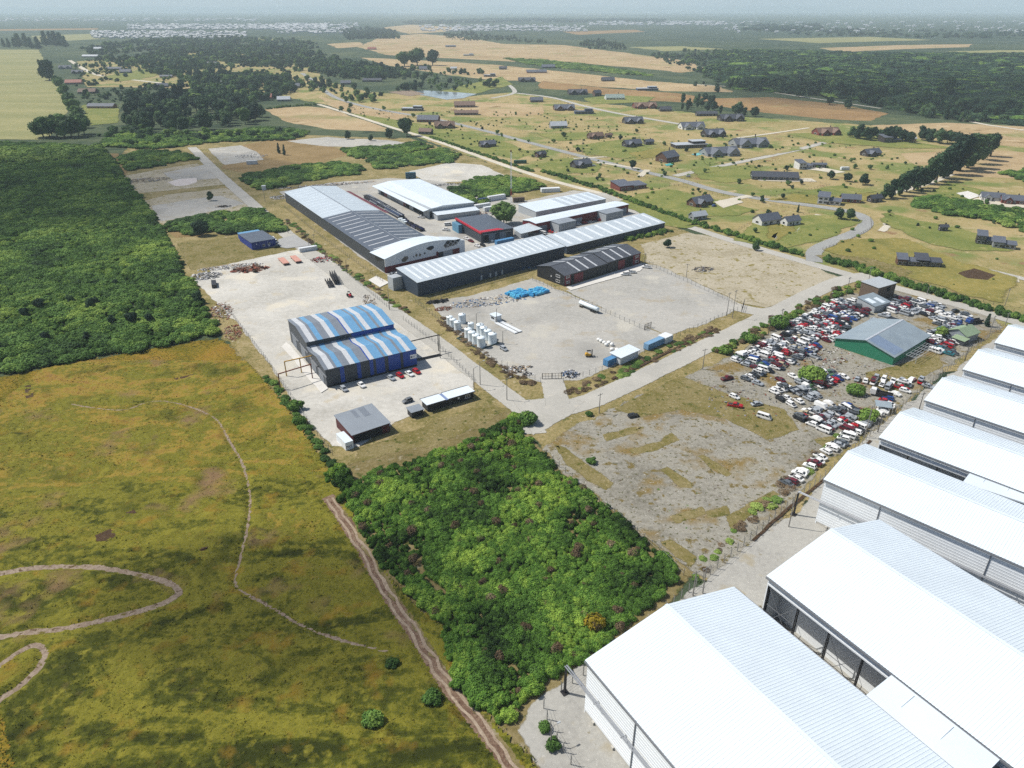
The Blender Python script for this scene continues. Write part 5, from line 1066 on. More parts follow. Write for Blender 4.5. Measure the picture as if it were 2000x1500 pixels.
# ================================================================ far town and hills
def town():
    v=[];f=[]; g=random.Random(5); k=0
    zones=[(180,480,62,76,420),(250,640,48,58,620),(0,500,36,42,160),(820,1150,50,62,330),(1150,1420,42,50,220),(1400,2000,42,64,130),(540,700,46,66,260)]
    fm=[]
    for x0,x1,y0,y1,n in zones:
        for _ in range(n):
            p=G(g.uniform(x0,x1),g.uniform(y0,y1)); s=p.y/4000; w_=g.uniform(5,20)*s; d=g.uniform(5,10)*s; h=g.uniform(4,7); a=g.uniform(-.3,.3); ca,sa=math.cos(a),math.sin(a)
            b=len(v)
            for z in (0,h):
                for ux,uy in ((-1,-1),(1,-1),(1,1),(-1,1)): X,Y=ux*w_/2,uy*d/2; v.append((p.x+X*ca-Y*sa,p.y+X*sa+Y*ca,z))
            v+=[(p.x-w_/2*ca,p.y-w_/2*sa,h*1.5),(p.x+w_/2*ca,p.y+w_/2*sa,h*1.5)]
            f+=[(b,b+1,b+5,b+4),(b+1,b+2,b+6,b+5),(b+2,b+3,b+7,b+6),(b+3,b,b+4,b+7),(b+4,b+5,b+9,b+8),(b+6,b+7,b+8,b+9)]
    me=bpy.data.meshes.new('town'); me.from_pydata(v,[],f); me.materials.append(paint('town_walls',c(206,208,210),.7))
    tag(link('town',me),'distant white town strung out below the hills','town',kind='stuff')
town()
def hills():
    for nm,y0,d,h,amp,seed in (('hills',9000,2500,12,34,3),('hills',13000,4000,40,60,9),('mountains',21000,3000,60,170,21)):
        n=220; X=np.linspace(-1.1*y0,1.1*y0,n); v=[];f=[]
        rows_=5
        for j in range(rows_):
            t=j/(rows_-1)
            for x in X:
                hh=(h+amp*(noise.fractal(Vector((x/(y0*.22),seed,j*.25)),1,2,4)*.5+.5))*math.sin(math.pi*min(1,t*1.0)*.5)
                v.append((x,y0+d*t,hh))
        f=[(j*n+i,j*n+i+1,(j+1)*n+i+1,(j+1)*n+i) for j in range(rows_-1) for i in range(n-1)]
        me=bpy.data.meshes.new(nm); me.from_pydata(v,[],f); me.materials.append(M_far if nm=='hills' else paint('mountain_slope',c(96,112,100),.9,vs=.001)); tag(link(nm,me),kind='structure')
hills()
# ================================================================ vehicles
def loft(mb,st,m=0,caps=True):
    "st: list of rings with equal point counts"
    n=len(st[0]); vs=[p for r in st for p in r]
    fs=[(j*n+i,j*n+(i+1)%n,(j+1)*n+(i+1)%n,(j+1)*n+i) for j in range(len(st)-1) for i in range(n)]
    if caps: fs+=[tuple(range(n))[::-1],tuple((len(st)-1)*n+i for i in range(n))]
    mb.add(vs,fs,m)
CARS={}
def carparts(ty):
    if ty in CARS: return CARS[ty]
    P={'sedan':dict(L=2.15,hood=1.05,cb=-1.72,cf=1.12,rb=-1.0,rf=.32,zr=1.43,zb=.92,tail=.92),'hatch':dict(L=1.9,hood=1.0,cb=-1.82,cf=1.12,rb=-1.55,rf=.3,zr=1.47,zb=.92,tail=.94),
       'pickup':dict(L=2.55,hood=1.2,cb=-.75,cf=1.25,rb=-.6,rf=.45,zr=1.72,zb=1.05,tail=1.05),'van':dict(L=2.4,hood=1.75,cb=-2.36,cf=2.1,rb=-2.3,rf=1.35,zr=1.95,zb=1.08,tail=1.08)}[ty]
    L=P['L'];zb=P['zb'];W=.87
    b=MB(); rings=[]
    for x,w,zl,zt in ((-L,.74,.42,zb-.12),(-L+.14,W-.02,.28,P['tail']),(-L*.5,W,.24,zb+.01),(0,W,.24,zb),(P['hood'],W,.24,zb-.02),(L-.35,W-.05,.27,zb-.16),(L-.08,W-.12,.32,zb-.3),(L,.66,.4,.55)):
        zm=(zl+zt)*.5; rings.append([(x,-w*.92,zl),(x,-w,zm),(x,-w*.95,zt),(x,w*.95,zt),(x,w,zm),(x,w*.92,zl)])
    loft(b,rings)
    cb,cf,rb,rf,zr=P['cb'],P['cf'],P['rb'],P['rf'],P['zr']; wb,wr=.8,.64
    if ty=='van': wr=.76
    base=[(cb,-wb),(cf,-wb),(cf,wb),(cb,wb)]; roof=[(rb,-wr),(rf,-wr),(rf,wr),(rb,wr)]; top=[(rb+.12,-wr*.85),(rf-.15,-wr*.85),(rf-.15,wr*.85),(rb+.12,wr*.85)]
    b.add([(x,y,zb-.03) for x,y in base]+[(x,y,zr-.05) for x,y in roof]+[(x,y,zr) for x,y in top],[(i,(i+1)%4,4+(i+1)%4,4+i) for i in range(4)]+[(4+i,4+(i+1)%4,8+(i+1)%4,8+i) for i in range(4)]+[(8,9,10,11)])
    if ty=='pickup':
        pass
    bm=b.mesh('body',[]); 
    g=MB(); Z0=zb+.02;Z1=zr-.09
    def P3(x,y,t): # point on the cabin face between base and roof
        return None
    def q(a,b2,c_,d,o): g.add([Vector(p)+Vector(o) for p in (a,b2,c_,d)],[(0,1,2,3)])
    t0,t1=.1,.9
    def lerp(p,r,t): return (p[0]+(r[0]-p[0])*t,p[1]+(r[1]-p[1])*t,zb-.03+(zr-.02-zb)*t)
    for i,o in ((0,(0,-.02,.004)),(1,(.02,0,.01)),(2,(0,.02,.004)),(3,(-.02,0,.01))):
        a,b2=base[i],base[(i+1)%4];ra,rb_=roof[i],roof[(i+1)%4]
        def mixp(p1,p2,s): return (p1[0]+(p2[0]-p1[0])*s,p1[1]+(p2[1]-p1[1])*s)
        spans=((.07,.47),(.53,.93)) if i in(0,2) else ((.06,.94),)
        if ty=='van' and i in (0,2): spans=((.03,.3),(.34,.62),(.66,.96)) if i==0 else ((.04,.34),(.38,.66),(.7,.97))
        for s0,s1 in spans:
            q(lerp(mixp(a,b2,s0),mixp(ra,rb_,s0),.14),lerp(mixp(a,b2,s1),mixp(ra,rb_,s1),.14),lerp(mixp(a,b2,s1),mixp(ra,rb_,s1),.88),lerp(mixp(a,b2,s0),mixp(ra,rb_,s0),.88),o)
    gm_=g.mesh('glazing',[GLS])
    wm=MB(); n=10
    vs=[(math.cos(2*math.pi*i/n)*.31,s*.1,math.sin(2*math.pi*i/n)*.31) for s in (-1,1) for i in range(n)]
    wm.add(vs,[(i,(i+1)%n,n+(i+1)%n,n+i) for i in range(n)]+[tuple(range(n))[::-1],tuple(range(n,2*n))]); TY=paint('tyre',(.02,.02,.02,1),.9)
    wh=wm.mesh('wheel',[TY])
    e_=MB(); e_.box(P['hood']+.12,L-.3,-.62,.62,zb-.12,zb+.015); em=e_.mesh('engine_bay',[paint('engine_dark',c(44,42,42),.9,var=.5,vs=4)])
    bed=None
    if ty=='pickup':
        d=MB(); d.box(-L+.2,cb-.08,-.68,.68,zb-.2,zb+.03); bed=d.mesh('load_bed',[paint('bed_liner',c(58,58,60),.9)])
    CARS[ty]=(bm,gm_,wh,em,bed,L); return CARS[ty]
CC={'white':c(232,232,230,1.15),'silver':c(176,182,188),'grey':c(104,110,116),'black':c(38,40,44),'red':c(186,24,36),'maroon':c(108,26,40),'blue':c(40,78,150),'green':c(86,120,84),'teal':c(50,120,130),'beige':c(196,182,150),'yellow':c(210,160,40)}
CM={k:paint('car_'+k,v,.3,var=.05,spec=.5,vs=1.2,dirt=tuple(x*.8 for x in v[:3])+(1,)) for k,v in CC.items()}
BODY={}
def car(ty,col,loc,rz,label,group=None,wreck=False,name='car',cat='car'):
    bm,gm_,wh,em,bed,L=carparts(ty)
    if (ty,col) not in BODY:
        b2=bm.copy(); b2.materials.append(CM[col]); BODY[(ty,col)]=b2
    o=empty(name,loc,rz,label,cat,group)
    link('body',BODY[(ty,col)],o)
    if bed: link('load_bed',bed,o)
    if not(wreck and rng.random()<.12): link('glazing',gm_,o)
    if wreck and rng.random()<.4: link('engine_bay',em,o)
    for sx in (-.62,.62):
        for sy in (-.78,.78):
            if wreck and rng.random()<.25: continue
            link('wheel',wh,o,(sx*L,sy,.31))
    if wreck: o.rotation_euler=(rng.gauss(0,.05),rng.gauss(0,.04),rz)
    return o
# cars in use
for (x,y,ty,col,deg,lab) in ((672,763,'hatch','silver',-52,'silver estate car at the left front of the striped shed'),(706,755,'sedan','white',-52,'white car second along the striped shed front'),(764,741,'sedan','silver',-50,'silver car beside two red ones at the striped shed'),(782,737,'hatch','red',-50,'left red car at the striped shed front'),(800,733,'sedan','white',-50,'white car between the two red ones'),(814,729,'hatch','red',-50,'right red car at the corner of the striped shed'),(796,786,'hatch','grey',-140,'grey car alone in the yard near the office'),
    (984,684,'hatch','silver',-55,'silver car beside the white tanks'),(1221,538,'pickup','white',180,'white pickup left of three at the black shed'),(1232,534,'pickup','white',180,'white pickup middle of three at the black shed'),(1262,524,'pickup','white',160,'white pickup right, alone at the black shed corner'),(770,545,'pickup','white',60,'white pickup at the grey annex gate, front'),(766,540,'pickup','silver',60,'silver pickup at the grey annex gate, back'),(778,537,'hatch','white',60,'white car behind the pickups at the annex'),
    (534,470,'van','white',-60,'white van left of the blue building row'),(538,474,'van','white',-60,'second white van at the blue building'),(540,484,'hatch','black',-150,'black car at the blue building corner'),(875,441,'van','white',20,'white van below the white roofed hall'),(871,451,'pickup','white',160,'white pickup by the charcoal workshop side'),(822,426,'pickup','white',150,'white pickup beside the open bays'),(932,482,'sedan','white',-50,'white car in front of the charcoal workshop'),(920,473,'sedan','maroon',-50,'maroon car in front of the charcoal workshop'),(911,468,'sedan','white',-50,'white car behind the maroon one'),(943,481,'hatch','black',-50,'black car by the workshop doorway'),
    (1062,458,'van','white',-40,'white van beside the maroon units'),(1075,455,'sedan','red',-40,'red car by the left grey box'),(1130,440,'hatch','white',20,'white car between the grey boxes'),(1142,437,'hatch','red',20,'red car between the grey boxes'),(1153,436,'sedan','silver',20,'silver car between the grey boxes'),(1172,432,'hatch','red',20,'red car beside the right grey box'),(1344,346,'hatch','silver',160,'silver car driving on the paved road'),(1395,404,'hatch','blue',30,'blue car beside the brown house'),(1985,397,'hatch','white',-20,'white car at the right edge house'),(1180,268,'hatch','white',0,'white car at the brown roofed house'),(1160,325,'hatch','white',10,'white car at the slate house terrace'),(1525,345,'van','white',-8,'white van at the long dark house'),(1553,350,'sedan','grey',-8,'grey car at the long dark house'),(1834,600,'pickup','white',160,'white pickup parked by the junkyard road edge'),(1866,610,'hatch','black',20,'dark blue car at the junkyard gate')):
    p=G(x,y); car(ty,col,(p.x,p.y,.2),R(deg),lab,name={'van':'van','pickup':'pickup_truck'}.get(ty,'car'),cat={'van':'van','pickup':'pickup'}.get(ty,'car'))
# the junkyard
JK=[]
def wrecks(px,deg,rowsp,sp,keep,zone,flip=.1,types=('sedan','hatch','hatch','sedan','sedan','van','pickup')):
    P=[tuple(p) for p in GP(px)]; A=np.array(P); t=R(deg); u=np.array([math.cos(t),math.sin(t)]); v=np.array([-u[1],u[0]]); cu=A@u; cv=A@v
    for r_ in np.arange(cv.min(),cv.max(),rowsp):
        for s in np.arange(cu.min(),cu.max(),sp):
            s2=s+rng.uniform(-.25,.25); r2=r_+rng.uniform(-.5,.5); x,y=u*s2+v*r2
            if not inpoly(np.array([x]),np.array([y]),P)[0] or rng.random()>keep: continue
            col=rng.choices(['white','silver','grey','black','red','maroon','blue','green','teal','beige'],[36,18,14,9,6,8,5,2,2,2])[0]
            JK.append((x,y,.2,t+math.pi/2+rng.gauss(0,.09)+(math.pi if rng.random()<.5 else 0),rng.choice(types),col,zone))
            if rng.random()<flip: JK.append((x+rng.uniform(-.4,.4),y+rng.uniform(-.4,.4),1.5,t+math.pi/2+rng.gauss(0,.2),rng.choice(('sedan','hatch')),rng.choice(('white','silver','grey','maroon','white')),zone+', piled up'))
wrecks([(1432,706),(1470,680),(1545,636),(1600,603),(1640,588),(1690,590),(1690,612),(1660,640),(1645,664),(1600,670),(1590,700),(1545,712),(1500,728),(1462,722)],41,4.6,2.0,.97,'in the crowded rows beside the hedge')
wrecks([(1440,742),(1475,722),(1500,724),(1520,716),(1480,752)],41,4.6,2.2,.85,'at the track bend left of the crowd')
wrecks([(1505,780),(1520,745),(1545,738),(1610,722),(1660,738),(1640,752),(1600,770),(1605,790),(1560,800),(1530,792)],30,4.7,2.2,.8,'in the cluster around the green bush')
wrecks([(1545,815),(1590,798),(1640,785),(1690,806),(1690,825),(1650,845),(1610,852),(1575,830)],35,4.6,2.1,.92,'in the cluster near the fence')
wrecks([(1660,736),(1760,742),(1800,730),(1812,745),(1760,762),(1690,760)],-35,5.5,2.7,.8,'in the row before the green shed')
wrecks([(1700,768),(1760,752),(1800,752),(1770,790),(1720,792)],44,5.4,2.8,.6,'between shed and warehouses')
a_=G(1535,948).xy; b_=G(1742,789).xy; n_=int((b_-a_).length/2.15); t_=math.atan2((b_-a_).y,(b_-a_).x)
for i in range(n_):
    if rng.random()<.1: continue
    q=a_+(b_-a_)*(i/n_)+Vector((rng.uniform(-.5,.5),rng.uniform(-.5,.5))); JK.append((q.x,q.y,.2,t_+math.pi/2+rng.gauss(0,.12),rng.choice(('sedan','hatch','hatch','sedan','van')),rng.choices(['white','silver','grey','black','blue','maroon','teal'],[50,16,10,6,5,5,3])[0],'in the row along the warehouse fence'))
wrecks([(1720,605),(1745,590),(1800,590),(1840,605),(1800,618),(1760,622)],30,4.8,2.3,.85,'near the flat roof block')
wrecks([(1800,660),(1830,630),(1870,620),(1878,640),(1862,690),(1830,700)],35,4.7,2.2,.92,'beside the cottage in the far corner')
wrecks([(1760,770),(1810,742),(1822,752),(1776,782)],44,4.8,2.4,.8,'below the green shed')
wrecks([(1740,580),(1830,598),(1900,622),(1880,650),(1830,632),(1780,612),(1745,600)],30,4.8,2.4,.75,'at the back by the far road')
wrecks([(1690,622),(1735,612),(1745,628),(1715,640)],35,5.2,2.6,.85,'between the green shed and tin workshop')
JK.sort(key=lambda j:j[1]); FARJ=JK[296:]; JK=JK[:296]
def third(j):
    if 'crowded' not in j[6]: return j[6]
    x=j[0]; return j[6].replace('in the crowded rows beside the hedge','in '+('lower left' if x<121 else 'middle' if x<139 else 'upper right')+' crowded rows beside hedge')
JK=[(*j[:6],third(j)) for j in JK]
from collections import defaultdict
gp=defaultdict(list)
TN={'sedan':'saloon','hatch':'hatchback','pickup':'pickup','van':'van'}
for j in JK: gp[f'{j[5]} wrecked {TN[j[4]]} {j[6]}'].append(j)
rank=['leftmost','second from left','third from left','fourth from left','fifth from left','sixth from left','seventh from left','eighth from left']+[f'{o} from left' for o in ('ninth','tenth','eleventh','twelfth','thirteenth','fourteenth','fifteenth','sixteenth','seventeenth','eighteenth','nineteenth','twentieth','twenty-first','twenty-second','twenty-third','twenty-fourth','twenty-fifth','twenty-sixth')]
for lab,L_ in gp.items():
    L_.sort(key=lambda j:j[0]/max(1,j[1]))
    for i,(x,y,z,a,ty,col,zone) in enumerate(L_):
        l2=lab if len(L_)==1 else (f'{rank[i]}, {lab}' if len(L_)<=26 else lab)
        car(ty,col,(x,y,z),a,l2,'wrecked cars '+zone.split(',')[0],True,'wrecked_car','car')
if FARJ:
    VV=[];keys=[]
    for ty in ('sedan','hatch','van','pickup'):
        for col in ('white','silver','grey','maroon','black','red','blue'):
            bm_=bmesh.new(); bm_.from_mesh(carparts(ty)[0]); n0=len(bm_.faces); bm_.from_mesh(carparts(ty)[1]); bm_.faces.ensure_lookup_table()
            for fc in bm_.faces[n0:]: fc.material_index=1
            me=bpy.data.meshes.new('far_wreck'); bm_.to_mesh(me); bm_.free(); me.materials.append(CM[col]); me.materials.append(GLS); VV.append(variant('far_wreck',me)); keys.append((ty,col))
    pk=[keys.index((j[4],j[5])) if (j[4],j[5]) in keys else 0 for j in FARJ]
    scatter_stuff('far_wrecks','mass of wrecked cars at the far back of the junkyard','wrecked cars',[(j[0],j[1],j[2]) for j in FARJ],np.ones((len(FARJ),3)),VV,rots=[(0,0,j[3]) for j in FARJ],pick=pk)
p=G(1492,818); car('van','white',(p.x,p.y,.12),R(-35),'white minibus standing alone left of the wrecks',None,True,'minibus','van')
for x,y,ty,col,lab in ((1434,778,'hatch','white','white crumpled wreck upper of two left of the minibus'),(1436,795,'pickup','red','red and white wreck left of the minibus'),(1478,792,'sedan','silver','silver wreck stack above the minibus'),(1237,815,'hatch','black','burnt out car heap on the bare lot by the road'),(1420,742,'pickup','maroon','dark red wreck alone beside the track')):
    p=G(x,y); car(ty,col,(p.x,p.y,.1),R(rng.uniform(-60,60)),lab,None,True,'wrecked_car','car')
# ================================================================ tanks, containers, gates, fences, poles
TANK=paint('tank_plastic',c(226,236,240,1.15),.4,var=.03)
def tankmesh():
    b=MB(); n=20; prof_=[(1.6,0),(1.62,.2),(1.6,.25),(1.6,3.7),(1.62,3.75),(1.55,3.9),(.9,4.15),(.35,4.25)]
    vs=[(math.cos(2*math.pi*i/n)*r,math.sin(2*math.pi*i/n)*r,z) for r,z in prof_ for i in range(n)]
    b.add(vs,[(j*n+i,j*n+(i+1)%n,(j+1)*n+(i+1)%n,(j+1)*n+i) for j in range(len(prof_)-1) for i in range(n)]+[tuple((len(prof_)-1)*n+i for i in range(n))]); me=b.mesh('shell',[TANK],True)
    h=MB(); h.cyl(.7,0,4.12,4.35,.28,n=10); hm=h.mesh('hatch',[DGREY]); p=MB(); p.bar((1.68,0,.3),(1.68,0,3.8),.05); pm=p.mesh('pipe',[LGREY]); return me,hm,pm
tm=tankmesh()
for i,(x,y,s,lab) in enumerate(((879,634,.9,'white tank, rear left of the small group'),(885,639,.9,'white tank, middle of the small group'),(894,645,.95,'white tank, front right of the small group'),(903,631,1.0,'white tank standing apart behind the small group'),(915,660,1,'white tank, rear of the left row in the bund'),(922,666,1,'white tank, second of the left row in the bund'),(930,672,1,'white tank, third of the left row in the bund'),(940,678,1.05,'white tank, front of the left row in the bund'),(938,651,1,'white tank, rear of the right row in the bund'),(945,657,1,'white tank, second of the right row in the bund'),(953,663,1,'white tank, third of the right row in the bund'),(962,671,1.08,'white tank, front of the right row in the bund'),(920,645,.8,'low white tank between the two groups'))):
    p=G(x,y); o=empty('storage_tank',(p.x,p.y,.22),rng.uniform(0,6),lab,'tank','white tanks in the gravel yard'); o.scale=(s,s,s)
    for nm,me in zip(('shell','hatch','pipe'),tm): link(nm,me,o)
def boxthing(name,label,cat,px,th,L,W,h,mat,parts=None,group=None,z=.08):
    p=G(*px); o=empty(name,(p.x,p.y,z),R(th),label,cat,group); m=MB(); m.box(0,L,0,W,0,h); m.build('body',mat,o); return o
bd=empty('tank_bund',(*G(941,682).xy,.06),R(42),'low dark bund wall round the white tanks','bund')
for x0,x1,y0,y1 in ((-1,8.5,-.6,-.3),(-1,8.5,14.2,14.5),(-1.3,-1,-.6,14.5),(8.5,8.8,-.6,14.5)):
    m=MB(); m.box(x0,x1,y0,y1,0,.5); m.build('bund_wall',paint('bund_green',c(56,82,80),.8),bd)
# shipping containers with ribbed sides
def container(label,px,th,L,mat,h=2.6,W=2.5,z=.2,roof=None):
    p=G(*px); o=empty('shipping_container',(p.x,p.y,z),R(th),label,'container'); m=MB(); m.box(.05,L-.05,.05,W-.05,.12,h)
    n=int(L/.5)
    for i in range(n): x=(i+.25)*L/n; m.box(x,x+.2,0,.06,.2,h-.12); m.box(x,x+.2,W-.06,W,.2,h-.12)
    m.build('body',mat,o); f=MB()
    for x in (0,L-.14):
        for y in (0,W-.14): f.box(x,x+.14,y,y+.14,0,h+.02)
    for y in (0,W-.1): f.box(.14,L-.14,y,y+.1,h-.1,h+.02); f.box(.14,L-.14,y,y+.1,0,.12)
    f.build('frame',mat,o)
    d=MB()
    for y in (.2,W/2+.04): d.box(-.05,.04,y,y+W/2-.24,.2,h-.2)
    d.build('door',mat,o)
    if roof: k=MB(); k.slab((-.5,-.6,h+.15),(L+.5,-.6,h+.15),(L+.5,W+.6,h+.5),(-.5,W+.6,h+.5),.1); k.build('roof_sheet',roof,o)
    return o
CB=paint('container_blue',c(88,148,196),.5,var=.1); CB2=paint('container_pale_blue',c(130,172,206),.5,var=.1); CWH=paint('container_white',c(222,226,228,1.2),.5,var=.05)
container('blue shipping container at the near end of the row',(1187,718),42,6,CB); container('wide white container with overhanging roof in the row',(1211,714),42,10.5,CWH,3.1,4.6,.2,WHT); container('long pale blue container in the row behind the white one',(1266,686),42,10,CB2); container('white container at the far end of the row',(1299,673),42,5,CWH,2.6,4.0)
container('white and blue mobile home trailer behind the round tree',(955,394),34,14,CWH,3.2); container('blue lower trailer beside the mobile home',(938,396),34,6,paint('container_navy',c(50,72,110),.5),2.4); container('white box trailer before the mobile home',(947,414),34,7,CWH); container('long white trailer left of the box trailer',(929,408),34,12,CWH,2.2); container('grey brown cabin right of the mast',(1003,396),15,8,BROWN,3); container('teal blue container stack beyond the white roofed hall',(793,350),12,8,paint('container_teal',c(40,92,112),.5),4.5,3.4); container('blue container with white bags beside the charcoal workshop',(971,480),36,12,CB,2.4); container('white container on the pale lot behind the left road',(482,322),15,9,CWH,3); container('white trailer at the gravel court of the white modern house',(1643,333),5,7,CWH,2.4); container('long green hut beside the pale road',(1004,320),5,11,paint('hut_green',c(44,100,84),.6),2.6); container('white caravan hut by the mast track',(1058,377),12,14,CWH,2.8,4); container('grey block hut behind the white roofed hall',(812,362),25,6,GREY,3.2,4); container('white cabin in the yard corner beside the road',(586,494),31,10,CWH,2.2); container('small white box at the road side above the long hall',(512,372),20,3,CWH,3)
container('dark open rubbish skip trough in the striped shed yard',(424,563),112,8,STEEL,1.6,2.2)
# long steel racks by the road
for i,(x,y,th,ln,lab) in enumerate(((664,556,112,14,'tall dark steel rack beside the road fence'),(652,562,112,11,'low dark steel rack beside the tall one'))):
    p=G(x,y); o=empty('steel_rack',(p.x,p.y,.2),R(th),lab,'rack'); hh=3 if i==0 else 1.2
    for j in range(8): m=MB(); z=.15+j*hh/8; m.box(0,ln,0 if j%2 else .3,.2 if j%2 else .5,z,z+.12); m.box(0,ln,1.2,1.4,z,z+.12); m.box(0,ln,2.2,2.4,z,z+.12); m.build('beam',STEEL,o)
    for xx in (.4,ln/2,ln-.5): m=MB(); m.box(xx,xx+.15,-.1,0,0,hh+.2); m.box(xx,xx+.15,2.45,2.55,0,hh+.2); m.build('upright',STEEL,o)
# pink sheet stacks
PINK=paint('pink_sheet',c(214,158,140),.7,var=.08)
for x,y,lab in ((566,518,'left pink sheet stack on trestles in the upper yard'),(590,514,'right pink sheet stack on trestles in the upper yard')):
    p=G(x,y); o=empty('sheet_stack',(p.x,p.y,.2),R(121),lab,'sheet stack')
    for j in range(4): m=MB(); m.box(0,11,0,3.2,.8+j*.12,.9+j*.12); m.build('sheet',PINK,o)
    for xx in (.5,5,10): m=MB(); m.box(xx,xx+.3,.2,3,0,.78); m.build('trestle',STEEL,o)
# bundles of steel profiles between the halls
for i,(x,y,lab) in enumerate(((746,400,'farthest bundle of steel profiles between the halls'),(760,408,'second bundle of steel profiles between the halls'),(776,417,'third bundle of steel profiles between the halls'),(791,427,'nearest long bundle of steel profiles between the halls'))):
    p=G(x,y); o=empty('profile_bundle',(p.x,p.y,.2),R(121),lab,'steel bundle')
    for r_ in range(4):
        for k in range(8): m=MB(); m.box(rng.uniform(-1,1),24+rng.uniform(-2,2),k*.58,k*.58+.4,.4+r_*.55,.8+r_*.55); m.build('profile',rng.choice((STEEL,STEEL,LGREY,paint('blue_steel',c(58,70,100),.4))),o)
    for xx in (2,10,18): m=MB(); m.box(xx,xx+.2,-.3,4.6,.05,.28); m.build('bearer',BROWN,o)
for i,(x,y) in enumerate(((800,436),(810,442),(820,447),(830,452))):
    p=G(x,y); o=empty('rod_rack',(p.x,p.y,.2),R(121),f'{ordw[i]} dark rack of bars beside the arched hall, from the back','rack')
    for k in range(6): m=MB(); m.box(0,6,k*.6,k*.6+.12,.2,1.7); m.build('bar',rng.choice((STEEL,paint('navy_steel',c(44,50,92),.5))),o)
p=G(792,438); o=empty('white_tub_stack',(p.x,p.y,.2),R(121),'pile of white round tubs before the racks','tubs')
for k in range(5): m=MB(); m.cyl(k*2.2,0,0,1.6+(k%2)*.6,1.1,n=14); m.build('tub',TANK,o)
# blue wrapped pallets
WR=[paint('blue_wrap',c(96,196,236),.35,var=.12,vs=1.5),paint('deep_blue_wrap',c(66,164,220),.35,var=.12,vs=1.5)]
pm_=MB(); [pm_.box(x,x+.9,y_,y_+.12,0,.14) for x in (0,) for y_ in (0,.5,1.0)]; pm_.box(0,1.15,0,1.15,.14,.18); pmesh=pm_.mesh('pallet',[paint('pallet_wood',c(196,178,146),.8)])
wm_=MB(); wm_.box(.03,1.12,.03,1.12,.18,1.25); wm_.box(.12,1.03,.12,1.03,1.25,1.4); wmesh=[wm_.mesh('wrap',[m_]) for m_ in WR]
for (x,y,nx,ny,lab) in ((1008,586,8,7,'blue wrapped pallet load in the left block of the yard'),(1040,582,9,6,'blue wrapped pallet load in the right block of the yard')):
    p=G(x,y); t=R(40)
    for i in range(nx):
        for j in range(ny):
            if rng.random()<.06: continue
            q=perp(perp(p.xy,t,i*1.22),t+math.pi/2,j*1.22); o=empty('pallet_load',(q.x,q.y,.2),t+rng.gauss(0,.04),f'{ordw[i]} column {ordw[j]} row, blue pallet load of the {"left" if "left" in lab else "right"} block','pallet',lab.replace('load','loads'))
            link('pallet',pmesh,o); link('wrap',rng.choice(wmesh),o,scale=(1,1,rng.uniform(.75,1.1)))
# big bags
bg_=MB(); n=12
for r_,z in (): pass
loft(bg_,[[(math.cos(2*math.pi*i/n)*r_,math.sin(2*math.pi*i/n)*r_,z) for i in range(n)] for r_,z in ((.5,0),(.72,.25),(.75,.7),(.55,1.0),(.2,1.15))]); bagm=bg_.mesh('bag',[paint('woven_bag',c(232,232,228,1.15),.8)],True)
def bags(pts,lab,grp):
    for i,(x,y) in enumerate(pts):
        p=G(x,y); o=empty('bulk_bag',(p.x,p.y,.2),rng.uniform(0,6),f'{rank[i] if i<8 else "rightmost"} {lab}','bag',grp); o.scale=(1.1,1.1,rng.uniform(.9,1.2)); link('bag',bagm,o); k=MB(); k.bar((-.3,0,1.0),(.3,0,1.25),.04); k.build('strap',FRM,o)
bags([(1169,666),(1174,669),(1180,672),(1184,676),(1189,672),(1195,676),(1195,685),(1205,686)],'white bulk bag of the heap behind the white container','bulk bags by the containers')
bags([(961,473),(967,470),(973,469),(979,467),(985,466),(991,466)],'white bulk bag on the blue container','bulk bags by the workshop')
# tanker semi-trailer
def tanker():
    p=G(1168,613); t=R(128); o=empty('tanker_trailer',(p.x,p.y,.22),t,'white tanker trailer parked along the yard fence','trailer'); b=MB(); n=14
    loft(b,[[(x,math.cos(2*math.pi*i/n)*r_*1.15,1.9+math.sin(2*math.pi*i/n)*r_) for i in range(n)] for x,r_ in ((0,.6),(.25,.95),(11.5,.95),(11.8,.6))]); b.build('tank',TANK,o,True)
    m=MB(); m.box(.3,11.5,-.45,.45,.75,1.0); m.build('chassis',STEEL,o)
    w_=carparts('sedan')[2]
    for x in (1.2,2.4,3.6,9.5,10.6):
        for y in (-1.0,1.0): link('wheel',w_,o,(x,y,.45),None,1.45)
    m=MB(); m.box(1,11,-.2,.2,2.84,2.9); m.build('catwalk',SILV,o)
tanker()
def forklift():
    p=G(1150,697); o=empty('forklift',(p.x,p.y,.22),R(10),'yellow forklift facing right beside the white bags','forklift')
    b=MB(); loft(b,[[(x,-w_,z0),(x,-w_,z1),(x,w_,z1),(x,w_,z0)] for x,w_,z0,z1 in ((-1.5,.5,.6,1.3),(-1.2,.65,.45,1.55),(-.2,.65,.4,1.45),(.1,.65,.4,.85),(1.0,.62,.4,.8))]); b.build('body',YEL,o)
    m=MB(); 
    for x,y in ((-.7,-.55),(-.7,.55),(.7,-.55),(.7,.55)): m.bar((x,y,1),(x*.9,y,2.4),.05)
    m.box(-.8,.75,-.62,.62,2.4,2.46); m.build('cab_guard',STEEL,o)
    m=MB(); 
    for y in (-.35,.35): m.box(1.15,1.3,y-.08,y+.08,.1,2.9)
    m.box(1.15,1.3,-.35,.35,2.7,2.85); m.build('mast',STEEL,o); m=MB()
    for y in (-.35,.3): m.box(1.32,2.5,y,y+.12,.1,.16)
    m.build('fork',STEEL,o); w_=carparts('sedan')[2]
    for x in (-1,.75):
        for y in (-.6,.6): link('wheel',w_,o,(x,y,.36),None,1.15)
forklift()
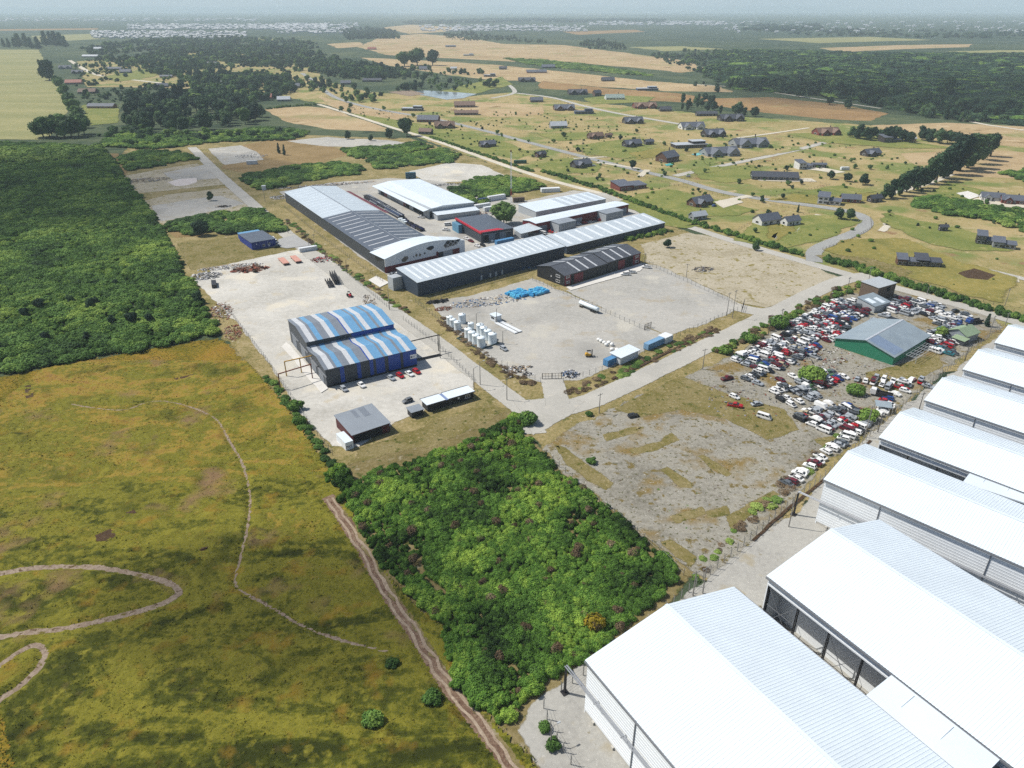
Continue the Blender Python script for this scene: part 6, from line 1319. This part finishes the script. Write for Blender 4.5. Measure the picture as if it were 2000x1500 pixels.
def tractor():
    p=G(683,580); o=empty('tractor',(p.x,p.y,.22),R(-60),'small red tractor in the striped shed yard','tractor'); w_=carparts('sedan')[2]
    b=MB(); loft(b,[[(x,-w2,z0),(x,-w2,z1),(x,w2,z1),(x,w2,z0)] for x,w2,z0,z1 in ((1.7,.3,.6,1.1),(1.5,.38,.55,1.35),(.2,.4,.55,1.4),(-.2,.4,.5,1.0),(-1,.4,.5,1.0))]); b.build('bonnet',RED,o)
    m=MB(); m.box(-1.2,-.1,-.55,.55,2.2,2.3)
    for x in (-1.1,-.2):
        for y in (-.5,.5): m.bar((x,y,1),(x,y,2.2),.05)
    m.build('canopy',STEEL,o)
    for y in (-.8,.8): link('wheel',w_,o,(-.7,y,.75),None,2.4); link('wheel',w_,o,(1.2,y,.45),None,1.45)
tractor()
# weighbridge
p=G(966,633); o=empty('weighbridge',(p.x,p.y,.2),R(-52),'white weighbridge ramp with small cabin in the tank yard','weighbridge')
for y in (0,2.2): m=MB(); m.box(0,14,y,y+1.6,.1,.45); m.build('deck',CWH,o)
m=MB(); m.box(0,14,1.62,2.18,.05,.2); m.build('pit',STEEL,o); m=MB(); m.box(-4.5,-.8,1,4.2,0,2.6); m.build('cabin',CWH,o); m=MB(); m.box(-4.8,-.5,.7,4.5,2.62,2.8); m.build('cabin_roof',WHT,o); m=MB(); m.box(-3.8,-1.6,.94,.99,1.1,1.9); m.build('window',GLS,o)
# heaps of scrap
def heap(label,px,r,h,mats,n,seed,ln=1.2):
    g=random.Random(seed); p=G(*px); b=MB()
    for i in range(n):
        a=g.uniform(0,6.28); q=math.sqrt(g.random()); x=math.cos(a)*q*r[0]; y=math.sin(a)*q*r[1]; z=(1-q)*h*g.uniform(.3,1)+.08
        l=ln*g.uniform(.3,1.3); d=Vector((g.gauss(0,1),g.gauss(0,1),g.gauss(0,.35))).normalized()*l; k=g.randrange(len(mats))
        if g.random()<.5: b.bar(Vector((x,y,z))-d/2,Vector((x,y,z))+d/2,g.uniform(.04,.16),k)
        else:
            s=g.uniform(.15,.5)*ln*.7; e_=d.cross(Vector((0,0,1))).normalized()*s; b.slab(Vector((x,y,z))-e_-d/2,Vector((x,y,z))+e_-d/2,Vector((x,y,z))+e_+d/2,Vector((x,y,z))-e_+d/2,.08,k)
    o=b.build('scrap_heap',mats,None); o.location=(p.x,p.y,.15); o.rotation_euler=(0,0,R(20)); return tag(o,label,'scrap',kind='stuff')
PLW=paint('scrap_white',c(226,224,220),.7); PLG=paint('scrap_grey',c(150,152,158),.7,var=.2); PLB=paint('scrap_blue',c(70,120,170),.6); PLT=paint('scrap_wood',c(168,146,118),.8,var=.2)
for lab,px,r_,h,ms,n,ln in (('grey and white scrap heap in the yard corner by the thicket',(402,540),(8,6),1.6,[PLG,STEEL,PLW],260,1.4),('white rubble bank along the upper yard edge',(450,522),(16,4),1.1,[PLW,PLW,PLG,PLT],360,1.2),('rusty lattice steel lying in the upper yard',(488,527),(9,5),.7,[RUST,RUST,BROWN],150,3.5),('rusty scrap bank along the left yard fence',(432,610),(5,12),.9,[RUST,PLW,PLT],220,1.3),('rusty scrap bank further down the left yard fence',(455,650),(4,9),.6,[RUST,PLT],130,1.3),('drums and stones along the road fence',(722,592),(3,11),.8,[BROWN,PLT,STEEL,PLW],140,.9),('rust red machine parts by the road fence',(628,508),(6,5),2.0,[PLW,RED,STEEL,RUST],120,1.4),('rubble and timber bank behind the blue pallets',(960,588),(20,6),.8,[PLW,PLT,PLG,PLB],340,1.2),('black pipes pile at the slate shed corner',(855,590),(5,2),1.0,[STEEL,DARK],90,2.2),('brown brush pile in the tank yard corner',(866,604),(4,2.5),.7,[RUST,BROWN],90,1.0),('grey scrap pile right of the main gate',(1114,732),(3.4,3.4),1.6,[PLG,PLW,PLB,STEEL],150,1.2),('white scrap left of the main gate',(1010,722),(6,2.5),.7,[PLW,PLT,STEEL],90,1.6),('dark drums left of the main gate',(1030,732),(2,1.5),1.0,[STEEL,PLW],30,1.2),('white stone bank along the far side of the long hall yard',(640,362),(38,4),.9,[PLW,PLG,PLT],420,1.8),('white stone bank at the corner of the long hall',(548,386),(8,6),1.0,[PLW,PLG],160,1.4),('blue and teal drums along the slate shed',(1020,527),(16,1.6),1.3,[PLB,paint('scrap_teal',c(70,160,190),.5),PLB,STEEL],200,1.0),('stone and scrap bank behind the white roofed hall',(860,362),(20,4),.9,[PLW,PLG,STEEL],240,1.3),('builders scrap around the mast yard',(945,420),(14,6),1.0,[PLT,PLW,RUST],180,1.2),('red and blue goods before the maroon units',(1110,450),(14,3),1.2,[RED,PLW,PLB,RED],140,1.2),('scrap strewn between the wrecks by the green shed',(1560,760),(40,16),.4,[STEEL,RUST,PLG],260,.9),('white clutter on the lot behind the left road',(492,305),(14,12),.8,[PLW,PLG],150,1.5),('engine parts heap among the wrecks',(1600,700),(16,8),.8,[STEEL,RUST,PLG,PLW],200,.9),('dark scrap heap lying on the lower bare lot',(437,404),(5,2.5),1.0,[STEEL,DARK,BROWN],80,1.4),('scrap heap lying on the dry lot',(1372,527),(6,4),1.0,[STEEL,PLG,BROWN],110,1.4),('earth coloured spoil heap on the upper bare lot',(290,352),(16,9),1.4,[PLT,BROWN,PLG],260,1.4)):
    heap(lab,px,r_,h,ms,n,hash(px)%999,ln)
# gantry runways either side of the striped shed
def gantry(label,a,b,z,posts,mat):
    A=G(*a);B=G(*b); o=empty('gantry_runway',(A.x,A.y,0),0,label,'gantry'); d=B-A; m=MB(); m.bar((0,0,z),(d.x,d.y,z),.22); m.build('runway_beam',mat,o)
    for t in posts: m=MB(); q=d*t; m.box(q.x-.15,q.x+.15,q.y-.15,q.y+.15,0,z); m.build('post',mat,o)
    for t in (.25,.5,.75): m=MB(); q=d*t; m.bar((q.x,q.y,z),(q.x,q.y,z+.5),.04); m.build('bracket',mat,o)
gantry('rusty gantry runway left of the striped shed, near beam',(548,760),(612,740),6,(0,.98),RUST); gantry('yellow gantry runway left of the striped shed, far beam',(560,735),(618,722),6,(0,.5),YEL); gantry('dark gantry runway right of the striped shed reaching the road',(800,700),(858,686),7,(.98,),STEEL)
p=G(816,706); o=empty('track_rails',(p.x,p.y,.22),R(28),'dark rails on the ground right of the striped shed','rails')
for y in (0,.8,1.6): m=MB(); m.box(0,10,y,y+.3,0,.18); m.build('rail',STEEL,o)
p=G(580,800); o=empty('steel_grid',(p.x,p.y,.22),R(121),'rusty welded grid lying on the gravel by the hedge','grid')
for k in range(4): m=MB(); m.box(0,7,k*1.0,k*1.0+.08,0,.08); m.build('long_bar',RUST,o)
for k in range(7): m=MB(); m.box(k*1.1,k*1.1+.08,0,3.1,.085,.15); m.build('cross_bar',RUST,o)
# roof frame beside the green shed
p=G(1752,709); o=empty('open_frame',(p.x,p.y,.22),R(40),'open white roof frame of bars beside the green shed','frame')
for k in range(6): m=MB(); m.box(4+k*3.4,4.12+k*3.4,-5,0,2.3,2.42); m.build('rafter',LGREY,o)
for k in range(6): m=MB(); m.box(4,21,-5+k,-4.9+k,2.43,2.52); m.build('purlin',LGREY,o)
for x in (4.1,12.5,20.9): m=MB(); m.box(x,x+.12,-4.95,-4.83,0,2.3); m.build('post',LGREY,o)
p=G(1722,803); o=empty('tin_canopy',(p.x,p.y,.22),R(-18),'little tin canopy on posts beside the fence','canopy'); m=MB(); m.slab((-2.5,-1.8,2.3),(2.5,-1.8,2.3),(2.5,1.8,2.8),(-2.5,1.8,2.8),.08); m.build('roof_sheet',GZR,o)
for x in (-2.2,2.2):
    for y in (-1.5,1.5): m=MB(); m.box(x-.06,x+.06,y-.06,y+.06,0,2.3); m.build('post',BROWN,o)
# lorries in the junkyard
def lorry(label,px,th,cab,bed):
    p=G(*px); o=empty('lorry',(p.x,p.y,.22),R(th),label,'lorry'); b=MB(); loft(b,[[(x,-1.1,z0),(x,-1.1,z1),(x,1.1,z1),(x,1.1,z0)] for x,z0,z1 in ((1.8,.7,2.5),(3.3,.7,2.6),(3.7,.7,1.7))]); b.build('cab',cab,o)
    m=MB(); m.box(3.42,3.5,-.9,.9,1.75,2.45); m.build('windscreen',GLS,o); m=MB(); m.box(-3.6,1.7,-1.15,1.15,.95,1.15); m.box(-3.6,1.7,-1.15,-1.05,1.15,1.7); m.box(-3.6,1.7,1.05,1.15,1.15,1.7); m.build('load_bed',bed,o)
    w_=carparts('sedan')[2]
    for x in (-2.6,-1.6,2.7):
        for y in (-.95,.95): link('wheel',w_,o,(x,y,.45),None,1.45)
lorry('blue cabbed lorry by the far junkyard corner',(1902,632),195,CM['blue'],STEEL); lorry('white lorry with flat dark bed among the wrecks',(1560,765),25,CM['white'],GREY); lorry('white cabbed wrecked lorry beside the tin canopy',(1720,775),150,CM['white'],STEEL)
# gates
def gate(label,a,b,h,cols):
    A=G(*a);B=G(*b); d=(B-A); o=empty('yard_gate',(A.x,A.y,.05),math.atan2(d.y,d.x),label,'gate'); L=d.length
    for x in (0,L/2,L): m=MB(); m.box(x-.08,x+.08,-.08,.08,0,h+.1); m.build('post',STEEL,o)
    for s in range(2):
        m=MB()
        for z in (.2,h/2,h-.1): m.bar((s*L/2+.1,0,z),((s+1)*L/2-.1,0,z),.06)
        for k in range(cols+1): x=s*L/2+.12+(L/2-.24)*k/cols; m.bar((x,0,.2),(x,0,h-.1),.06)
        m.build('gate_leaf',STEEL,o)
gate('double barred main gate of the tank yard',(1059,741),(1097,740),2.4,3); gate('open barred gate between the gravel yards',(1259,645),(1271,640),2.6,3); gate('dark gate at the dry lot entrance',(1448,610),(1453,594),2.4,4)
# fences: posts, wires
pst=MB(); pst.box(-.05,.05,-.05,.05,0,2.1); pst.box(-.05,.25,-.04,.04,2.1,2.18); POSTM={'steel':pst.mesh('post',[paint('fence_steel',c(104,108,110),.6)])}
pw=MB(); pw.box(-.07,.07,-.07,.07,0,1.25); POSTM['wood']=pw.mesh('post',[paint('fence_wood',c(110,98,84),.9,var=.2)])
pc=MB(); pc.box(-.08,.08,-.08,.08,0,2.6); pc.bar((0,0,2.6),(.3,0,3.0),.07); POSTM['concrete']=pc.mesh('post',[paint('fence_concrete',c(150,148,142),.8)])
FW=paint('fence_wire',c(122,124,124),.5,metal=.3)
def fence(label,px,sp,kind='steel',wires=(1.0,1.9)):
    pl=GP(px); o=empty('fence',(pl[0].x,pl[0].y,.04),0,label,'fence'); b0=pl[0]; acc=0; out=[]
    for a,b in zip(pl[:-1],pl[1:]):
        d=b-a; n=max(1,round(d.length/sp)); out+=[(a+d*(i/n),math.atan2(d.y,d.x)) for i in range(n)]
    out.append((pl[-1],0))
    for p,an in out: link('post',POSTM[kind],o,(p.x-b0.x,p.y-b0.y,0),an+math.pi/2)
    for z in wires:
        m=MB()
        for (p,_),(q,_) in zip(out[:-1],out[1:]): m.bar((p.x-b0.x,p.y-b0.y,z),(q.x-b0.x,q.y-b0.y,z),.02 if kind!='wood' else .03,n=3)
        m.build('wire' if kind!='wood' else 'rail',FW if kind!='wood' else POSTM['wood'].materials[0],o)
for lab,px,sp,kd in (('wire fence between the striped shed yard and the road, upper part',[(628,494),(690,546),(760,604)],2.8,'steel'),('wire fence between the striped shed yard and the road, lower part',[(788,626),(850,672),(928,748)],2.8,'steel'),('wire fence of the tank yard along the road',[(812,592),(880,645),(960,705),(1056,748)],3,'steel'),('wire fence of the container row along the lower road',[(1100,748),(1200,718),(1320,660),(1440,608)],3,'steel'),('wire fence dividing the two gravel yards',[(1040,548),(1140,592),(1258,646)],3,'steel'),('wire fence between the black sheds and the dry lot',[(1254,512),(1350,556),(1448,600)],3,'steel'),('wire fence along the grass strip of the slate shed',[(820,592),(930,562),(1044,528)],3,'steel'),('wire fence along the long hall and road',[(556,406),(640,474),(748,552)],3.2,'steel'),('concrete post fence along the warehouses',[(1096,1352),(1180,1290),(1300,1195),(1400,1112),(1500,1025),(1610,935),(1740,815),(1850,725),(1950,645)],3,'concrete'),('concrete post fence at the foot of the thicket',[(1062,1385),(1075,1428),(1100,1470),(1130,1520)],3,'concrete'),('wire fence between thicket and bare lot',[(1068,892),(1130,948),(1230,1030),(1335,1125)],3.2,'steel'),('wire fence along the heath side of the striped shed yard',[(440,600),(520,705),(600,825),(650,890)],3.2,'steel'),
    ('wooden plot fence along the upper side of the paved road',[(1060,280),(1200,312),(1320,338)],4.5,'wood'),('wooden plot fence along the lower side of the paved road',[(1100,302),(1230,340),(1360,372),(1480,396),(1590,414)],4.5,'wood'),('wooden plot fence between the brown house and big lawn',[(1190,382),(1270,368),(1362,358)],4.5,'wood'),('wooden fence round the bend of the paved road',[(1700,426),(1702,446),(1660,470),(1606,488)],3.5,'wood'),('wooden fence along the cross road',[(1330,350),(1420,332),(1520,312)],4.5,'wood'),('wooden fence of the long dark house',[(1480,388),(1560,376),(1620,362),(1560,350)],4,'wood'),('wooden fence between the yellow plots',[(870,270),(960,262),(1060,262)],5,'wood'),('wooden fence beside the meadow above the far road',[(1690,522),(1800,556),(1920,590),(2000,614)],4,'wood'),('wooden fence from the slate house to the pale road',[(1100,338),(1180,345),(1240,348)],5,'wood'),('wooden fence behind the low wide slate house',[(1290,280),(1380,292),(1470,300)],5,'wood'),('wooden fence below the white modern house',[(1480,336),(1560,344),(1640,352),(1700,362)],5,'wood'),('wooden fence above the dry plot house',[(1560,282),(1660,284),(1780,292)],5,'wood'),('wooden fence between the brown pair and slate dark house',[(880,236),(960,246),(1050,262)],5,'wood'),('wooden fence across the upper meadow plots',[(1060,240),(1160,250),(1300,262)],6,'wood'),('wooden fence round the white house lawn',[(1420,462),(1480,428),(1580,418)],4.5,'wood'),('wooden fence across the plots left of the slate house',[(1010,300),(1080,292),(1120,290)],5,'wood')):
    fence(lab,px,sp,kd,(1.0,1.9) if kd=='steel' else (.5,1.1) if kd=='wood' else (.8,1.6,2.5))
# poles and lamp posts
POLEM=paint('pole_concrete',c(150,146,140),.8,var=.1); POLED=paint('pole_dark',c(84,80,78),.7)
def pole(x,y,hpx,label,kind='lamp',mat=None):
    p,h=hgt(x,y,hpx); o=empty({'lamp':'street_lamp','power':'power_pole'}[kind],(p.x,p.y,0),rng.uniform(-.2,.2)+R(35),label,'lamp post' if kind=='lamp' else 'power pole'); m=MB(); m.cyl(0,0,0,h,.16,.1,8); m.build('post',mat or POLEM,o)
    if kind=='lamp': m=MB(); m.bar((0,0,h-.1),(1.4,0,h+.25),.06); m.build('arm',mat or POLEM,o); m=MB(); m.box(1.2,1.9,-.15,.15,h+.18,h+.34); m.build('lamp_head',LGREY,o)
    else: m=MB(); m.box(-1.1,1.1,-.07,.07,h-.6,h-.45); m.build('crossarm',mat or POLEM,o); [MB().cyl(x_,0,h-.45,h-.25,.06,n=6).build('insulator',LGREY,o) for x_ in (-.9,0,.9)]
for x,y,h,k,lab in ((518,394,20,'power','power pole by the road at the bare lots'),(563,456,26,'power','power pole by the road beside the blue building'),(604,484,26,'power','power pole at the yard corner by the road'),(616,488,28,'power','power pole left of the long hall wall'),(678,534,24,'lamp','lamp post beside the dark steel racks'),(761,606,40,'lamp','lamp post on the road above the striped shed'),(860,700,46,'power','tall post carrying the dark gantry end at the road'),(926,760,40,'lamp','lamp post beside the site office, left'),(938,752,44,'lamp','lamp post beside the site office, right'),(990,782,42,'lamp','lamp post at the road corner verge'),(1170,808,40,'power','power pole below the junction'),(1372,722,40,'power','power pole at the junkyard track'),(931,650,36,'lamp','lamp post among the white tanks'),(970,632,28,'lamp','lamp post on the weighbridge'),(982,672,24,'lamp','lamp post beside the silver car'),(1259,512,16,'power','white post at the black shed corner'),(1340,543,26,'power','white post in the fence of the dry lot'),(1419,618,44,'power','left tall post at the dry lot gate'),(1430,622,52,'power','right tall post at the dry lot gate'),(1500,655,30,'lamp','lamp post in the junkyard hedge, lower'),(1522,645,40,'power','power pole in the junkyard hedge'),(1616,602,26,'lamp','lamp post in the junkyard hedge, upper'),(1652,580,36,'power','power pole above the junkyard hedge'),(1694,558,34,'power','power pole behind the flat roof block'),(1810,576,14,'lamp','small lamp post on the far road edge'),(1934,648,30,'power','double headed pole near the cottage'),(1963,636,24,'power','power pole at the right road end'),(1962,598,32,'power','power pole in the yellow meadow, right edge'),(1353,1165,58,'power','left twin steel pole at the warehouse fence'),(1372,1160,62,'power','right twin steel pole at the warehouse fence'),(1540,1030,70,'lamp','tall white lamp post beside the pipe of the third warehouse'),(1688,855,64,'power','thin pole in front of the fourth warehouse'),(1714,955-110,40,'power','thin dark pole near the fence row of wrecks'),(1795,800,34,'power','dark pole in front of the fifth warehouse'),(1884,705,30,'power','dark pole in front of the sixth warehouse'),(1137,302,24,'power','power pole beside the crossing of the paved road'),(1076,1455,46,'lamp','lamp post inside the concrete fence corner'),(686,230,14,'power','power pole beside the dry pasture lane')):
    pole(x,y,h,lab,k,POLED if 'dark' in lab or 'hedge' in lab else None)
# ditches as flat peat-brown strips, the shade inside them put into the colour
strip('ditch',[(1195,742),(1260,712),(1330,676),(1400,642)],.9,M_peat,.8,.3); strip('ditch',[(1470,1058),(1530,1002),(1612,936),(1700,862)],.7,M_peat,.8,.3); strip('ditch',[(600,500),(680,560),(760,612),(800,640)],1.2,M_peat,.8,.3,off=9) if 0 else None
for q in ([(936,596),(960,600)],):pass
# goalposts and pool
for x,y,lab in ((1513,472,'near white goalpost on the lawn'),(1557,455,'far white goalpost on the lawn')):
    p=G(x,y); o=empty('goalpost',(p.x,p.y,0),R(60),lab,'goal'); m=MB(); m.bar((0,0,0),(0,0,2),.08); m.bar((0,0,2),(5,0,2),.08); m.bar((5,0,2),(5,0,0),.08); m.build('frame',FRM,o); m=MB(); m.bar((0,0,2),(0,1.5,0),.05); m.bar((5,0,2),(5,1.5,0),.05); m.bar((0,1.5,.05),(5,1.5,.05),.05); m.build('back_stay',FRM,o)
t_=NT('pool_water'); t_.col(c(110,210,206)); t_.rough(.1,.5); patch('pool',[(1350,302),(1366,299),(1376,301),(1360,305)],t_.m,.3,.1); patch('pool',[(1298,322),(1312,319),(1314,323),(1302,325)],t_.m,.3,.1)
# ================================================================ haze
def haze():
    t=bpy.data.materials.new('haze_air'); t.use_nodes=True; n=t.node_tree.nodes; n.remove(n['Principled BSDF'])
    v=n.new('ShaderNodeVolumePrincipled'); v.inputs['Color'].default_value=(.75,.9,1,1); v.inputs['Density'].default_value=HAZE; v.inputs['Anisotropy'].default_value=0
    t.node_tree.links.new(v.outputs[0],n['Material Output'].inputs['Volume'])
    b=MB().box(-26000,26000,-200,26000,-1.5,330); o=b.build('haze',t); tag(o,'pale blue haze lying over the far country','haze',kind='stuff')
HAZE=1/11500
haze()

# ================================================================ clouds above the country, out of the frame, shading it in places
def cloud(label,gx,gy,rx,ry,alt,seed,dens):
    off=alt/math.tan(SUN_EL); x=gx+math.cos(SUN_AZ)*off; y=gy+math.sin(SUN_AZ)*off
    g=random.Random(seed); b=MB(); n=12
    st=[]
    for j in range(7):
        t=-1+2*j/6; rr=math.sqrt(max(.02,1-t*t)); st.append([(math.cos(2*math.pi*i/n)*rx*rr*(1+.25*noise.noise(Vector((i*.9,j*.8,seed)))),math.sin(2*math.pi*i/n)*ry*rr*(1+.25*noise.noise(Vector((i*.9,j*.8,seed+5)))),t*45) for i in range(n)])
    loft(b,st); t=bpy.data.materials.get('cloud_vapour')
    if not t:
        t=bpy.data.materials.new('cloud_vapour'); t.use_nodes=True; n_=t.node_tree.nodes; n_.remove(n_['Principled BSDF']); v=n_.new('ShaderNodeVolumePrincipled'); v.inputs['Color'].default_value=(.97,.97,.98,1); v.inputs['Density'].default_value=dens; v.inputs['Anisotropy'].default_value=.5; t.node_tree.links.new(v.outputs[0],n_['Material Output'].inputs['Volume'])
    o=b.build('cloud',t,None,True); o.location=(x,y,alt); tag(o,label,'cloud',kind='structure')
cloud('thin cloud drifting above the left thicket',-330,560,190,150,620,1,.011)
cloud('thin cloud drifting above the right forest',700,1250,420,330,700,2,.011)
cloud('small thin cloud drifting above the heath',-50,122,40,26,560,3,.011)
